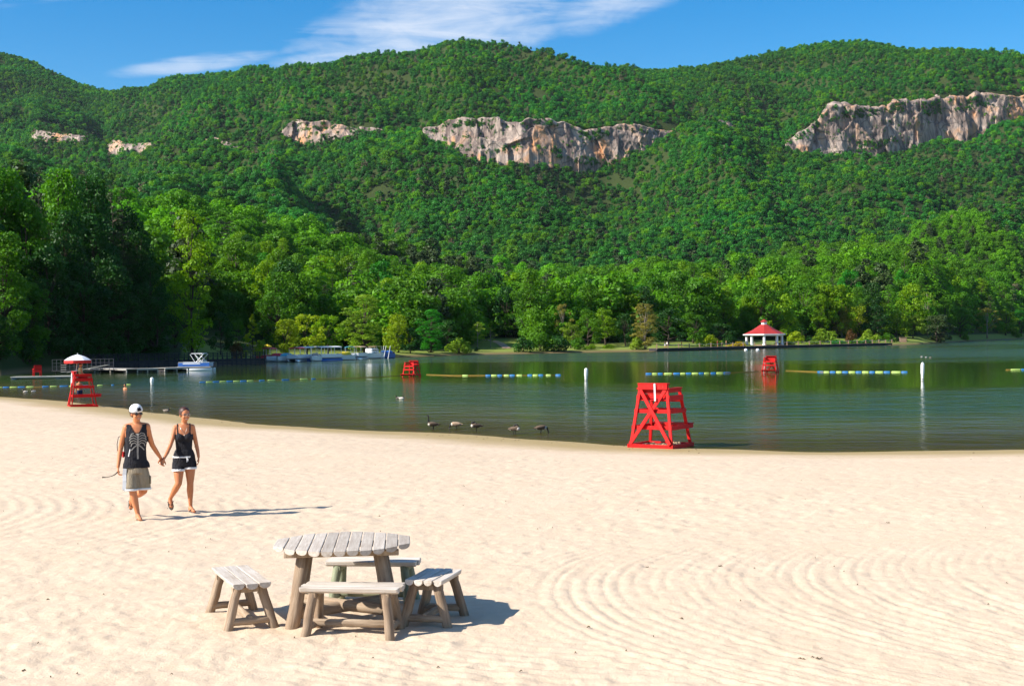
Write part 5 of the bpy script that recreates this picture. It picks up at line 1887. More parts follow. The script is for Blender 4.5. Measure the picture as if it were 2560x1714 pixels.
for j in range(4):
    for k in range(5):
        a = -math.pi / 2 + (k - 2) * 0.16 + 0.05
        z = 0.022 + j * 0.016
        rr2 = 0.1015 * math.cos(math.asin(min(0.99, z / 0.100))) ** 0.8 + 0.003
        gr.append((rr2 * math.cos(a), rr2 * math.sin(a) * 1.14, z))
lg.add(gr, [(j * 5 + k, j * 5 + k + 1, (j + 1) * 5 + k + 1, (j + 1) * 5 + k) for j in range(3) for k in range(4)])
lg.build("black_patch", M_BLACKCLOTH, cap, smooth=True)
# hair below the cap, sunglasses, mouth
hb_ = MB()
for sx in (-1, 1):
    hb_.ell(mP(sx * 0.066, -0.035, 0.005), (0.022, 0.045, 0.050), mR, 10, 8)
hb_.ell(mP(0, -0.085, -0.005), (0.070, 0.030, 0.060), mR, 12, 8)
hb_.build("hair", M_HAIR_D, man, smooth=True)
sg_ = MB()
for sx in (-1, 1):
    sg_.ell(mP(sx * 0.034, 0.090, 0.008), (0.031, 0.009, 0.021), mR, 12, 8)
    sg_.tube([mP(sx * 0.064, 0.080, 0.012), mP(sx * 0.083, 0.0, 0.010)], 0.005, 6)
sg_.tube([mP(-0.01, 0.098, 0.014), mP(0.01, 0.098, 0.014)], 0.005, 6)
sg_.build("sunglasses", M_SHADES, man, smooth=True)
mm = MB().ell(mP(0, 0.080, -0.066), (0.027, 0.010, 0.009), mR, 10, 6).build("mouth", M_LIP, man, smooth=True)
MB().ell(mP(0, 0.087, -0.064), (0.019, 0.005, 0.004), mR, 10, 6).build("teeth", M_TEETH, mm, smooth=True)
nk = MB()
nk.tube([(0.075 * math.cos(a) + 0.0, -0.055 - 0.05 * math.sin(a) * 0.9, 1.425 - 0.045 * math.sin(a)) for a in [math.pi * k / 10 for k in range(11)]], 0.004, 5)
nk.build("necklace", M_SILVER, man)
sandal(man, hl1 + Vector((0, 0, 0.01)), (0.040, -0.300, 0.035), (0, 0, 1), M_SANDAL, M_SANDAL)
sandal(man, hl2, (-0.105, 0.42, 0.135), (0, -1, 0.1), M_SOLE, M_SOLE)
# pack strap and red corner of a small backpack
bp = empty("backpack", man.location, man.rotation_euler.z)
tag(bp, "small backpack with red pocket on the back of the person in the white cap", "backpack")
MB().box((-0.06, 0.195, 1.14), (0.27, 0.13, 0.40)).build("pack_body", M_BLACKCLOTH, bp, bevel=0.03)
MB().box((-0.205, 0.17, 1.00), (0.04, 0.10, 0.09)).build("red_pocket", M_REDCLOTH, bp, bevel=0.012)
sp_ = MB()
sp_.tube([(-0.29, 0.14, 1.06), (-0.295, 0.12, 1.16), (-0.275, 0.13, 1.27), (-0.20, 0.14, 1.32)], 0.006, 6)
sp_.build("dangling_strap", M_BLACKCLOTH, bp)
# thin cord with pale flip-flop carried in the hand
ld = MB()
hx = man.location + Matrix.Rotation(man.rotation_euler.z, 3, 'Z') @ Vector((-0.29, -0.06, 0.735))
ld.tube([hx + Vector((0.01, 0, 0.03)), hx + Vector((-0.03, -0.02, -0.015)), hx + Vector((-0.09, -0.03, -0.045)), hx + Vector((-0.17, -0.03, -0.060)), hx + Vector((-0.23, -0.03, -0.058))], [0.010, 0.010, 0.006, 0.006, 0.012], 6)
lo_ = ld.build("flip_flop", M_SOLE)
tag(lo_, "thin dark flip flop strap dangling from the hand of the capped person", "flip flop")

# ---- person in a black camisole
wo = onz(469.0, 1278, 0.0)
wom = empty("person", (wo.x, wo.y, sz(wo.x, wo.y) + 0.004), math.atan2(-wo.x, wo.y))
tag(wom, "person with brown hair tied back, black camisole and black shorts with white trim", "person", "couple walking on the beach")
B = MB()
torso(B, [(0.76, -0.04, 0.01, 0.150, 0.105), (0.85, -0.042, 0.012, 0.170, 0.118), (0.93, -0.042, 0.005, 0.152, 0.105), (1.03, -0.042, 0.0, 0.118, 0.088),
          (1.14, -0.042, -0.002, 0.126, 0.090), (1.23, -0.041, -0.006, 0.138, 0.098), (1.32, -0.041, 0.0, 0.140, 0.088), (1.385, -0.040, 0.005, 0.115, 0.070), (1.425, -0.036, 0.005, 0.065, 0.055)])
for sx in (-1, 1):
    B.ell((-0.042 + sx * 0.062, -0.080, 1.215), (0.058, 0.048, 0.060), None, 14, 10)
limb(B, [((-0.036, 0.01, 1.40), 0.052), ((-0.030, 0.0, 1.46), 0.046), ((-0.025, -0.01, 1.52), 0.046)])
wP, wR = head(B, (-0.022, -0.025, 1.575), R(22), 0.06, 0.96)
limb(B, [((-0.09, 0, 1.395), 0.042), ((-0.172, 0.0, 1.368), 0.046), ((-0.212, -0.04, 1.22), 0.038), ((-0.256, -0.10, 1.088), 0.033), ((-0.305, -0.22, 0.985), 0.030), ((-0.352, -0.345, 0.905), 0.022)])
hand(B, (-0.354, -0.350, 0.898), (-0.35, -0.30, -0.9), (0.5, -0.75, 0), 1.0, 0.92, -1)
limb(B, [((0.01, 0, 1.395), 0.042), ((0.092, 0.0, 1.375), 0.046), ((0.125, 0.03, 1.22), 0.038), ((0.152, 0.04, 1.09), 0.033), ((0.172, 0.01, 0.985), 0.030), ((0.184, -0.03, 0.89), 0.022)])
hand(B, (0.184, -0.032, 0.884), (-0.03, -0.10, -1), (-1, 0, 0), 0.6, 0.90, 1)
limb(B, [((-0.125, 0.01, 0.79), 0.095), ((-0.132, -0.05, 0.63), 0.078), ((-0.133, -0.09, 0.485), 0.054), ((-0.190, 0.03, 0.375), 0.054), ((-0.245, 0.17, 0.265), 0.036), ((-0.268, 0.225, 0.215), 0.030)])
hw1 = foot(B, (-0.270, 0.228, 0.208), (-0.255, 0.185, 0.085), 0.92)
limb(B, [((0.045, 0.01, 0.79), 0.095), ((0.050, -0.02, 0.63), 0.076), ((0.048, -0.04, 0.475), 0.053), ((0.044, -0.015, 0.36), 0.055), ((0.046, 0.005, 0.20), 0.037), ((0.048, 0.01, 0.09), 0.029)])
hw2 = foot(B, (0.048, 0.01, 0.080), (0.105, -0.135, 0.030), 0.92)
wme = remesh(B, 0.0085, 4)
link("body", wme, M_SKIN_W, wom)


def inbody(p):
    return -0.185 < p.x < 0.105 and p.y < 0.14


def cami(p):
    if p.z < 0.895:
        return False
    if p.z < 1.06 and not (-0.215 < p.x < 0.130):
        return False
    if p.z >= 1.06 and not (-0.182 < p.x < 0.098):
        return False
    x = p.x + 0.042
    if p.y < 0.0:
        lim = 1.245 + 0.045 * min(1.0, abs(x) / 0.085) if abs(x) < 0.10 else 1.262
    else:
        lim = 1.215
    if p.z > lim:
        return abs(abs(x) - 0.095) < 0.008 and p.z < 1.44
    return True


def shrt(p):
    if p.z > 0.905:
        return False
    lim = 0.725 if p.x > -0.04 else 0.700
    if p.z < lim or (p.x > 0.15 and p.z < 0.90):
        return False
    return -0.26 < p.x < 0.16 and not (p.x < -0.235)


cloth(wme, shrt, 0.013, "shorts", M_BLACKCLOTH, wom, lambda c: 0.010 * max(0, 0.80 - c.z) / 0.1)
cloth(wme, cami, 0.009, "camisole", M_BLACKCLOTH, wom, lambda c: 0.008 if c.z < 1.0 else 0.0)
wsh = [c for c in wom.children if c.name.startswith("shorts")][0]


def wband(z0_, z1_, off, name, xr=(-1, 1)):
    def pr(p):
        a = z0_(p.x) if callable(z0_) else z0_
        b = z1_(p.x) if callable(z1_) else z1_
        return a < p.z < b and -0.245 < p.x < 0.150 and xr[0] < p.x < xr[1]
    return cloth(wme, pr, off, name, M_TRIM, wsh)


wband(0.886, 0.912, 0.020, "white_waistband", (-0.3, 0.05))
wband(lambda x: 0.702 if x > -0.04 else 0.676, lambda x: 0.732 if x > -0.04 else 0.706, 0.024, "white_hem")
MB().tube([(0.0, -0.135, 0.90), (0.004, -0.148, 0.86), (0.0, -0.150, 0.825)], 0.008, 6).build("drawstring", M_TRIM, wsh)
MB().tube([(0.0, -0.135, 0.90), (0.018, -0.146, 0.87), (0.016, -0.148, 0.84)], 0.007, 6).build("drawstring", M_TRIM, wsh)
# hair: cap of hair swept back into a knot
hr = MB()
hr.ell(wP(0, -0.028, 0.044), (0.083, 0.096, 0.088), wR, 16, 12)
hr.ell(wP(0, -0.105, 0.02), (0.050, 0.045, 0.050), wR, 12, 8)
for sx in (-1, 1):
    hr.ell(wP(sx * 0.068, -0.020, 0.020), (0.020, 0.050, 0.050), wR, 10, 8)
hme = remesh(hr, 0.009, 3)
ho = link("hair", hme, M_HAIR_W, wom)
eg = MB()
for sx in (-1, 1):
    ring = [wP(sx * 0.032 + 0.024 * math.cos(2 * math.pi * k / 12), 0.092, 0.006 + 0.019 * math.sin(2 * math.pi * k / 12)) for k in range(13)]
    eg.tube(ring, 0.0035, 5)
    eg.tube([wP(sx * 0.056, 0.088, 0.010), wP(sx * 0.080, 0.0, 0.010)], 0.003, 5)
eg.tube([wP(-0.009, 0.095, 0.010), wP(0.009, 0.095, 0.010)], 0.003, 5)
eg.build("eyeglasses", M_GLASSES, wom)
ey = MB()
for sx in (-1, 1):
    ey.ell(wP(sx * 0.032, 0.078, 0.006), (0.014, 0.008, 0.007), wR, 8, 6)
    ey.tube([wP(sx * 0.016, 0.086, 0.028), wP(sx * 0.050, 0.078, 0.030)], 0.0045, 5)
ey.build("eyes", M_EYE, wom, smooth=True)
mw = MB().ell(wP(0, 0.082, -0.064), (0.025, 0.009, 0.008), wR, 10, 6).build("mouth", M_LIP, wom, smooth=True)
MB().ell(wP(0, 0.088, -0.063), (0.018, 0.005, 0.0035), wR, 10, 6).build("teeth", M_TEETH, mw, smooth=True)
nk = MB()
nk.tube([(-0.04 - 0.062, -0.03, 1.405), (-0.04 - 0.045, -0.082, 1.35), (-0.030, -0.118, 1.262), (-0.04 + 0.045, -0.082, 1.35), (-0.04 + 0.06, -0.03, 1.405)], 0.003, 5)
nk.ell((-0.030, -0.122, 1.250), (0.006, 0.004, 0.009))
nk.build("necklace", M_SILVER, wom)
sandal(wom, hw1, (-0.255, 0.185, 0.085), (0, -1, 0.3), M_SOLE, M_SOLE)
sandal(wom, hw2 + Vector((0, 0, 0.008)), (0.105, -0.135, 0.035), (0, 0, 1), M_SANDAL, M_SOLE)


# ---- smaller figures: guard on the left chair, bathers, strollers on the boardwalk
def figure(loc, rz, label, shirt, shorts_, hair, pose='stand', group=None, skin=None, voxel=0.02, scale=1.0):
    o = empty("person", loc, rz)
    o.scale = (scale, scale, scale)
    tag(o, label, "person", group)
    B = MB()
    if pose == 'sit':
        dz = -0.40
    else:
        dz = 0.0
    torso(B, [(0.84 + dz, 0, 0, 0.14, 0.10), (0.92 + dz, 0, 0, 0.15, 0.11), (1.08 + dz, 0, 0, 0.13, 0.10), (1.28 + dz, 0, 0, 0.155, 0.11), (1.40 + dz, 0, 0, 0.15, 0.10), (1.46 + dz, 0, 0, 0.08, 0.07)])
    limb(B, [((0, 0, 1.43 + dz), 0.06), ((0, 0, 1.54 + dz), 0.052)])
    P, rot = head(B, (0, -0.015, 1.615 + dz), 0.0, 0.0, 1.0)
    for sx in (-1, 1):
        if pose == 'sit':
            limb(B, [((sx * 0.15, 0, 1.40 + dz), 0.055), ((sx * 0.22, -0.06, 1.15 + dz), 0.040), ((sx * 0.16, -0.28, 1.02 + dz), 0.030)])
            hand(B, (sx * 0.16, -0.28, 1.02 + dz), (0, -1, -0.1), (0, 0, -1), 0.4, 1.0, -sx)
            limb(B, [((sx * 0.09, 0, 0.87 + dz), 0.09), ((sx * 0.11, -0.42, 0.90 + dz), 0.060), ((sx * 0.11, -0.46, 0.68 + dz), 0.055), ((sx * 0.11, -0.48, 0.48 + dz), 0.034)])
            foot(B, (sx * 0.11, -0.48, 0.47 + dz), (sx * 0.12, -0.64, 0.42 + dz))
        else:
            limb(B, [((sx * 0.15, 0, 1.40), 0.055), ((sx * 0.21, 0.02, 1.14), 0.040), ((sx * 0.22, -0.04, 0.86), 0.028)])
            hand(B, (sx * 0.22, -0.04, 0.86), (0, -0.1, -1), (-sx, 0, 0), 0.5, 1.0, -sx)
            st = 0.10 * sx
            limb(B, [((sx * 0.09, 0, 0.86), 0.09), ((sx * 0.10, st * 0.6 - 0.02, 0.47), 0.058), ((sx * 0.10, st, 0.085), 0.034)])
            foot(B, (sx * 0.10, st, 0.08), (sx * 0.12, st - 0.16, 0.03))
    me = remesh(B, voxel, 2)
    link("body", me, skin or M_SKIN_M, o)
    zlo, zhi = 0.95 + dz, 1.44 + dz
    if shirt is not None:
        cloth(me, lambda p: zlo < p.z < zhi and abs(p.x) < 0.20 and p.y > -0.16, 0.014, "shirt", shirt, o)
    if shorts_ is not None:
        if pose == 'sit':
            cloth(me, lambda p: 0.76 + dz < p.z < 0.97 + dz and abs(p.x) < 0.22 and p.y > -0.36, 0.016, "shorts", shorts_, o)
        else:
            cloth(me, lambda p: 0.55 < p.z < 0.97 and abs(p.x) < 0.20, 0.016, "shorts", shorts_, o)
    hh = MB()
    hh.ell(P(0, -0.025, 0.045), (0.086, 0.098, 0.086), rot, 14, 10)
    hh.build("hair", hair, o, smooth=True)
    return o


M_PALEYEL = pmat("pale_yellow_cloth", (0.72, 0.60, 0.26), (0.6, 0.5, 0.2), 8, 0.85)
M_NAVY = pmat("navy_cloth", (0.02, 0.03, 0.08), None, 8, 0.85)
M_TEAL = pmat("teal_cloth", (0.05, 0.26, 0.34), (0.03, 0.2, 0.28), 8, 0.8)
M_ORANGE = pmat("orange_cloth", (0.62, 0.20, 0.04), None, 8, 0.8)
M_YELLOW = pmat("yellow_cover", (0.75, 0.58, 0.03), None, 4, 0.7)
gl = lmat @ Vector((0.05, -0.10, 1.49))
figure((gl.x, gl.y, gl.z + 0.02 - 0.40 + 0.0), left_rz + math.pi, "dark haired lifeguard in pale yellow shirt sitting in the chair below the umbrella", M_PALEYEL, M_REDCLOTH, M_HAIR_D, 'sit')
wd = onz(199, 990, WATER)
figure((wd.x, wd.y, WATER - 0.55), R(20), "bather standing waist deep in the lake behind the left lifeguard chair", None, M_NAVY, M_HAIR_D)
sw = onz(313, 974, WATER)
figure((sw.x, sw.y, WATER - 1.28), R(-30), "swimmer with only head and shoulders above water behind the walking couple", None, M_NAVY, M_HAIR_D)

# ================================================================ geese and ducks
M_GBODY = pmat("goose_brown", (0.17, 0.115, 0.075), (0.09, 0.06, 0.04), 16, 0.85, (1, 3, 3))
M_GBLACK = pmat("goose_black", (0.012, 0.011, 0.011), None, 8, 0.7)
M_GPALE = pmat("goose_pale_breast", (0.62, 0.56, 0.48), (0.5, 0.43, 0.35), 9, 0.85)
M_GTAN = pmat("goose_tan", (0.42, 0.30, 0.20), (0.33, 0.22, 0.14), 9, 0.85)


def goose(px, py, facing, pose, label, body=None, scale=0.66):
    """facing: radians, 0 = towards image left"""
    p0 = onz(px, py, WATER)
    o = empty("goose", (p0.x, p0.y, WATER - 0.03), facing)
    o.scale = (scale, scale, scale)
    tag(o, label, "goose", "geese at the water edge")
    B = MB()
    z = 0.34
    # head end at -X
    B.ell((0.02, 0, z), (0.27, 0.135, 0.125), Euler((0, R(6), 0)).to_matrix(), 18, 12)
    B.ell((-0.13, 0, z + 0.01), (0.15, 0.125, 0.125), None, 14, 10)
    B.tube([(0.20, 0, z - 0.02), (0.36, 0, z - 0.02), (0.44, 0, z - 0.01)], [0.09, 0.05, 0.02], 10)
    if pose == 'up':
        nk = [((-0.20, 0, z + 0.06), 0.070), ((-0.255, 0, z + 0.20), 0.046), ((-0.25, 0, z + 0.34), 0.036), ((-0.255, 0, z + 0.47), 0.034)]
        hd, bd = Vector((-0.275, 0, z + 0.52)), Vector((-1, 0, -0.1))
    elif pose == 'graze':
        nk = [((-0.20, 0, z + 0.02), 0.070), ((-0.31, 0, z - 0.02), 0.048), ((-0.36, 0, z - 0.13), 0.038), ((-0.38, 0, z - 0.22), 0.034)]
        hd, bd = Vector((-0.39, 0, z - 0.26)), Vector((-0.35, 0, -1))
    elif pose == 'preen':
        nk = [((-0.18, 0, z + 0.08), 0.075), ((-0.22, -0.02, z + 0.17), 0.055), ((-0.14, -0.07, z + 0.21), 0.042), ((-0.05, -0.10, z + 0.17), 0.036)]
        hd, bd = Vector((-0.02, -0.11, z + 0.14)), Vector((0.8, -0.1, -0.6))
    else:   # tucked
        nk = [((-0.16, 0, z + 0.09), 0.075), ((-0.15, 0, z + 0.19), 0.055), ((-0.06, 0.02, z + 0.22), 0.046), ((0.02, 0.03, z + 0.18), 0.038)]
        hd, bd = Vector((0.05, 0.03, z + 0.16)), Vector((0.9, 0.1, -0.4))
    nb = MB()
    limb(nb, nk)
    nb.ell(hd, (0.058, 0.040, 0.042), bd.to_track_quat('X', 'Z').to_matrix(), 12, 8)
    B.ell(nk[0][0], (0.09, 0.09, 0.09), None, 10, 8)
    bm_ = remesh(B, 0.014, 4)
    link("body", bm_, body or M_GBODY, o)
    ne = link("neck_and_head", remesh(nb, 0.010, 3), M_GBLACK, o)
    bl = MB()
    bl.tube([hd + bd.normalized() * 0.045, hd + bd.normalized() * 0.105], [0.020, 0.007], 8)
    bl.build("bill", M_GBLACK, ne, smooth=True)
    ch = MB()
    ch.ell(hd - bd.normalized() * 0.012 + Vector((0, 0, -0.004)), (0.022, 0.0425, 0.030), bd.to_track_quat('X', 'Z').to_matrix(), 10, 8)
    ch.build("cheek_patch", M_GPALE, ne, smooth=True)
    br_ = MB()
    br_.ell((-0.185, 0, z - 0.005), (0.112, 0.112, 0.112), None, 14, 10)
    br_.build("breast", M_GPALE, o, smooth=True)
    for sy in (-1, 1):
        w = MB()
        w.ell((0.06, sy * 0.105, z + 0.035), (0.25, 0.045, 0.085), Euler((0, R(8), 0)).to_matrix(), 14, 8)
        w.build("wing", M_GBODY if body is None else M_GTAN, o, smooth=True)
        l_ = MB()
        l_.tube([(0.02 + sy * 0.02, sy * 0.06, z - 0.08), (0.03 + sy * 0.02, sy * 0.06, 0.0)], [0.022, 0.012], 7)
        l_.ell((0.0 + sy * 0.02, sy * 0.06, 0.005), (0.05, 0.03, 0.010))
        l_.build("leg", M_GBLACK, o, smooth=True)
    MB().tube([(0.33, 0, z - 0.015), (0.46, 0, z - 0.02)], [0.045, 0.015], 8).build("tail", M_GBLACK, o, smooth=True)
    MB().ell((0.24, 0, z - 0.06), (0.09, 0.06, 0.05)).build("rump", M_GPALE, o, smooth=True)
    return o


def gz(x, y):
    return 1040 + x / 6.506, 1000 + y / 6.506


goose(*gz(275, 470), R(8), 'up', "goose standing upright with its neck raised, leftmost of the five")
goose(*gz(650, 470), R(-6), 'graze', "pale tan goose dipping its bill into the shallow water", M_GTAN)
goose(*gz(975, 495), R(12), 'preen', "goose preening its breast, middle one of the five")
goose(*gz(1610, 550), R(150), 'tuck', "dark goose with its head tucked onto its back")
goose(*gz(2040, 530), R(188), 'graze', "hunched goose bending down to the right, rightmost of the five")

M_DBODY = pmat("duck_body", (0.30, 0.25, 0.20), (0.15, 0.11, 0.08), 14, 0.8)


def duck(px, py, rz, label, body=None):
    p0 = onz(px, py, WATER)
    o = empty("duck", (p0.x, p0.y, WATER - 0.02), rz)
    o.scale = (0.75, 0.75, 0.75)
    tag(o, label, "duck", "ducks swimming on the lake")
    B = MB()
    B.ell((0, 0, 0.08), (0.22, 0.11, 0.10), None, 14, 9)
    B.tube([(0.14, 0, 0.10), (0.28, 0, 0.15)], [0.06, 0.015], 8)
    link("body", remesh(B, 0.014, 3), body or M_DBODY, o)
    n_ = MB()
    limb(n_, [((-0.15, 0, 0.12), 0.055), ((-0.19, 0, 0.22), 0.040), ((-0.20, 0, 0.26), 0.046)])
    h_ = link("head", remesh(n_, 0.010, 2), M_GBLACK, o)
    MB().tube([(-0.23, 0, 0.255), (-0.30, 0, 0.245)], [0.02, 0.010], 8).build("bill", M_PALEYEL, h_, smooth=True)
    return o


duck(416, 1028, R(170), "single duck by the waterline between the walking couple")
duck(996, 996, R(20), "left duck of the pair below the lake chair")
duck(1004, 997, R(170), "right duck of the pair below the lake chair", M_GPALE)
duck(63, 980, R(10), "pale duck near the float line at the far left", M_GPALE)
duck(83, 979, R(30), "second pale duck near the float line at the far left", M_GPALE)
duck(2304, 892, R(0), "leftmost of three small ducks above the right buoy", M_GPALE)
duck(2315, 893, R(10), "middle one of three small ducks above the right buoy", M_GPALE)
duck(2326, 894, R(170), "rightmost of three small ducks above the right buoy", M_DBODY)


# ================================================================ buoys and float lines
def buoy(px, py, top, label):
    b = onz(px, py, WATER)
    h = (py - top) / FPX * b.y
    o = empty("buoy", (b.x, b.y, WATER), 0)
    o.rotation_euler = (0, R(1.5), 0)
    tag(o, label, "buoy", "white marker buoys")
    r = 4.6 / FPX * b.y
    MB().lathe([(r * 0.3, -0.5), (r * 0.62, -0.45), (r * 0.72, 0.0), (r * 0.80, h * 0.3), (r, h * 0.42), (r, h * 0.86), (r * 0.8, h * 0.95), (r * 0.35, h)], 16).build("float_body", M_WHITE, o, smooth=True)
    MB().lathe([(r * 0.82, h * 0.04), (r * 0.82, h * 0.10)], 16).build("waterline_band", M_GREYDECK, o, smooth=True)
    MB().lathe([(r * 0.22, h), (r * 0.22, h * 1.02), (r * 0.05, h * 1.03)], 10).build("cap", M_WHITE, o, smooth=True)


buoy(380, 963, 943, "white pole buoy among the float lines at the left, smallest of three")
buoy(1465, 950, 920, "white pole buoy between the two lake chairs")
buoy(2306, 950, 906, "tall white pole buoy at the right below the small ducks")
M_ROPE = pmat("yellow_rope", (0.42, 0.25, 0.04), (0.30, 0.18, 0.03), 6, 0.8)
M_FBLUE = pmat("float_blue", (0.03, 0.20, 0.48), (0.02, 0.16, 0.40), 3, 0.4)
M_FGREEN = pmat("float_lime", (0.46, 0.62, 0.16), (0.38, 0.52, 0.12), 3, 0.4)


def float_line(rope, floats, label):
    """rope: pixel polyline (2342 frame); floats: list of (x0, x1, colour) along it"""
    xs, ys = [p_[0] for p_ in rope], [p_[1] for p_ in rope]
    W = [onz2(x, y, WATER + 0.03) for x, y in rope]
    o = empty("float_line", (W[0].x, W[0].y, WATER))
    tag(o, label, "float line", "swimming area float lines")
    off = Vector((W[0].x, W[0].y, WATER))
    MB().tube([w - off for w in W], 0.022, 6).build("rope", M_ROPE, o, smooth=True)
    for x0, x1, c in floats:
        a = onz2(x0, np.interp(x0, xs, ys), WATER + 0.03) - off
        b = onz2(x1, np.interp(x1, xs, ys), WATER + 0.03) - off
        d = (b - a).normalized()
        MB().tube([a + d * 0.02, a + d * 0.08, b - d * 0.08, b - d * 0.02], [0.035, 0.062, 0.062, 0.035], 10).build("float", M_FBLUE if c == 'b' else M_FGREEN, o, smooth=True)


def alt(x0, x1, n, gap=0.0, first='b'):
    w = (x1 - x0) / n
    c = [first, 'g' if first == 'b' else 'b']
    return [(x0 + i * w + gap * w * 0.5, x0 + (i + 1) * w - gap * w * 0.5, c[i % 2]) for i in range(n)]


float_line([(975, 856), (1040, 858.2), (1275, 857)],
           [(1057, 1071, 'g'), (1110, 1123, 'b'), (1123, 1137, 'g'), (1137, 1149, 'b'), (1152, 1165, 'g'), (1165, 1178, 'b'), (1181, 1195, 'g'), (1206, 1218, 'b'),
            (1218, 1231, 'g'), (1231, 1243, 'b'), (1248, 1261, 'g'), (1270, 1283, 'b'), (1288, 1300, 'g')][:12],
           "float line of blue and lime floats right of the middle lake chair")
def cvx(x):
    return (1480 + x / 2.1685) / K


float_line([(1478, 854), (1600, 853), (1665, 852), (1735, 848)],
           [(cvx(x), cvx(x2), c) for x, x2, c in ((290, 325, 'b'), (325, 355, 'g'), (355, 385, 'b'), (390, 435, 'g'), (440, 478, 'b'), (478, 508, 'g'), (508, 540, 'b'), (540, 577, 'g'), (577, 607, 'b'), (607, 637, 'g'), (642, 673, 'b'), (673, 712, 'g'), (712, 750, 'b'))],
           "float line of blue and lime floats left of the lake chair below the gazebo")
float_line([(1797, 847), (1880, 850), (2075, 850)],
           [(cvx(x), cvx(x2), c) for x, x2, c in ((1222, 1255, 'b'), (1255, 1288, 'g'), (1288, 1322, 'b'), (1322, 1355, 'g'), (1355, 1390, 'b'), (1390, 1428, 'g'), (1428, 1463, 'b'), (1463, 1502, 'g'), (1502, 1535, 'b'), (1535, 1580, 'g'), (1580, 1618, 'b'), (1622, 1675, 'g'), (1675, 1712, 'b'))],
           "float line of blue and lime floats right of the lake chair below the gazebo")
float_line([(2300, 845), (2480, 843)], [(2311, 2335, 'g'), (2335, 2360, 'b'), (2360, 2385, 'g'), (2385, 2410, 'b'), (2410, 2435, 'g')],
           "float line cut off at the right edge of the picture")
float_line([(455, 874), (600, 870), (720, 866), (800, 864), (920, 858)],
           alt(455, 580, 8) + [(592, 606, 'b'), (612, 630, 'g'), (644, 662, 'b'), (686, 704, 'g'), (712, 722, 'b')],
           "sagging float line between the left buoy and the middle lake chair")
float_line([(-60, 887), (100, 884), (295, 879.5)],
           [(-40, -20, 'b'), (-20, 6, 'g'), (6, 22, 'b'), (22, 40, 'g'), (40, 58, 'b'), (60, 78, 'g'), (96, 112, 'b'), (114, 131, 'g'), (136, 156, 'b'), (158, 178, 'g'), (184, 204, 'b'), (222, 236, 'g'), (254, 262, 'b'), (284, 300, 'g')],
           "float line passing behind the left lifeguard chair")

# ================================================================ pier, floating docks, boats
def wpt(x, y):
    return onz2(x, y, WATER)


pa, pb_ = wpt(20, 846), wpt(600, 833)
pier = empty("pier", (pa.x, pa.y, WATER))
tag(pier, "long dark wooden pier with railing in the shade of the lakeside wood", "pier")
dv = Vector((pb_.x - pa.x, pb_.y - pa.y, 0))
PL = dv.length
dn = dv.normalized()
nn_ = Vector((-dn.y, dn.x, 0))
DECK = 1.05
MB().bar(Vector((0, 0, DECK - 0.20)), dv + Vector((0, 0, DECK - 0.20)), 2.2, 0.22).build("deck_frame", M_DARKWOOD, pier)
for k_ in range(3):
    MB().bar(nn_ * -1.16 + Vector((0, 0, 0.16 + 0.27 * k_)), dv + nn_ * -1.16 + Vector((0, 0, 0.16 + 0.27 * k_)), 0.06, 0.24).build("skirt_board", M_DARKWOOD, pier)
nb_ = 90
bm0 = MB().box((0, 0, 0), (PL / nb_ - 0.03, 2.4, 0.05)).mesh("deck_board")
bm0.materials.append(M_DARKWOOD)
for i in range(nb_):
    o = bpy.data.objects.new("deck_board", bm0)
    COL.objects.link(o)
    o.parent = pier
    o.location = dn * (PL * (i + 0.5) / nb_) + Vector((0, 0, DECK - 0.06 + 0.004 * (i % 2)))
    o.rotation_euler = (0, 0, math.atan2(dn.y, dn.x))
pm_ = MB().box((0, 0, DECK * 0.5 - 0.6), (0.22, 0.22, DECK + 1.6)).mesh("pile")
pm_.materials.append(M_DARKWOOD)
rm_ = MB().box((0, 0, DECK + 0.5), (0.10, 0.10, 1.05)).mesh("rail_post")
rm_.materials.append(M_DARKWOOD)
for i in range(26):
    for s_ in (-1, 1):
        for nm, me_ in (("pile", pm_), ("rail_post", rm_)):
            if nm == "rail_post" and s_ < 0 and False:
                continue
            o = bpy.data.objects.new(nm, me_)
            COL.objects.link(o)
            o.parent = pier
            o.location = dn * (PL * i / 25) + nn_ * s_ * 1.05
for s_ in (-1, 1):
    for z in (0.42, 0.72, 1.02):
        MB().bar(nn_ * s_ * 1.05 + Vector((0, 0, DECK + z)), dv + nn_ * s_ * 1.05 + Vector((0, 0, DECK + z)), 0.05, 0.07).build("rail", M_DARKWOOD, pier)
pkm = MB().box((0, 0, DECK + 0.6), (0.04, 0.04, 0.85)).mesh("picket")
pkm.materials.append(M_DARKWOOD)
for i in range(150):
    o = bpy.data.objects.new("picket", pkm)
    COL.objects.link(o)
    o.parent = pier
    o.location = dn * (PL * (i + 0.5) / 150) - nn_ * 1.05

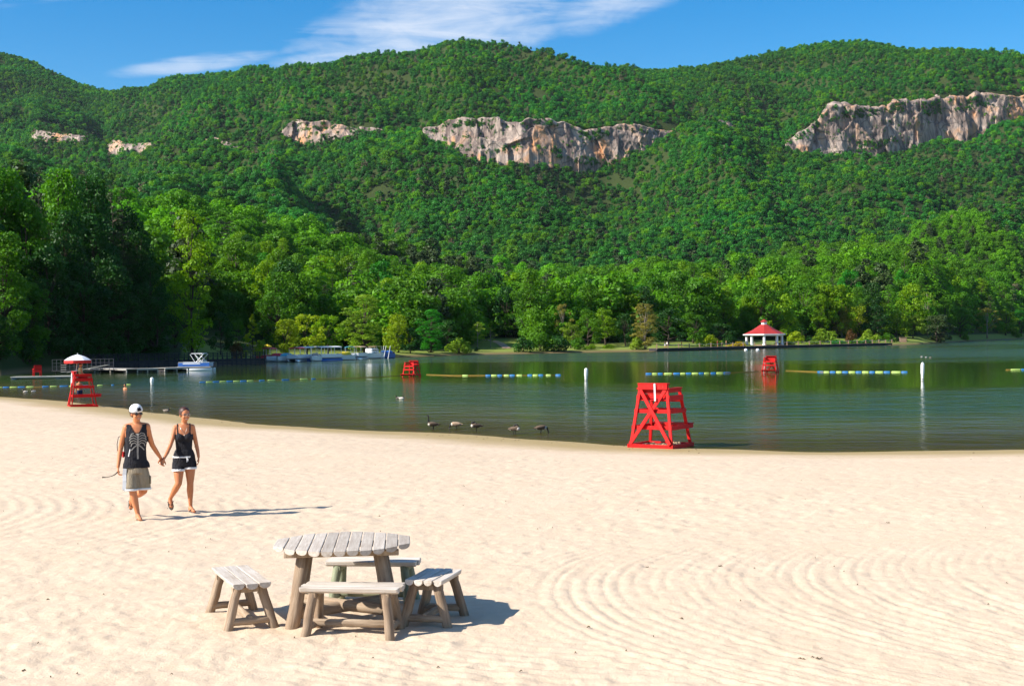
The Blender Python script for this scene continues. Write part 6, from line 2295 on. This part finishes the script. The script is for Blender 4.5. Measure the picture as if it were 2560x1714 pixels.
# white railed landing and ramp beside the pier
M_DULL = pmat("dull_metal", (0.07, 0.07, 0.08), (0.045, 0.045, 0.05), 4, 0.5)
land = empty("metal_landing", wpt(165, 854))
tag(land, "pale metal railing landing with ramp in front of the dark pier", "landing")
sc_ = land.location.y / FPX * K
for x in np.linspace(-45, 95, 15):
    MB().tube([(x * sc_, 0, 0.4), (x * sc_, 0, 1.75)], 0.035, 6).build("rail_post", M_DULL, land)
for z in (0.9, 1.3, 1.75):
    MB().tube([(-45 * sc_, 0, z), (95 * sc_, 0, z)], 0.022, 6).build("rail", M_DULL, land)
MB().box((25 * sc_, 0.5, 0.35), (142 * sc_, 1.4, 0.10)).build("platform", M_DARKWOOD, land)
MB().bar((-5 * sc_, -0.8, 0.18), (88 * sc_, -0.8, 1.05), 0.9, 0.08).build("ramp", M_PALEDECK, land)
for i in range(4):
    MB().box((-14 * sc_, -0.9 + 0.05 * i, 0.25 + 0.28 * i), (12 * sc_, 0.28, 0.06)).build("step", M_PALEDECK, land)
for x in (-40, 0, 40, 90):
    MB().tube([(x * sc_, 0.5, -1.5), (x * sc_, 0.5, 0.35)], 0.09, 8).build("pile", M_DARKWOOD, land)

for i, (x0, x1, y0, y1, lb) in enumerate(((232, 308, 851, 852.5, "pale floating dock section nearest the ramp"), (312, 360, 852, 851, "pale floating dock section in the middle of the row"),
                                      (364, 420, 850.5, 848.5, "pale floating dock section beside the pontoon boat"))):
    a, b = wpt(x0, y0), wpt(x1, y1)
    o = empty("floating_dock", ((a.x + b.x) / 2, (a.y + b.y) / 2, WATER), math.atan2(b.y - a.y, b.x - a.x))
    tag(o, lb, "dock", "floating dock sections")
    L = (b - a).length
    nbd = 10
    bdm = MB().box((0, 0, 0), (L / nbd - 0.02, 2.2, 0.06)).mesh("deck_board")
    bdm.materials.append(M_PALEDECK)
    for k in range(nbd):
        q = bpy.data.objects.new("deck_board", bdm)
        COL.objects.link(q)
        q.parent = o
        q.location = (-L / 2 + L * (k + 0.5) / nbd, 0, 0.50)
    MB().box((0, -1.06, 0.40), (L, 0.06, 0.14)).build("fascia", M_PALEDECK, o)
    MB().box((0, 1.06, 0.40), (L, 0.06, 0.14)).build("fascia", M_PALEDECK, o)
    for xx in (-L * 0.48, 0, L * 0.48):
        MB().box((xx, -0.95, 0.2), (0.14, 0.12, 0.34)).build("bracket", M_PALEDECK, o)
        MB().box((xx * 0.8, 0, 0.1), (0.7, 1.4, 0.4)).build("float_drum", M_DARKWOOD, o)
a, b = wpt(200, 853), wpt(258, 851)
gw = empty("gangway", (0, 0, 0))
tag(gw, "thin pale gangway between the ramp landing and the floating docks", "gangway")
MB().bar(a + Vector((0, 0, 0.5)), b + Vector((0, 0, 0.55)), 1.0, 0.08).build("walkway", M_PALEDECK, gw)
MB().bar(a + Vector((0, 0, 0.45)), b + Vector((0, 0, 0.48)), 0.12, 0.12).build("beam", M_DARKWOOD, gw)

M_HWHITE = pmat("gelcoat_white", (0.80, 0.80, 0.79), (0.72, 0.72, 0.71), 1.0, 0.25)
M_HBLUE = pmat("hull_blue", (0.03, 0.12, 0.42), (0.025, 0.10, 0.35), 1.0, 0.3)
M_HRED = pmat("canopy_red", (0.55, 0.04, 0.05), (0.45, 0.03, 0.04), 1.0, 0.6)
M_CTEAL = pmat("canopy_teal", (0.08, 0.40, 0.52), (0.06, 0.32, 0.44), 1.0, 0.6)
M_CTAN = pmat("canopy_tan", (0.52, 0.36, 0.22), (0.42, 0.30, 0.18), 1.0, 0.7)
M_CWHITE = pmat("canopy_white", (0.78, 0.78, 0.76), (0.68, 0.68, 0.66), 1.0, 0.6)
M_ALU = pmat("brushed_aluminium", (0.62, 0.63, 0.65), None, 4, 0.3, None, 0, 0.01, 0.5, 0.7)
M_MOTOR = pmat("outboard_black", (0.02, 0.02, 0.022), None, 4, 0.35)
M_GLASS = pmat("windscreen", (0.05, 0.07, 0.08), None, 4, 0.08, None, 0, 0.01, 0.7)
M_SEAT = pmat("vinyl_seat", (0.62, 0.60, 0.56), (0.5, 0.48, 0.44), 4, 0.5)


def hull(L, W, H, deck=True):
    mb = MB()
    secs = [(-0.5, 0.92, 0.0), (-0.3, 1.0, 0.0), (0.0, 1.0, 0.0), (0.22, 0.88, 0.04), (0.38, 0.58, 0.14), (0.5, 0.05, 0.34)]
    vs = []
    for y, w, rise in secs:
        hw = W / 2 * w
        vs += [(-hw, y * L, H * (1 + 0.35 * rise)), (-hw * 0.86, y * L, H * 0.15 + H * rise), (0, y * L, -0.18 + H * rise * 1.4), (hw * 0.86, y * L, H * 0.15 + H * rise), (hw, y * L, H * (1 + 0.35 * rise))]
    fs = []
    for i in range(len(secs) - 1):
        for k in range(4):
            fs.append((i * 5 + k, i * 5 + k + 1, i * 5 + k + 6, i * 5 + k + 5))
        fs.append((i * 5 + 4, i * 5, i * 5 + 5, i * 5 + 9))
    fs.append((0, 1, 2, 3, 4))
    mb.add(vs, [f[::-1] for f in fs])
    return mb


def boat(x, y, L, rz, kind, hm, cm, label):
    p0 = wpt(x, y)
    o = empty("boat", (p0.x, p0.y, WATER), rz)
    tag(o, label, "boat", "boats moored on the far shore")
    W = L * 0.40
    o.scale = (1.2, 1.2, 1.15)
    if kind in ('pontoon', 'tour'):
        for sx in (-1, 1):
            MB().tube([(sx * W * 0.36, -L / 2, 0.12), (sx * W * 0.36, L * 0.42, 0.12), (sx * W * 0.36, L / 2, 0.3)], [0.32, 0.32, 0.10], 12).build("pontoon", M_ALU if kind == 'pontoon' else hm, o, smooth=True)
        MB().box((0, 0, 0.52), (W, L * 0.98, 0.12)).build("deck", M_PALEDECK, o, bevel=0.02)
        for sx in (-1, 1):
            MB().box((sx * (W / 2 - 0.04), -L * 0.02, 0.85), (0.05, L * 0.88, 0.55)).build("side_panel", M_HWHITE if kind == 'tour' else hm, o, bevel=0.01)
        MB().box((0, L * 0.45, 0.85), (W * 0.96, 0.05, 0.55)).build("front_panel", M_HWHITE if kind == 'tour' else hm, o, bevel=0.01)
        for k in range(4 if kind == 'tour' else 2):
            MB().box((0, -L * 0.3 + k * L * (0.2 if kind == 'tour' else 0.4), 0.85), (W * 0.8, 0.5, 0.5)).build("seat", M_SEAT, o, bevel=0.05)
        if cm is not None:
            cz = 2.25 if kind == 'tour' else 2.15
            cb = MB()
            n = 7
            cl0, cl1 = (-L * 0.46, L * 0.44) if kind == 'tour' else (-L * 0.35, L * 0.22)
            vs = []
            for i in range(n):
                u = -1 + 2 * i / (n - 1)
                for yy in (cl0, cl1):
                    for dz_ in (0.0, -0.10):
                        vs.append((u * W * 0.52, yy, cz + 0.14 * (1 - u * u) + dz_))
            fs = []
            for i in range(n - 1):
                a_ = i * 4
                fs += [(a_, a_ + 4, a_ + 6, a_ + 2), (a_ + 1, a_ + 3, a_ + 7, a_ + 5), (a_, a_ + 1, a_ + 5, a_ + 4), (a_ + 2, a_ + 6, a_ + 7, a_ + 3)]
            fs += [(0, 2, 3, 1), (n * 4 - 4, n * 4 - 3, n * 4 - 1, n * 4 - 2)]
            cb.add(vs, fs).build("canopy", cm, o)
            for sx in (-1, 1):
                for yy in np.linspace(cl0 + 0.1, cl1 - 0.1, 4 if kind == 'tour' else 2):
                    MB().tube([(sx * W * 0.47, yy, 0.6), (sx * W * 0.48, yy, cz - 0.05)], 0.035, 6).build("post", M_ALU, o)
    else:
        H = 0.85 if kind == 'runabout' else 1.0
        hull(L, W, H).build("hull", hm, o)
        MB().box((0, L * 0.12, H + 0.02), (W * 0.7, L * 0.30, 0.10)).build("fore_deck", M_HWHITE, o, bevel=0.03)
        ws = MB()
        ws.add([(-W * 0.40, L * 0.02, H), (W * 0.40, L * 0.02, H), (W * 0.32, -L * 0.06, H + 0.5), (-W * 0.32, -L * 0.06, H + 0.5),
                (-W * 0.40, L * 0.02 - 0.03, H), (W * 0.40, L * 0.02 - 0.03, H), (W * 0.32, -L * 0.06 - 0.03, H + 0.5), (-W * 0.32, -L * 0.06 - 0.03, H + 0.5)],
               [(0, 1, 2, 3), (7, 6, 5, 4), (0, 4, 5, 1), (1, 5, 6, 2), (2, 6, 7, 3), (3, 7, 4, 0)])
        ws.build("windscreen", M_GLASS, o)
        for k in (-1, 1):
            MB().box((k * W * 0.2, -L * 0.2, H), (W * 0.3, 0.6, 0.55)).build("seat", M_SEAT, o, bevel=0.06)
        if kind == 'cabin':
            MB().box((0, -L * 0.05, H + 0.45), (W * 0.72, L * 0.36, 0.75)).build("cabin", M_HWHITE, o, bevel=0.12)
            for sx in (-1, 1):
                MB().box((sx * W * 0.363, -L * 0.05, H + 0.52), (0.02, L * 0.26, 0.28)).build("cabin_window", M_GLASS, o)
            MB().box((0, -L * 0.22, H + 1.15), (W * 0.85, L * 0.34, 0.07)).build("hard_top", cm or M_CWHITE, o, bevel=0.02)
            for sx in (-1, 1):
                for yy in (-L * 0.36, -L * 0.12):
                    MB().tube([(sx * W * 0.36, yy, H), (sx * W * 0.36, yy, H + 1.12)], 0.03, 6).build("post", M_ALU, o)
        elif cm is not None:
            cv = MB()
            torso(cv, [(H + 0.02, 0, -L * 0.12, W * 0.46, L * 0.30), (H + 0.35, 0, -L * 0.12, W * 0.40, L * 0.26), (H + 0.55, 0, -L * 0.13, W * 0.2, L * 0.14)])
            cv.build("cover", cm, o, smooth=True)
    mo_ = MB()
    mo_.box((0, -L * 0.5 - 0.18, 0.95), (0.34, 0.40, 0.45))
    mo_.box((0, -L * 0.5 - 0.18, 0.35), (0.16, 0.24, 0.9))
    mo_.build("outboard_motor", M_MOTOR, o, bevel=0.04)
    return o


def bx_(x):
    return (640 + x / 6.506) / K


def by_(y):
    return (850 + y / 6.506) / K


boat(bx_(60), by_(352), 4.6, R(200), 'pontoon', M_HWHITE, M_CTAN, "pontoon boat with brownish canopy by the pier end, leftmost of the row")
boat(bx_(185), by_(352), 4.6, R(165), 'pontoon', M_HRED, M_HRED, "red sided pontoon boat with red canopy left of the white runabout")
boat(bx_(315), by_(352), 4.2, R(150), 'runabout', M_HWHITE, M_HRED, "open white boat under a red cover in the left part of the row")
boat(bx_(470), by_(354), 4.4, R(160), 'runabout', M_HWHITE, M_CTEAL, "white runabout with pale teal cover left of the red canopied boat")
boat(bx_(660), by_(352), 4.4, R(170), 'pontoon', M_HWHITE, M_HRED, "white pontoon boat with bright red canopy beside the blue boats")
boat(bx_(850), by_(342), 5.0, R(152), 'tour', M_HBLUE, M_CWHITE, "long blue tour boat under white canopy, left one of two")
boat(bx_(1140), by_(336), 5.4, R(146), 'tour', M_HBLUE, M_CWHITE, "long blue tour boat under white canopy, right one of two")
boat(bx_(960), by_(345), 3.4, R(170), 'runabout', M_HWHITE, None, "small open white boat in front of the blue tour boats")
boat(bx_(1400), by_(324), 4.6, R(145), 'runabout', M_HWHITE, M_YELLOW, "white runabout with yellow cover right of the blue tour boats")
boat(bx_(1530), by_(318), 3.8, R(190), 'pontoon', M_HWHITE, M_CTEAL, "white pontoon boat with teal canopy beside the yellow covered runabout")
boat(bx_(1660), by_(314), 4.6, R(165), 'pontoon', M_HWHITE, M_CTAN, "pontoon boat with tan canopy left of the white cabin cruiser")
boat(bx_(1870), by_(302), 5.2, R(146), 'cabin', M_HWHITE, M_CTAN, "white cabin cruiser near the right end of the moored boats")
boat(bx_(2065), by_(296), 3.0, R(150), 'runabout', M_HBLUE, M_HBLUE, "small blue covered craft right of the cabin cruiser")
boat(bx_(2145), by_(294), 3.0, R(150), 'runabout', M_HBLUE, M_HBLUE, "small blue covered craft at the right end of the moored boats")
for x in (2050, 2085, 2155):
    p0 = wpt(bx_(x), by_(298))
    MBq = MB()
    MBq.tube([(0, 0, 0), (0.5, 0, 2.6)], [0.09, 0.05], 8)
    q = MBq.build("mooring_pole", M_HWHITE)
    q.location = (p0.x, p0.y - 0.8, WATER)
    tag(q, {2050: "leaning white pole above the small blue craft, left of three", 2085: "leaning white pole above the small blue craft, middle of three", 2155: "leaning white pole at the right end of the moored boats"}[x], "pole", "white poles by the small blue craft")
# marina dock behind the boats with an umbrella
da, db = wpt(598, 823), wpt(890, 815.5)
mk = empty("marina_dock", (da.x, da.y + 5, WATER))
tag(mk, "low wooden dock behind the moored boats", "dock")
dvv = Vector((db.x - da.x, db.y - da.y, 0))
MB().bar(Vector((0, 0, 0.55)), dvv + Vector((0, 0, 0.55)), 1.8, 0.12).build("deck", M_GREYDECK, mk)
for i in range(14):
    MB().tube([dvv * (i / 13) + Vector((0, -0.8, -1)), dvv * (i / 13) + Vector((0, -0.8, 1.3))], 0.12, 8).build("pile", M_DARKWOOD, mk)
uy = wpt(bx_(100), by_(330))
yu = empty("yellow_umbrella", (uy.x, uy.y + 6, WATER + 0.6))
tag(yu, "small yellow umbrella above the left end of the marina dock", "umbrella")
MB().tube([(0, 0, 0), (0, 0, 2.6)], 0.05, 8).build("pole", M_POLE, yu)
MB().lathe([(1.0, 2.1), (0.98, 2.15), (0.5, 2.45), (0.05, 2.62)], 10).build("canopy", M_YELLOW, yu)

# pontoon boat with folded bimini by the floating docks
pp = wpt(449, 847.5)
pbt = empty("pontoon_boat", (pp.x, pp.y, WATER), R(84))
tag(pbt, "blue and white pontoon boat with bare bimini frame beside the floating docks", "boat")
W2, L2 = 1.9, 4.6
for sx in (-1, 1):
    MB().tube([(sx * W2 * 0.36, -L2 / 2, 0.12), (sx * W2 * 0.36, L2 * 0.42, 0.12), (sx * W2 * 0.36, L2 / 2, 0.28)], [0.28, 0.28, 0.08], 12).build("pontoon", M_HWHITE, pbt, smooth=True)
    MB().box((sx * W2 * 0.49, 0, 0.80), (0.05, L2 * 0.9, 0.46)).build("side_panel", M_HBLUE if sx < 0 else M_HWHITE, pbt, bevel=0.01)
    MB().box((sx * (W2 * 0.49 + 0.04), 0.3, 0.92), (0.012, L2 * 0.5, 0.10)).build("stripe", M_HWHITE, pbt)
    MB().tube([(sx * W2 * 0.5, -L2 * 0.45, 1.10), (sx * W2 * 0.5, L2 * 0.45, 1.10)], 0.025, 6).build("rail", M_HWHITE, pbt)
    for yy0, yy1 in ((-0.2, -1.3), (-0.2, 0.5), (-1.2, -0.1)):
        MB().tube([(sx * W2 * 0.48, yy0, 1.05), (sx * W2 * 0.46, yy1, 2.15)], 0.035, 6).build("bimini_pole", M_HWHITE, pbt)
MB().box((0, 0, 0.50), (W2, L2 * 0.98, 0.10)).build("deck", M_PALEDECK, pbt, bevel=0.02)
MB().box((0, L2 * 0.45, 0.80), (W2 * 0.96, 0.05, 0.46)).build("front_panel", M_HWHITE, pbt, bevel=0.01)
MB().box((0, -0.9, 0.95), (W2 * 0.8, 0.6, 0.8)).build("console", M_SEAT, pbt, bevel=0.06)
bmn = MB()
bmn.tube([(-W2 * 0.5, -0.5, 2.22), (-W2 * 0.5, -1.4, 2.16)], 0.03, 6)
bmn.box((0, -0.4, 2.22), (W2, 1.5, 0.09))
bmn.build("folded_canopy", M_HWHITE, pbt, bevel=0.03)
MB().box((0, -L2 / 2 - 0.2, 0.75), (0.34, 0.4, 0.6)).build("outboard_motor", M_MOTOR, pbt, bevel=0.05)

# ================================================================ boardwalk and gazebo
M_BWALK = pmat("boardwalk_wood", (0.20, 0.14, 0.12), (0.12, 0.085, 0.075), 1.0, 0.85)
M_BPOST = pmat("boardwalk_post", (0.42, 0.27, 0.17), (0.30, 0.19, 0.12), 1.0, 0.85)
M_BROPE = pmat("white_rope", (0.60, 0.56, 0.50), None, 2, 0.9)
bw_px = [(1502, 804), (1600, 800.8), (1700, 797.2), (1800, 794.0), (1900, 791.0), (1980, 788.6), (2040, 787.2)]
def shore_pt(x, off):
    px = x * K
    Y_ = float(controls(np.array([px]))[2][0]) + off
    return Vector(((px - CX) / FPX * Y_, Y_, WATER))


bw = [shore_pt(p_[0], -3.0) for p_ in bw_px]
bwk = empty("boardwalk", (bw[0].x, bw[0].y, WATER))
tag(bwk, "dark lakeside boardwalk with rope railing posts in front of the gazebo", "boardwalk")
o0 = Vector((bw[0].x, bw[0].y, WATER))
pts = [w - o0 for w in bw]
seglen = [(b - a).length for a, b in zip(pts[:-1], pts[1:])]
bdm2 = MB().box((0, 0, 0), (1.0, 2.6, 0.08)).mesh("deck_board")
bdm2.materials.append(M_BWALK)
pstm = MB().box((0, 0, 0), (0.26, 0.26, 1.3)).mesh("post")
pstm.materials.append(M_BPOST)
posts = []
for a, b in zip(pts[:-1], pts[1:]):
    d = b - a
    L = d.length
    dirn = d.normalized()
    nrm_ = Vector((-dirn.y, dirn.x, 0))
    MB().bar(a + Vector((0, 0, 0.42)) + nrm_ * 1.2, b + Vector((0, 0, 0.42)) + nrm_ * 1.2, 2.4, 0.55).build("bearer", M_DARKWOOD, bwk)
    nbb = max(4, int(L / 1.0))
    if nbb > 45:
        nbb = 45
    for k in range(nbb):
        q = bpy.data.objects.new("deck_board", bdm2)
        COL.objects.link(q)
        q.parent = bwk
        q.location = a + dirn * L * (k + 0.5) / nbb + nrm_ * 1.2 + Vector((0, 0, 0.78))
        q.rotation_euler = (0, 0, math.atan2(dirn.y, dirn.x))
        q.scale = (L / nbb * 0.97, 1, 1)
    npst = 4
    for k in range(npst):
        pq = a + d * (k / npst)
        posts.append(pq)
posts.append(pts[-1])
for k, pq in enumerate(posts):
    q = bpy.data.objects.new("post", pstm)
    COL.objects.link(q)
    q.parent = bwk
    q.location = pq + Vector((0, 0, 1.25))
    if k:
        pr_ = posts[k - 1]
        MB().tube([pr_ + Vector((0, 0, 1.75)), pr_.lerp(pq, 0.5) + Vector((0, 0, 1.45)), pq + Vector((0, 0, 1.75))], 0.05, 6).build("rope", M_BROPE, bwk)
    MB().tube([pq + Vector((0, 0.3, -1.5)), pq + Vector((0, 0.3, 0.2))], 0.16, 8).build("pile", M_DARKWOOD, bwk)

gpx = 1748 * K
gS = float(controls(np.array([gpx]))[2][0])
gY = gS + 13
gX = (gpx - CX) / FPX * gY
gZ = terr(gX, gY)
gaz = empty("gazebo", (gX, gY, gZ - 0.1), R(12))
tag(gaz, "octagonal gazebo with red roof, white columns and small cupola", "gazebo")
u_ = gY / FPX * K
RE = 47 * u_
ze, zp, zc = [float(zray(gpx, y * K, gY)) - gaz.location.z for y in (763.5, 742.0, 730.0)]
M_ROOF = pmat("red_roof", (0.40, 0.030, 0.022), (0.31, 0.022, 0.018), 0.8, 0.55, (1, 1, 6))
MB().lathe([(RE * 0.86, 0.0), (RE * 0.86, 0.25), (RE * 0.80, 0.26)], 8, phase=0.5).build("floor", M_BPOST, gaz)
for k in range(8):
    a0, a1 = 2 * math.pi * (k + 0.5) / 8, 2 * math.pi * (k + 1.5) / 8
    pr = [(RE, ze), (RE * 0.56, ze + (zp - ze) * 0.44), (RE * 0.18, zp)]
    pn = MB()
    vs = []
    for r, z in pr:
        for a in (a0, a1):
            vs.append((math.cos(a) * r, math.sin(a) * r, z))
    vs += [(x, y, z - 0.16) for x, y, z in vs]
    pn.add(vs, [(0, 1, 3, 2), (2, 3, 5, 4), (6, 8, 9, 7), (8, 10, 11, 9), (0, 6, 7, 1), (4, 5, 11, 10), (0, 2, 8, 6), (2, 4, 10, 8), (1, 7, 9, 3), (3, 9, 11, 5)])
    ro = pn.build("roof_panel", M_ROOF, gaz)
    MB().bar((math.cos(a0) * RE * 1.01, math.sin(a0) * RE * 1.01, ze - 0.15), (math.cos(a1) * RE * 1.01, math.sin(a1) * RE * 1.01, ze - 0.15), 0.16, 0.34).build("fascia", M_HWHITE, gaz)
    col = MB()
    rc = 0.42
    cx_, cy_ = math.cos(a0) * RE * 0.84, math.sin(a0) * RE * 0.84
    col.lathe([(rc * 1.35, 0.1), (rc * 1.35, 0.45), (rc, 0.5), (rc * 0.92, ze - 0.45), (rc * 1.25, ze - 0.40), (rc * 1.25, ze - 0.1)], 12, (cx_, cy_, 0))
    col.build("column", M_HWHITE, gaz, smooth=False)
    MB().bar((cx_, cy_, ze - 0.42), (math.cos(a1) * RE * 0.84, math.sin(a1) * RE * 0.84, ze - 0.42), 0.3, 0.4).build("beam", M_HWHITE, gaz)
cu = MB()
cu.lathe([(RE * 0.135, zp - 0.2), (RE * 0.135, zp + (zc - zp) * 0.55)], 8, phase=0.5)
cup = cu.build("cupola", M_HWHITE, gaz)
MB().lathe([(RE * 0.19, zp + (zc - zp) * 0.5), (RE * 0.19, zp + (zc - zp) * 0.56), (RE * 0.02, zc)], 8, phase=0.5).build("cupola_roof", M_ROOF, cup)

# strollers on the boardwalk (a few pixels tall in the photo)
def on_walk(x):
    for (p0, w0), (p1, w1) in zip(zip(bw_px[:-1], bw[:-1]), zip(bw_px[1:], bw[1:])):
        if p0[0] <= x <= p1[0]:
            f = (x - p0[0]) / (p1[0] - p0[0])
            w = w0.lerp(w1, f)
            return Vector((w.x, w.y + 1.0, WATER + 0.82))


for x, sh, so, lb in ((1521, M_NAVY, M_TRIM, "stroller in dark shirt at the left end of the boardwalk"), (1526, M_TRIM, M_NAVY, "stroller in white shirt at the left end of the boardwalk"),
                      (1559, M_ORANGE, M_KHAKI, "stroller in orange standing alone on the left part of the boardwalk"), (1641, M_REDCLOTH, M_KHAKI, "left one of two strollers near the gazebo"),
                      (1661, M_CTAN, M_NAVY, "right one of two strollers near the gazebo")):
    figure(on_walk(x), R((x * 37) % 360), lb, sh, so, M_HAIR_D, 'stand', "strollers on the boardwalk", None, 0.03)
for x, lb in ((1706, "left white float below the gazebo"), (1733, "right white float below the gazebo")):
    w = wpt(x, 802)
    MBf = MB()
    MBf.ell((0, 0, 0.15), (0.45, 0.45, 0.4))
    q = MBf.build("mooring_float", M_HWHITE, smooth=True)
    q.location = (w.x, w.y, WATER)
    tag(q, lb, "float", "mooring floats below the gazebo")
# wooden bin on the shore right of the promenade
bS = float(controls(np.array([2065 * K]))[2][0]) + 10
bX = (2065 * K - CX) / FPX * bS
wb_ = empty("wooden_bin", (bX, bS, terr(bX, bS)))
tag(wb_, "small wooden bin on the grass right of the promenade", "bin")
for i in range(6):
    MB().box((-0.9 + i * 0.36, -0.55, 0.8), (0.33, 0.08, 1.6)).build("board", M_BPOST, wb_)
MB().box((0, 0, 0.78), (2.1, 1.0, 1.5)).build("box", M_BWALK, wb_)
MB().box((0, 0, 1.66), (2.3, 1.4, 0.12)).build("lid", M_BPOST, wb_)

# dirt path up the grassy bank
M_DIRT = pmat("dirt_path", (0.46, 0.31, 0.19), (0.36, 0.24, 0.14), 0.4, 0.95)
pth = []
for x, bk in ((1160, 22), (1152, 34), (1143, 46), (1130, 56), (1110, 62), (1090, 64)):
    px = x * K
    S = float(controls(np.array([px]))[2][0])
    pth.append(((px - CX) / FPX * (S + bk), S + bk))
mb = MB()
for (x0, y0), (x1, y1) in zip(pth[:-1], pth[1:]):
    for k in range(6):
        pass
dense = []
for (x0, y0), (x1, y1) in zip(pth[:-1], pth[1:]):
    for k in range(6):
        dense.append((x0 + (x1 - x0) * k / 6, y0 + (y1 - y0) * k / 6))
vs = []
for i, (x, y) in enumerate(dense):
    a = dense[max(0, i - 1)]
    b = dense[min(len(dense) - 1, i + 1)]
    dx, dy = b[0] - a[0], b[1] - a[1]
    L = math.hypot(dx, dy)
    for sgn in (-1, 1):
        xx, yy = x - dy / L * 1.1 * sgn, y + dx / L * 1.1 * sgn
        vs.append((xx, yy, terr(xx, yy) + 0.12))
mb.add(vs, [(2 * i, 2 * i + 1, 2 * i + 3, 2 * i + 2) for i in range(len(dense) - 1)])
tag(mb.build("path", M_DIRT), "dirt path climbing the grassy bank", None, None, "structure")

# ================================================================ litter on the sand
M_LITTER = pmat("dry_litter", (0.17, 0.12, 0.06), (0.08, 0.055, 0.03), 9, 0.9)
lit = MB()
rl_ = random.Random(9)
for i in range(70):
    Yd = math.exp(rl_.uniform(math.log(10.8), math.log(38)))
    Xd = rl_.uniform(-0.39, 0.39) * Yd
    z = float(sand_z(np.array([Xd]), np.array([Yd]))[0])
    L = rl_.uniform(0.010, 0.03)
    a = rl_.uniform(0, 6.28)
    lit.tube([(Xd, Yd, z + 0.004), (Xd + L * math.cos(a) * 0.5, Yd + L * math.sin(a) * 0.5, z + 0.016), (Xd + L * math.cos(a), Yd + L * math.sin(a), z + 0.004)], [0.003, 0.005, 0.002], 5)
for px, py in ((1708, 1551), (1800, 1416), (1620, 1417), (2048, 1658), (2005, 1655), (2220, 1300), (950, 1282), (1467, 1573), (116, 1500), (55, 1680)):
    w = onz(px, py, 0.0)
    z = float(sand_z(np.array([w.x]), np.array([w.y]))[0])
    for k in range(3):
        a = rl_.uniform(0, 6.28)
        lit.tube([(w.x, w.y, z), (w.x + 0.018 * math.cos(a), w.y + 0.018 * math.sin(a), z + 0.012), (w.x + 0.034 * math.cos(a), w.y + 0.034 * math.sin(a), z + 0.005)], [0.004, 0.005, 0.002], 5)
tag(lit.build("litter", M_LITTER), "scattered twigs and leaf scraps on the sand", None, None, "stuff")
# shells and pebbles along the waterline
peb = MB()
for i in range(110):
    k = rl_.uniform(0.25, 0.97) * (len(SHP) - 3) + 1
    j = int(k)
    a, b = SHP[j], SHP[j + 1]
    x = a[0] + (b[0] - a[0]) * (k - j)
    y = a[1] + (b[1] - a[1]) * (k - j) - abs(rl_.gauss(0.5, 1.1))
    r = rl_.uniform(0.008, 0.022)
    peb.ell((x, y, sz(x, y) + r * 0.2), (r * 1.4, r, r * 0.6), None, 6, 4)
tag(peb.build("pebbles", M_LITTER), "line of wrack and pebbles along the waterline", None, None, "stuff")

# ================================================================ thin summer haze over the valley
hz = MB()
hz.box((0, 1900, 398), (5600, 4900, 820))
t = NT("haze")
vol = t.n('ShaderNodeVolumePrincipled', {'Color': (0.72, 0.84, 1.0, 1), 'Density': 0.000013, 'Anisotropy': 0.1})
ho_ = t.n('ShaderNodeOutputMaterial')
t.t.links.new(vol.outputs[0], ho_.inputs['Volume'])
hob = hz.build("haze", t.m)
tag(hob, "thin blue haze in the valley air", None, None, "stuff")
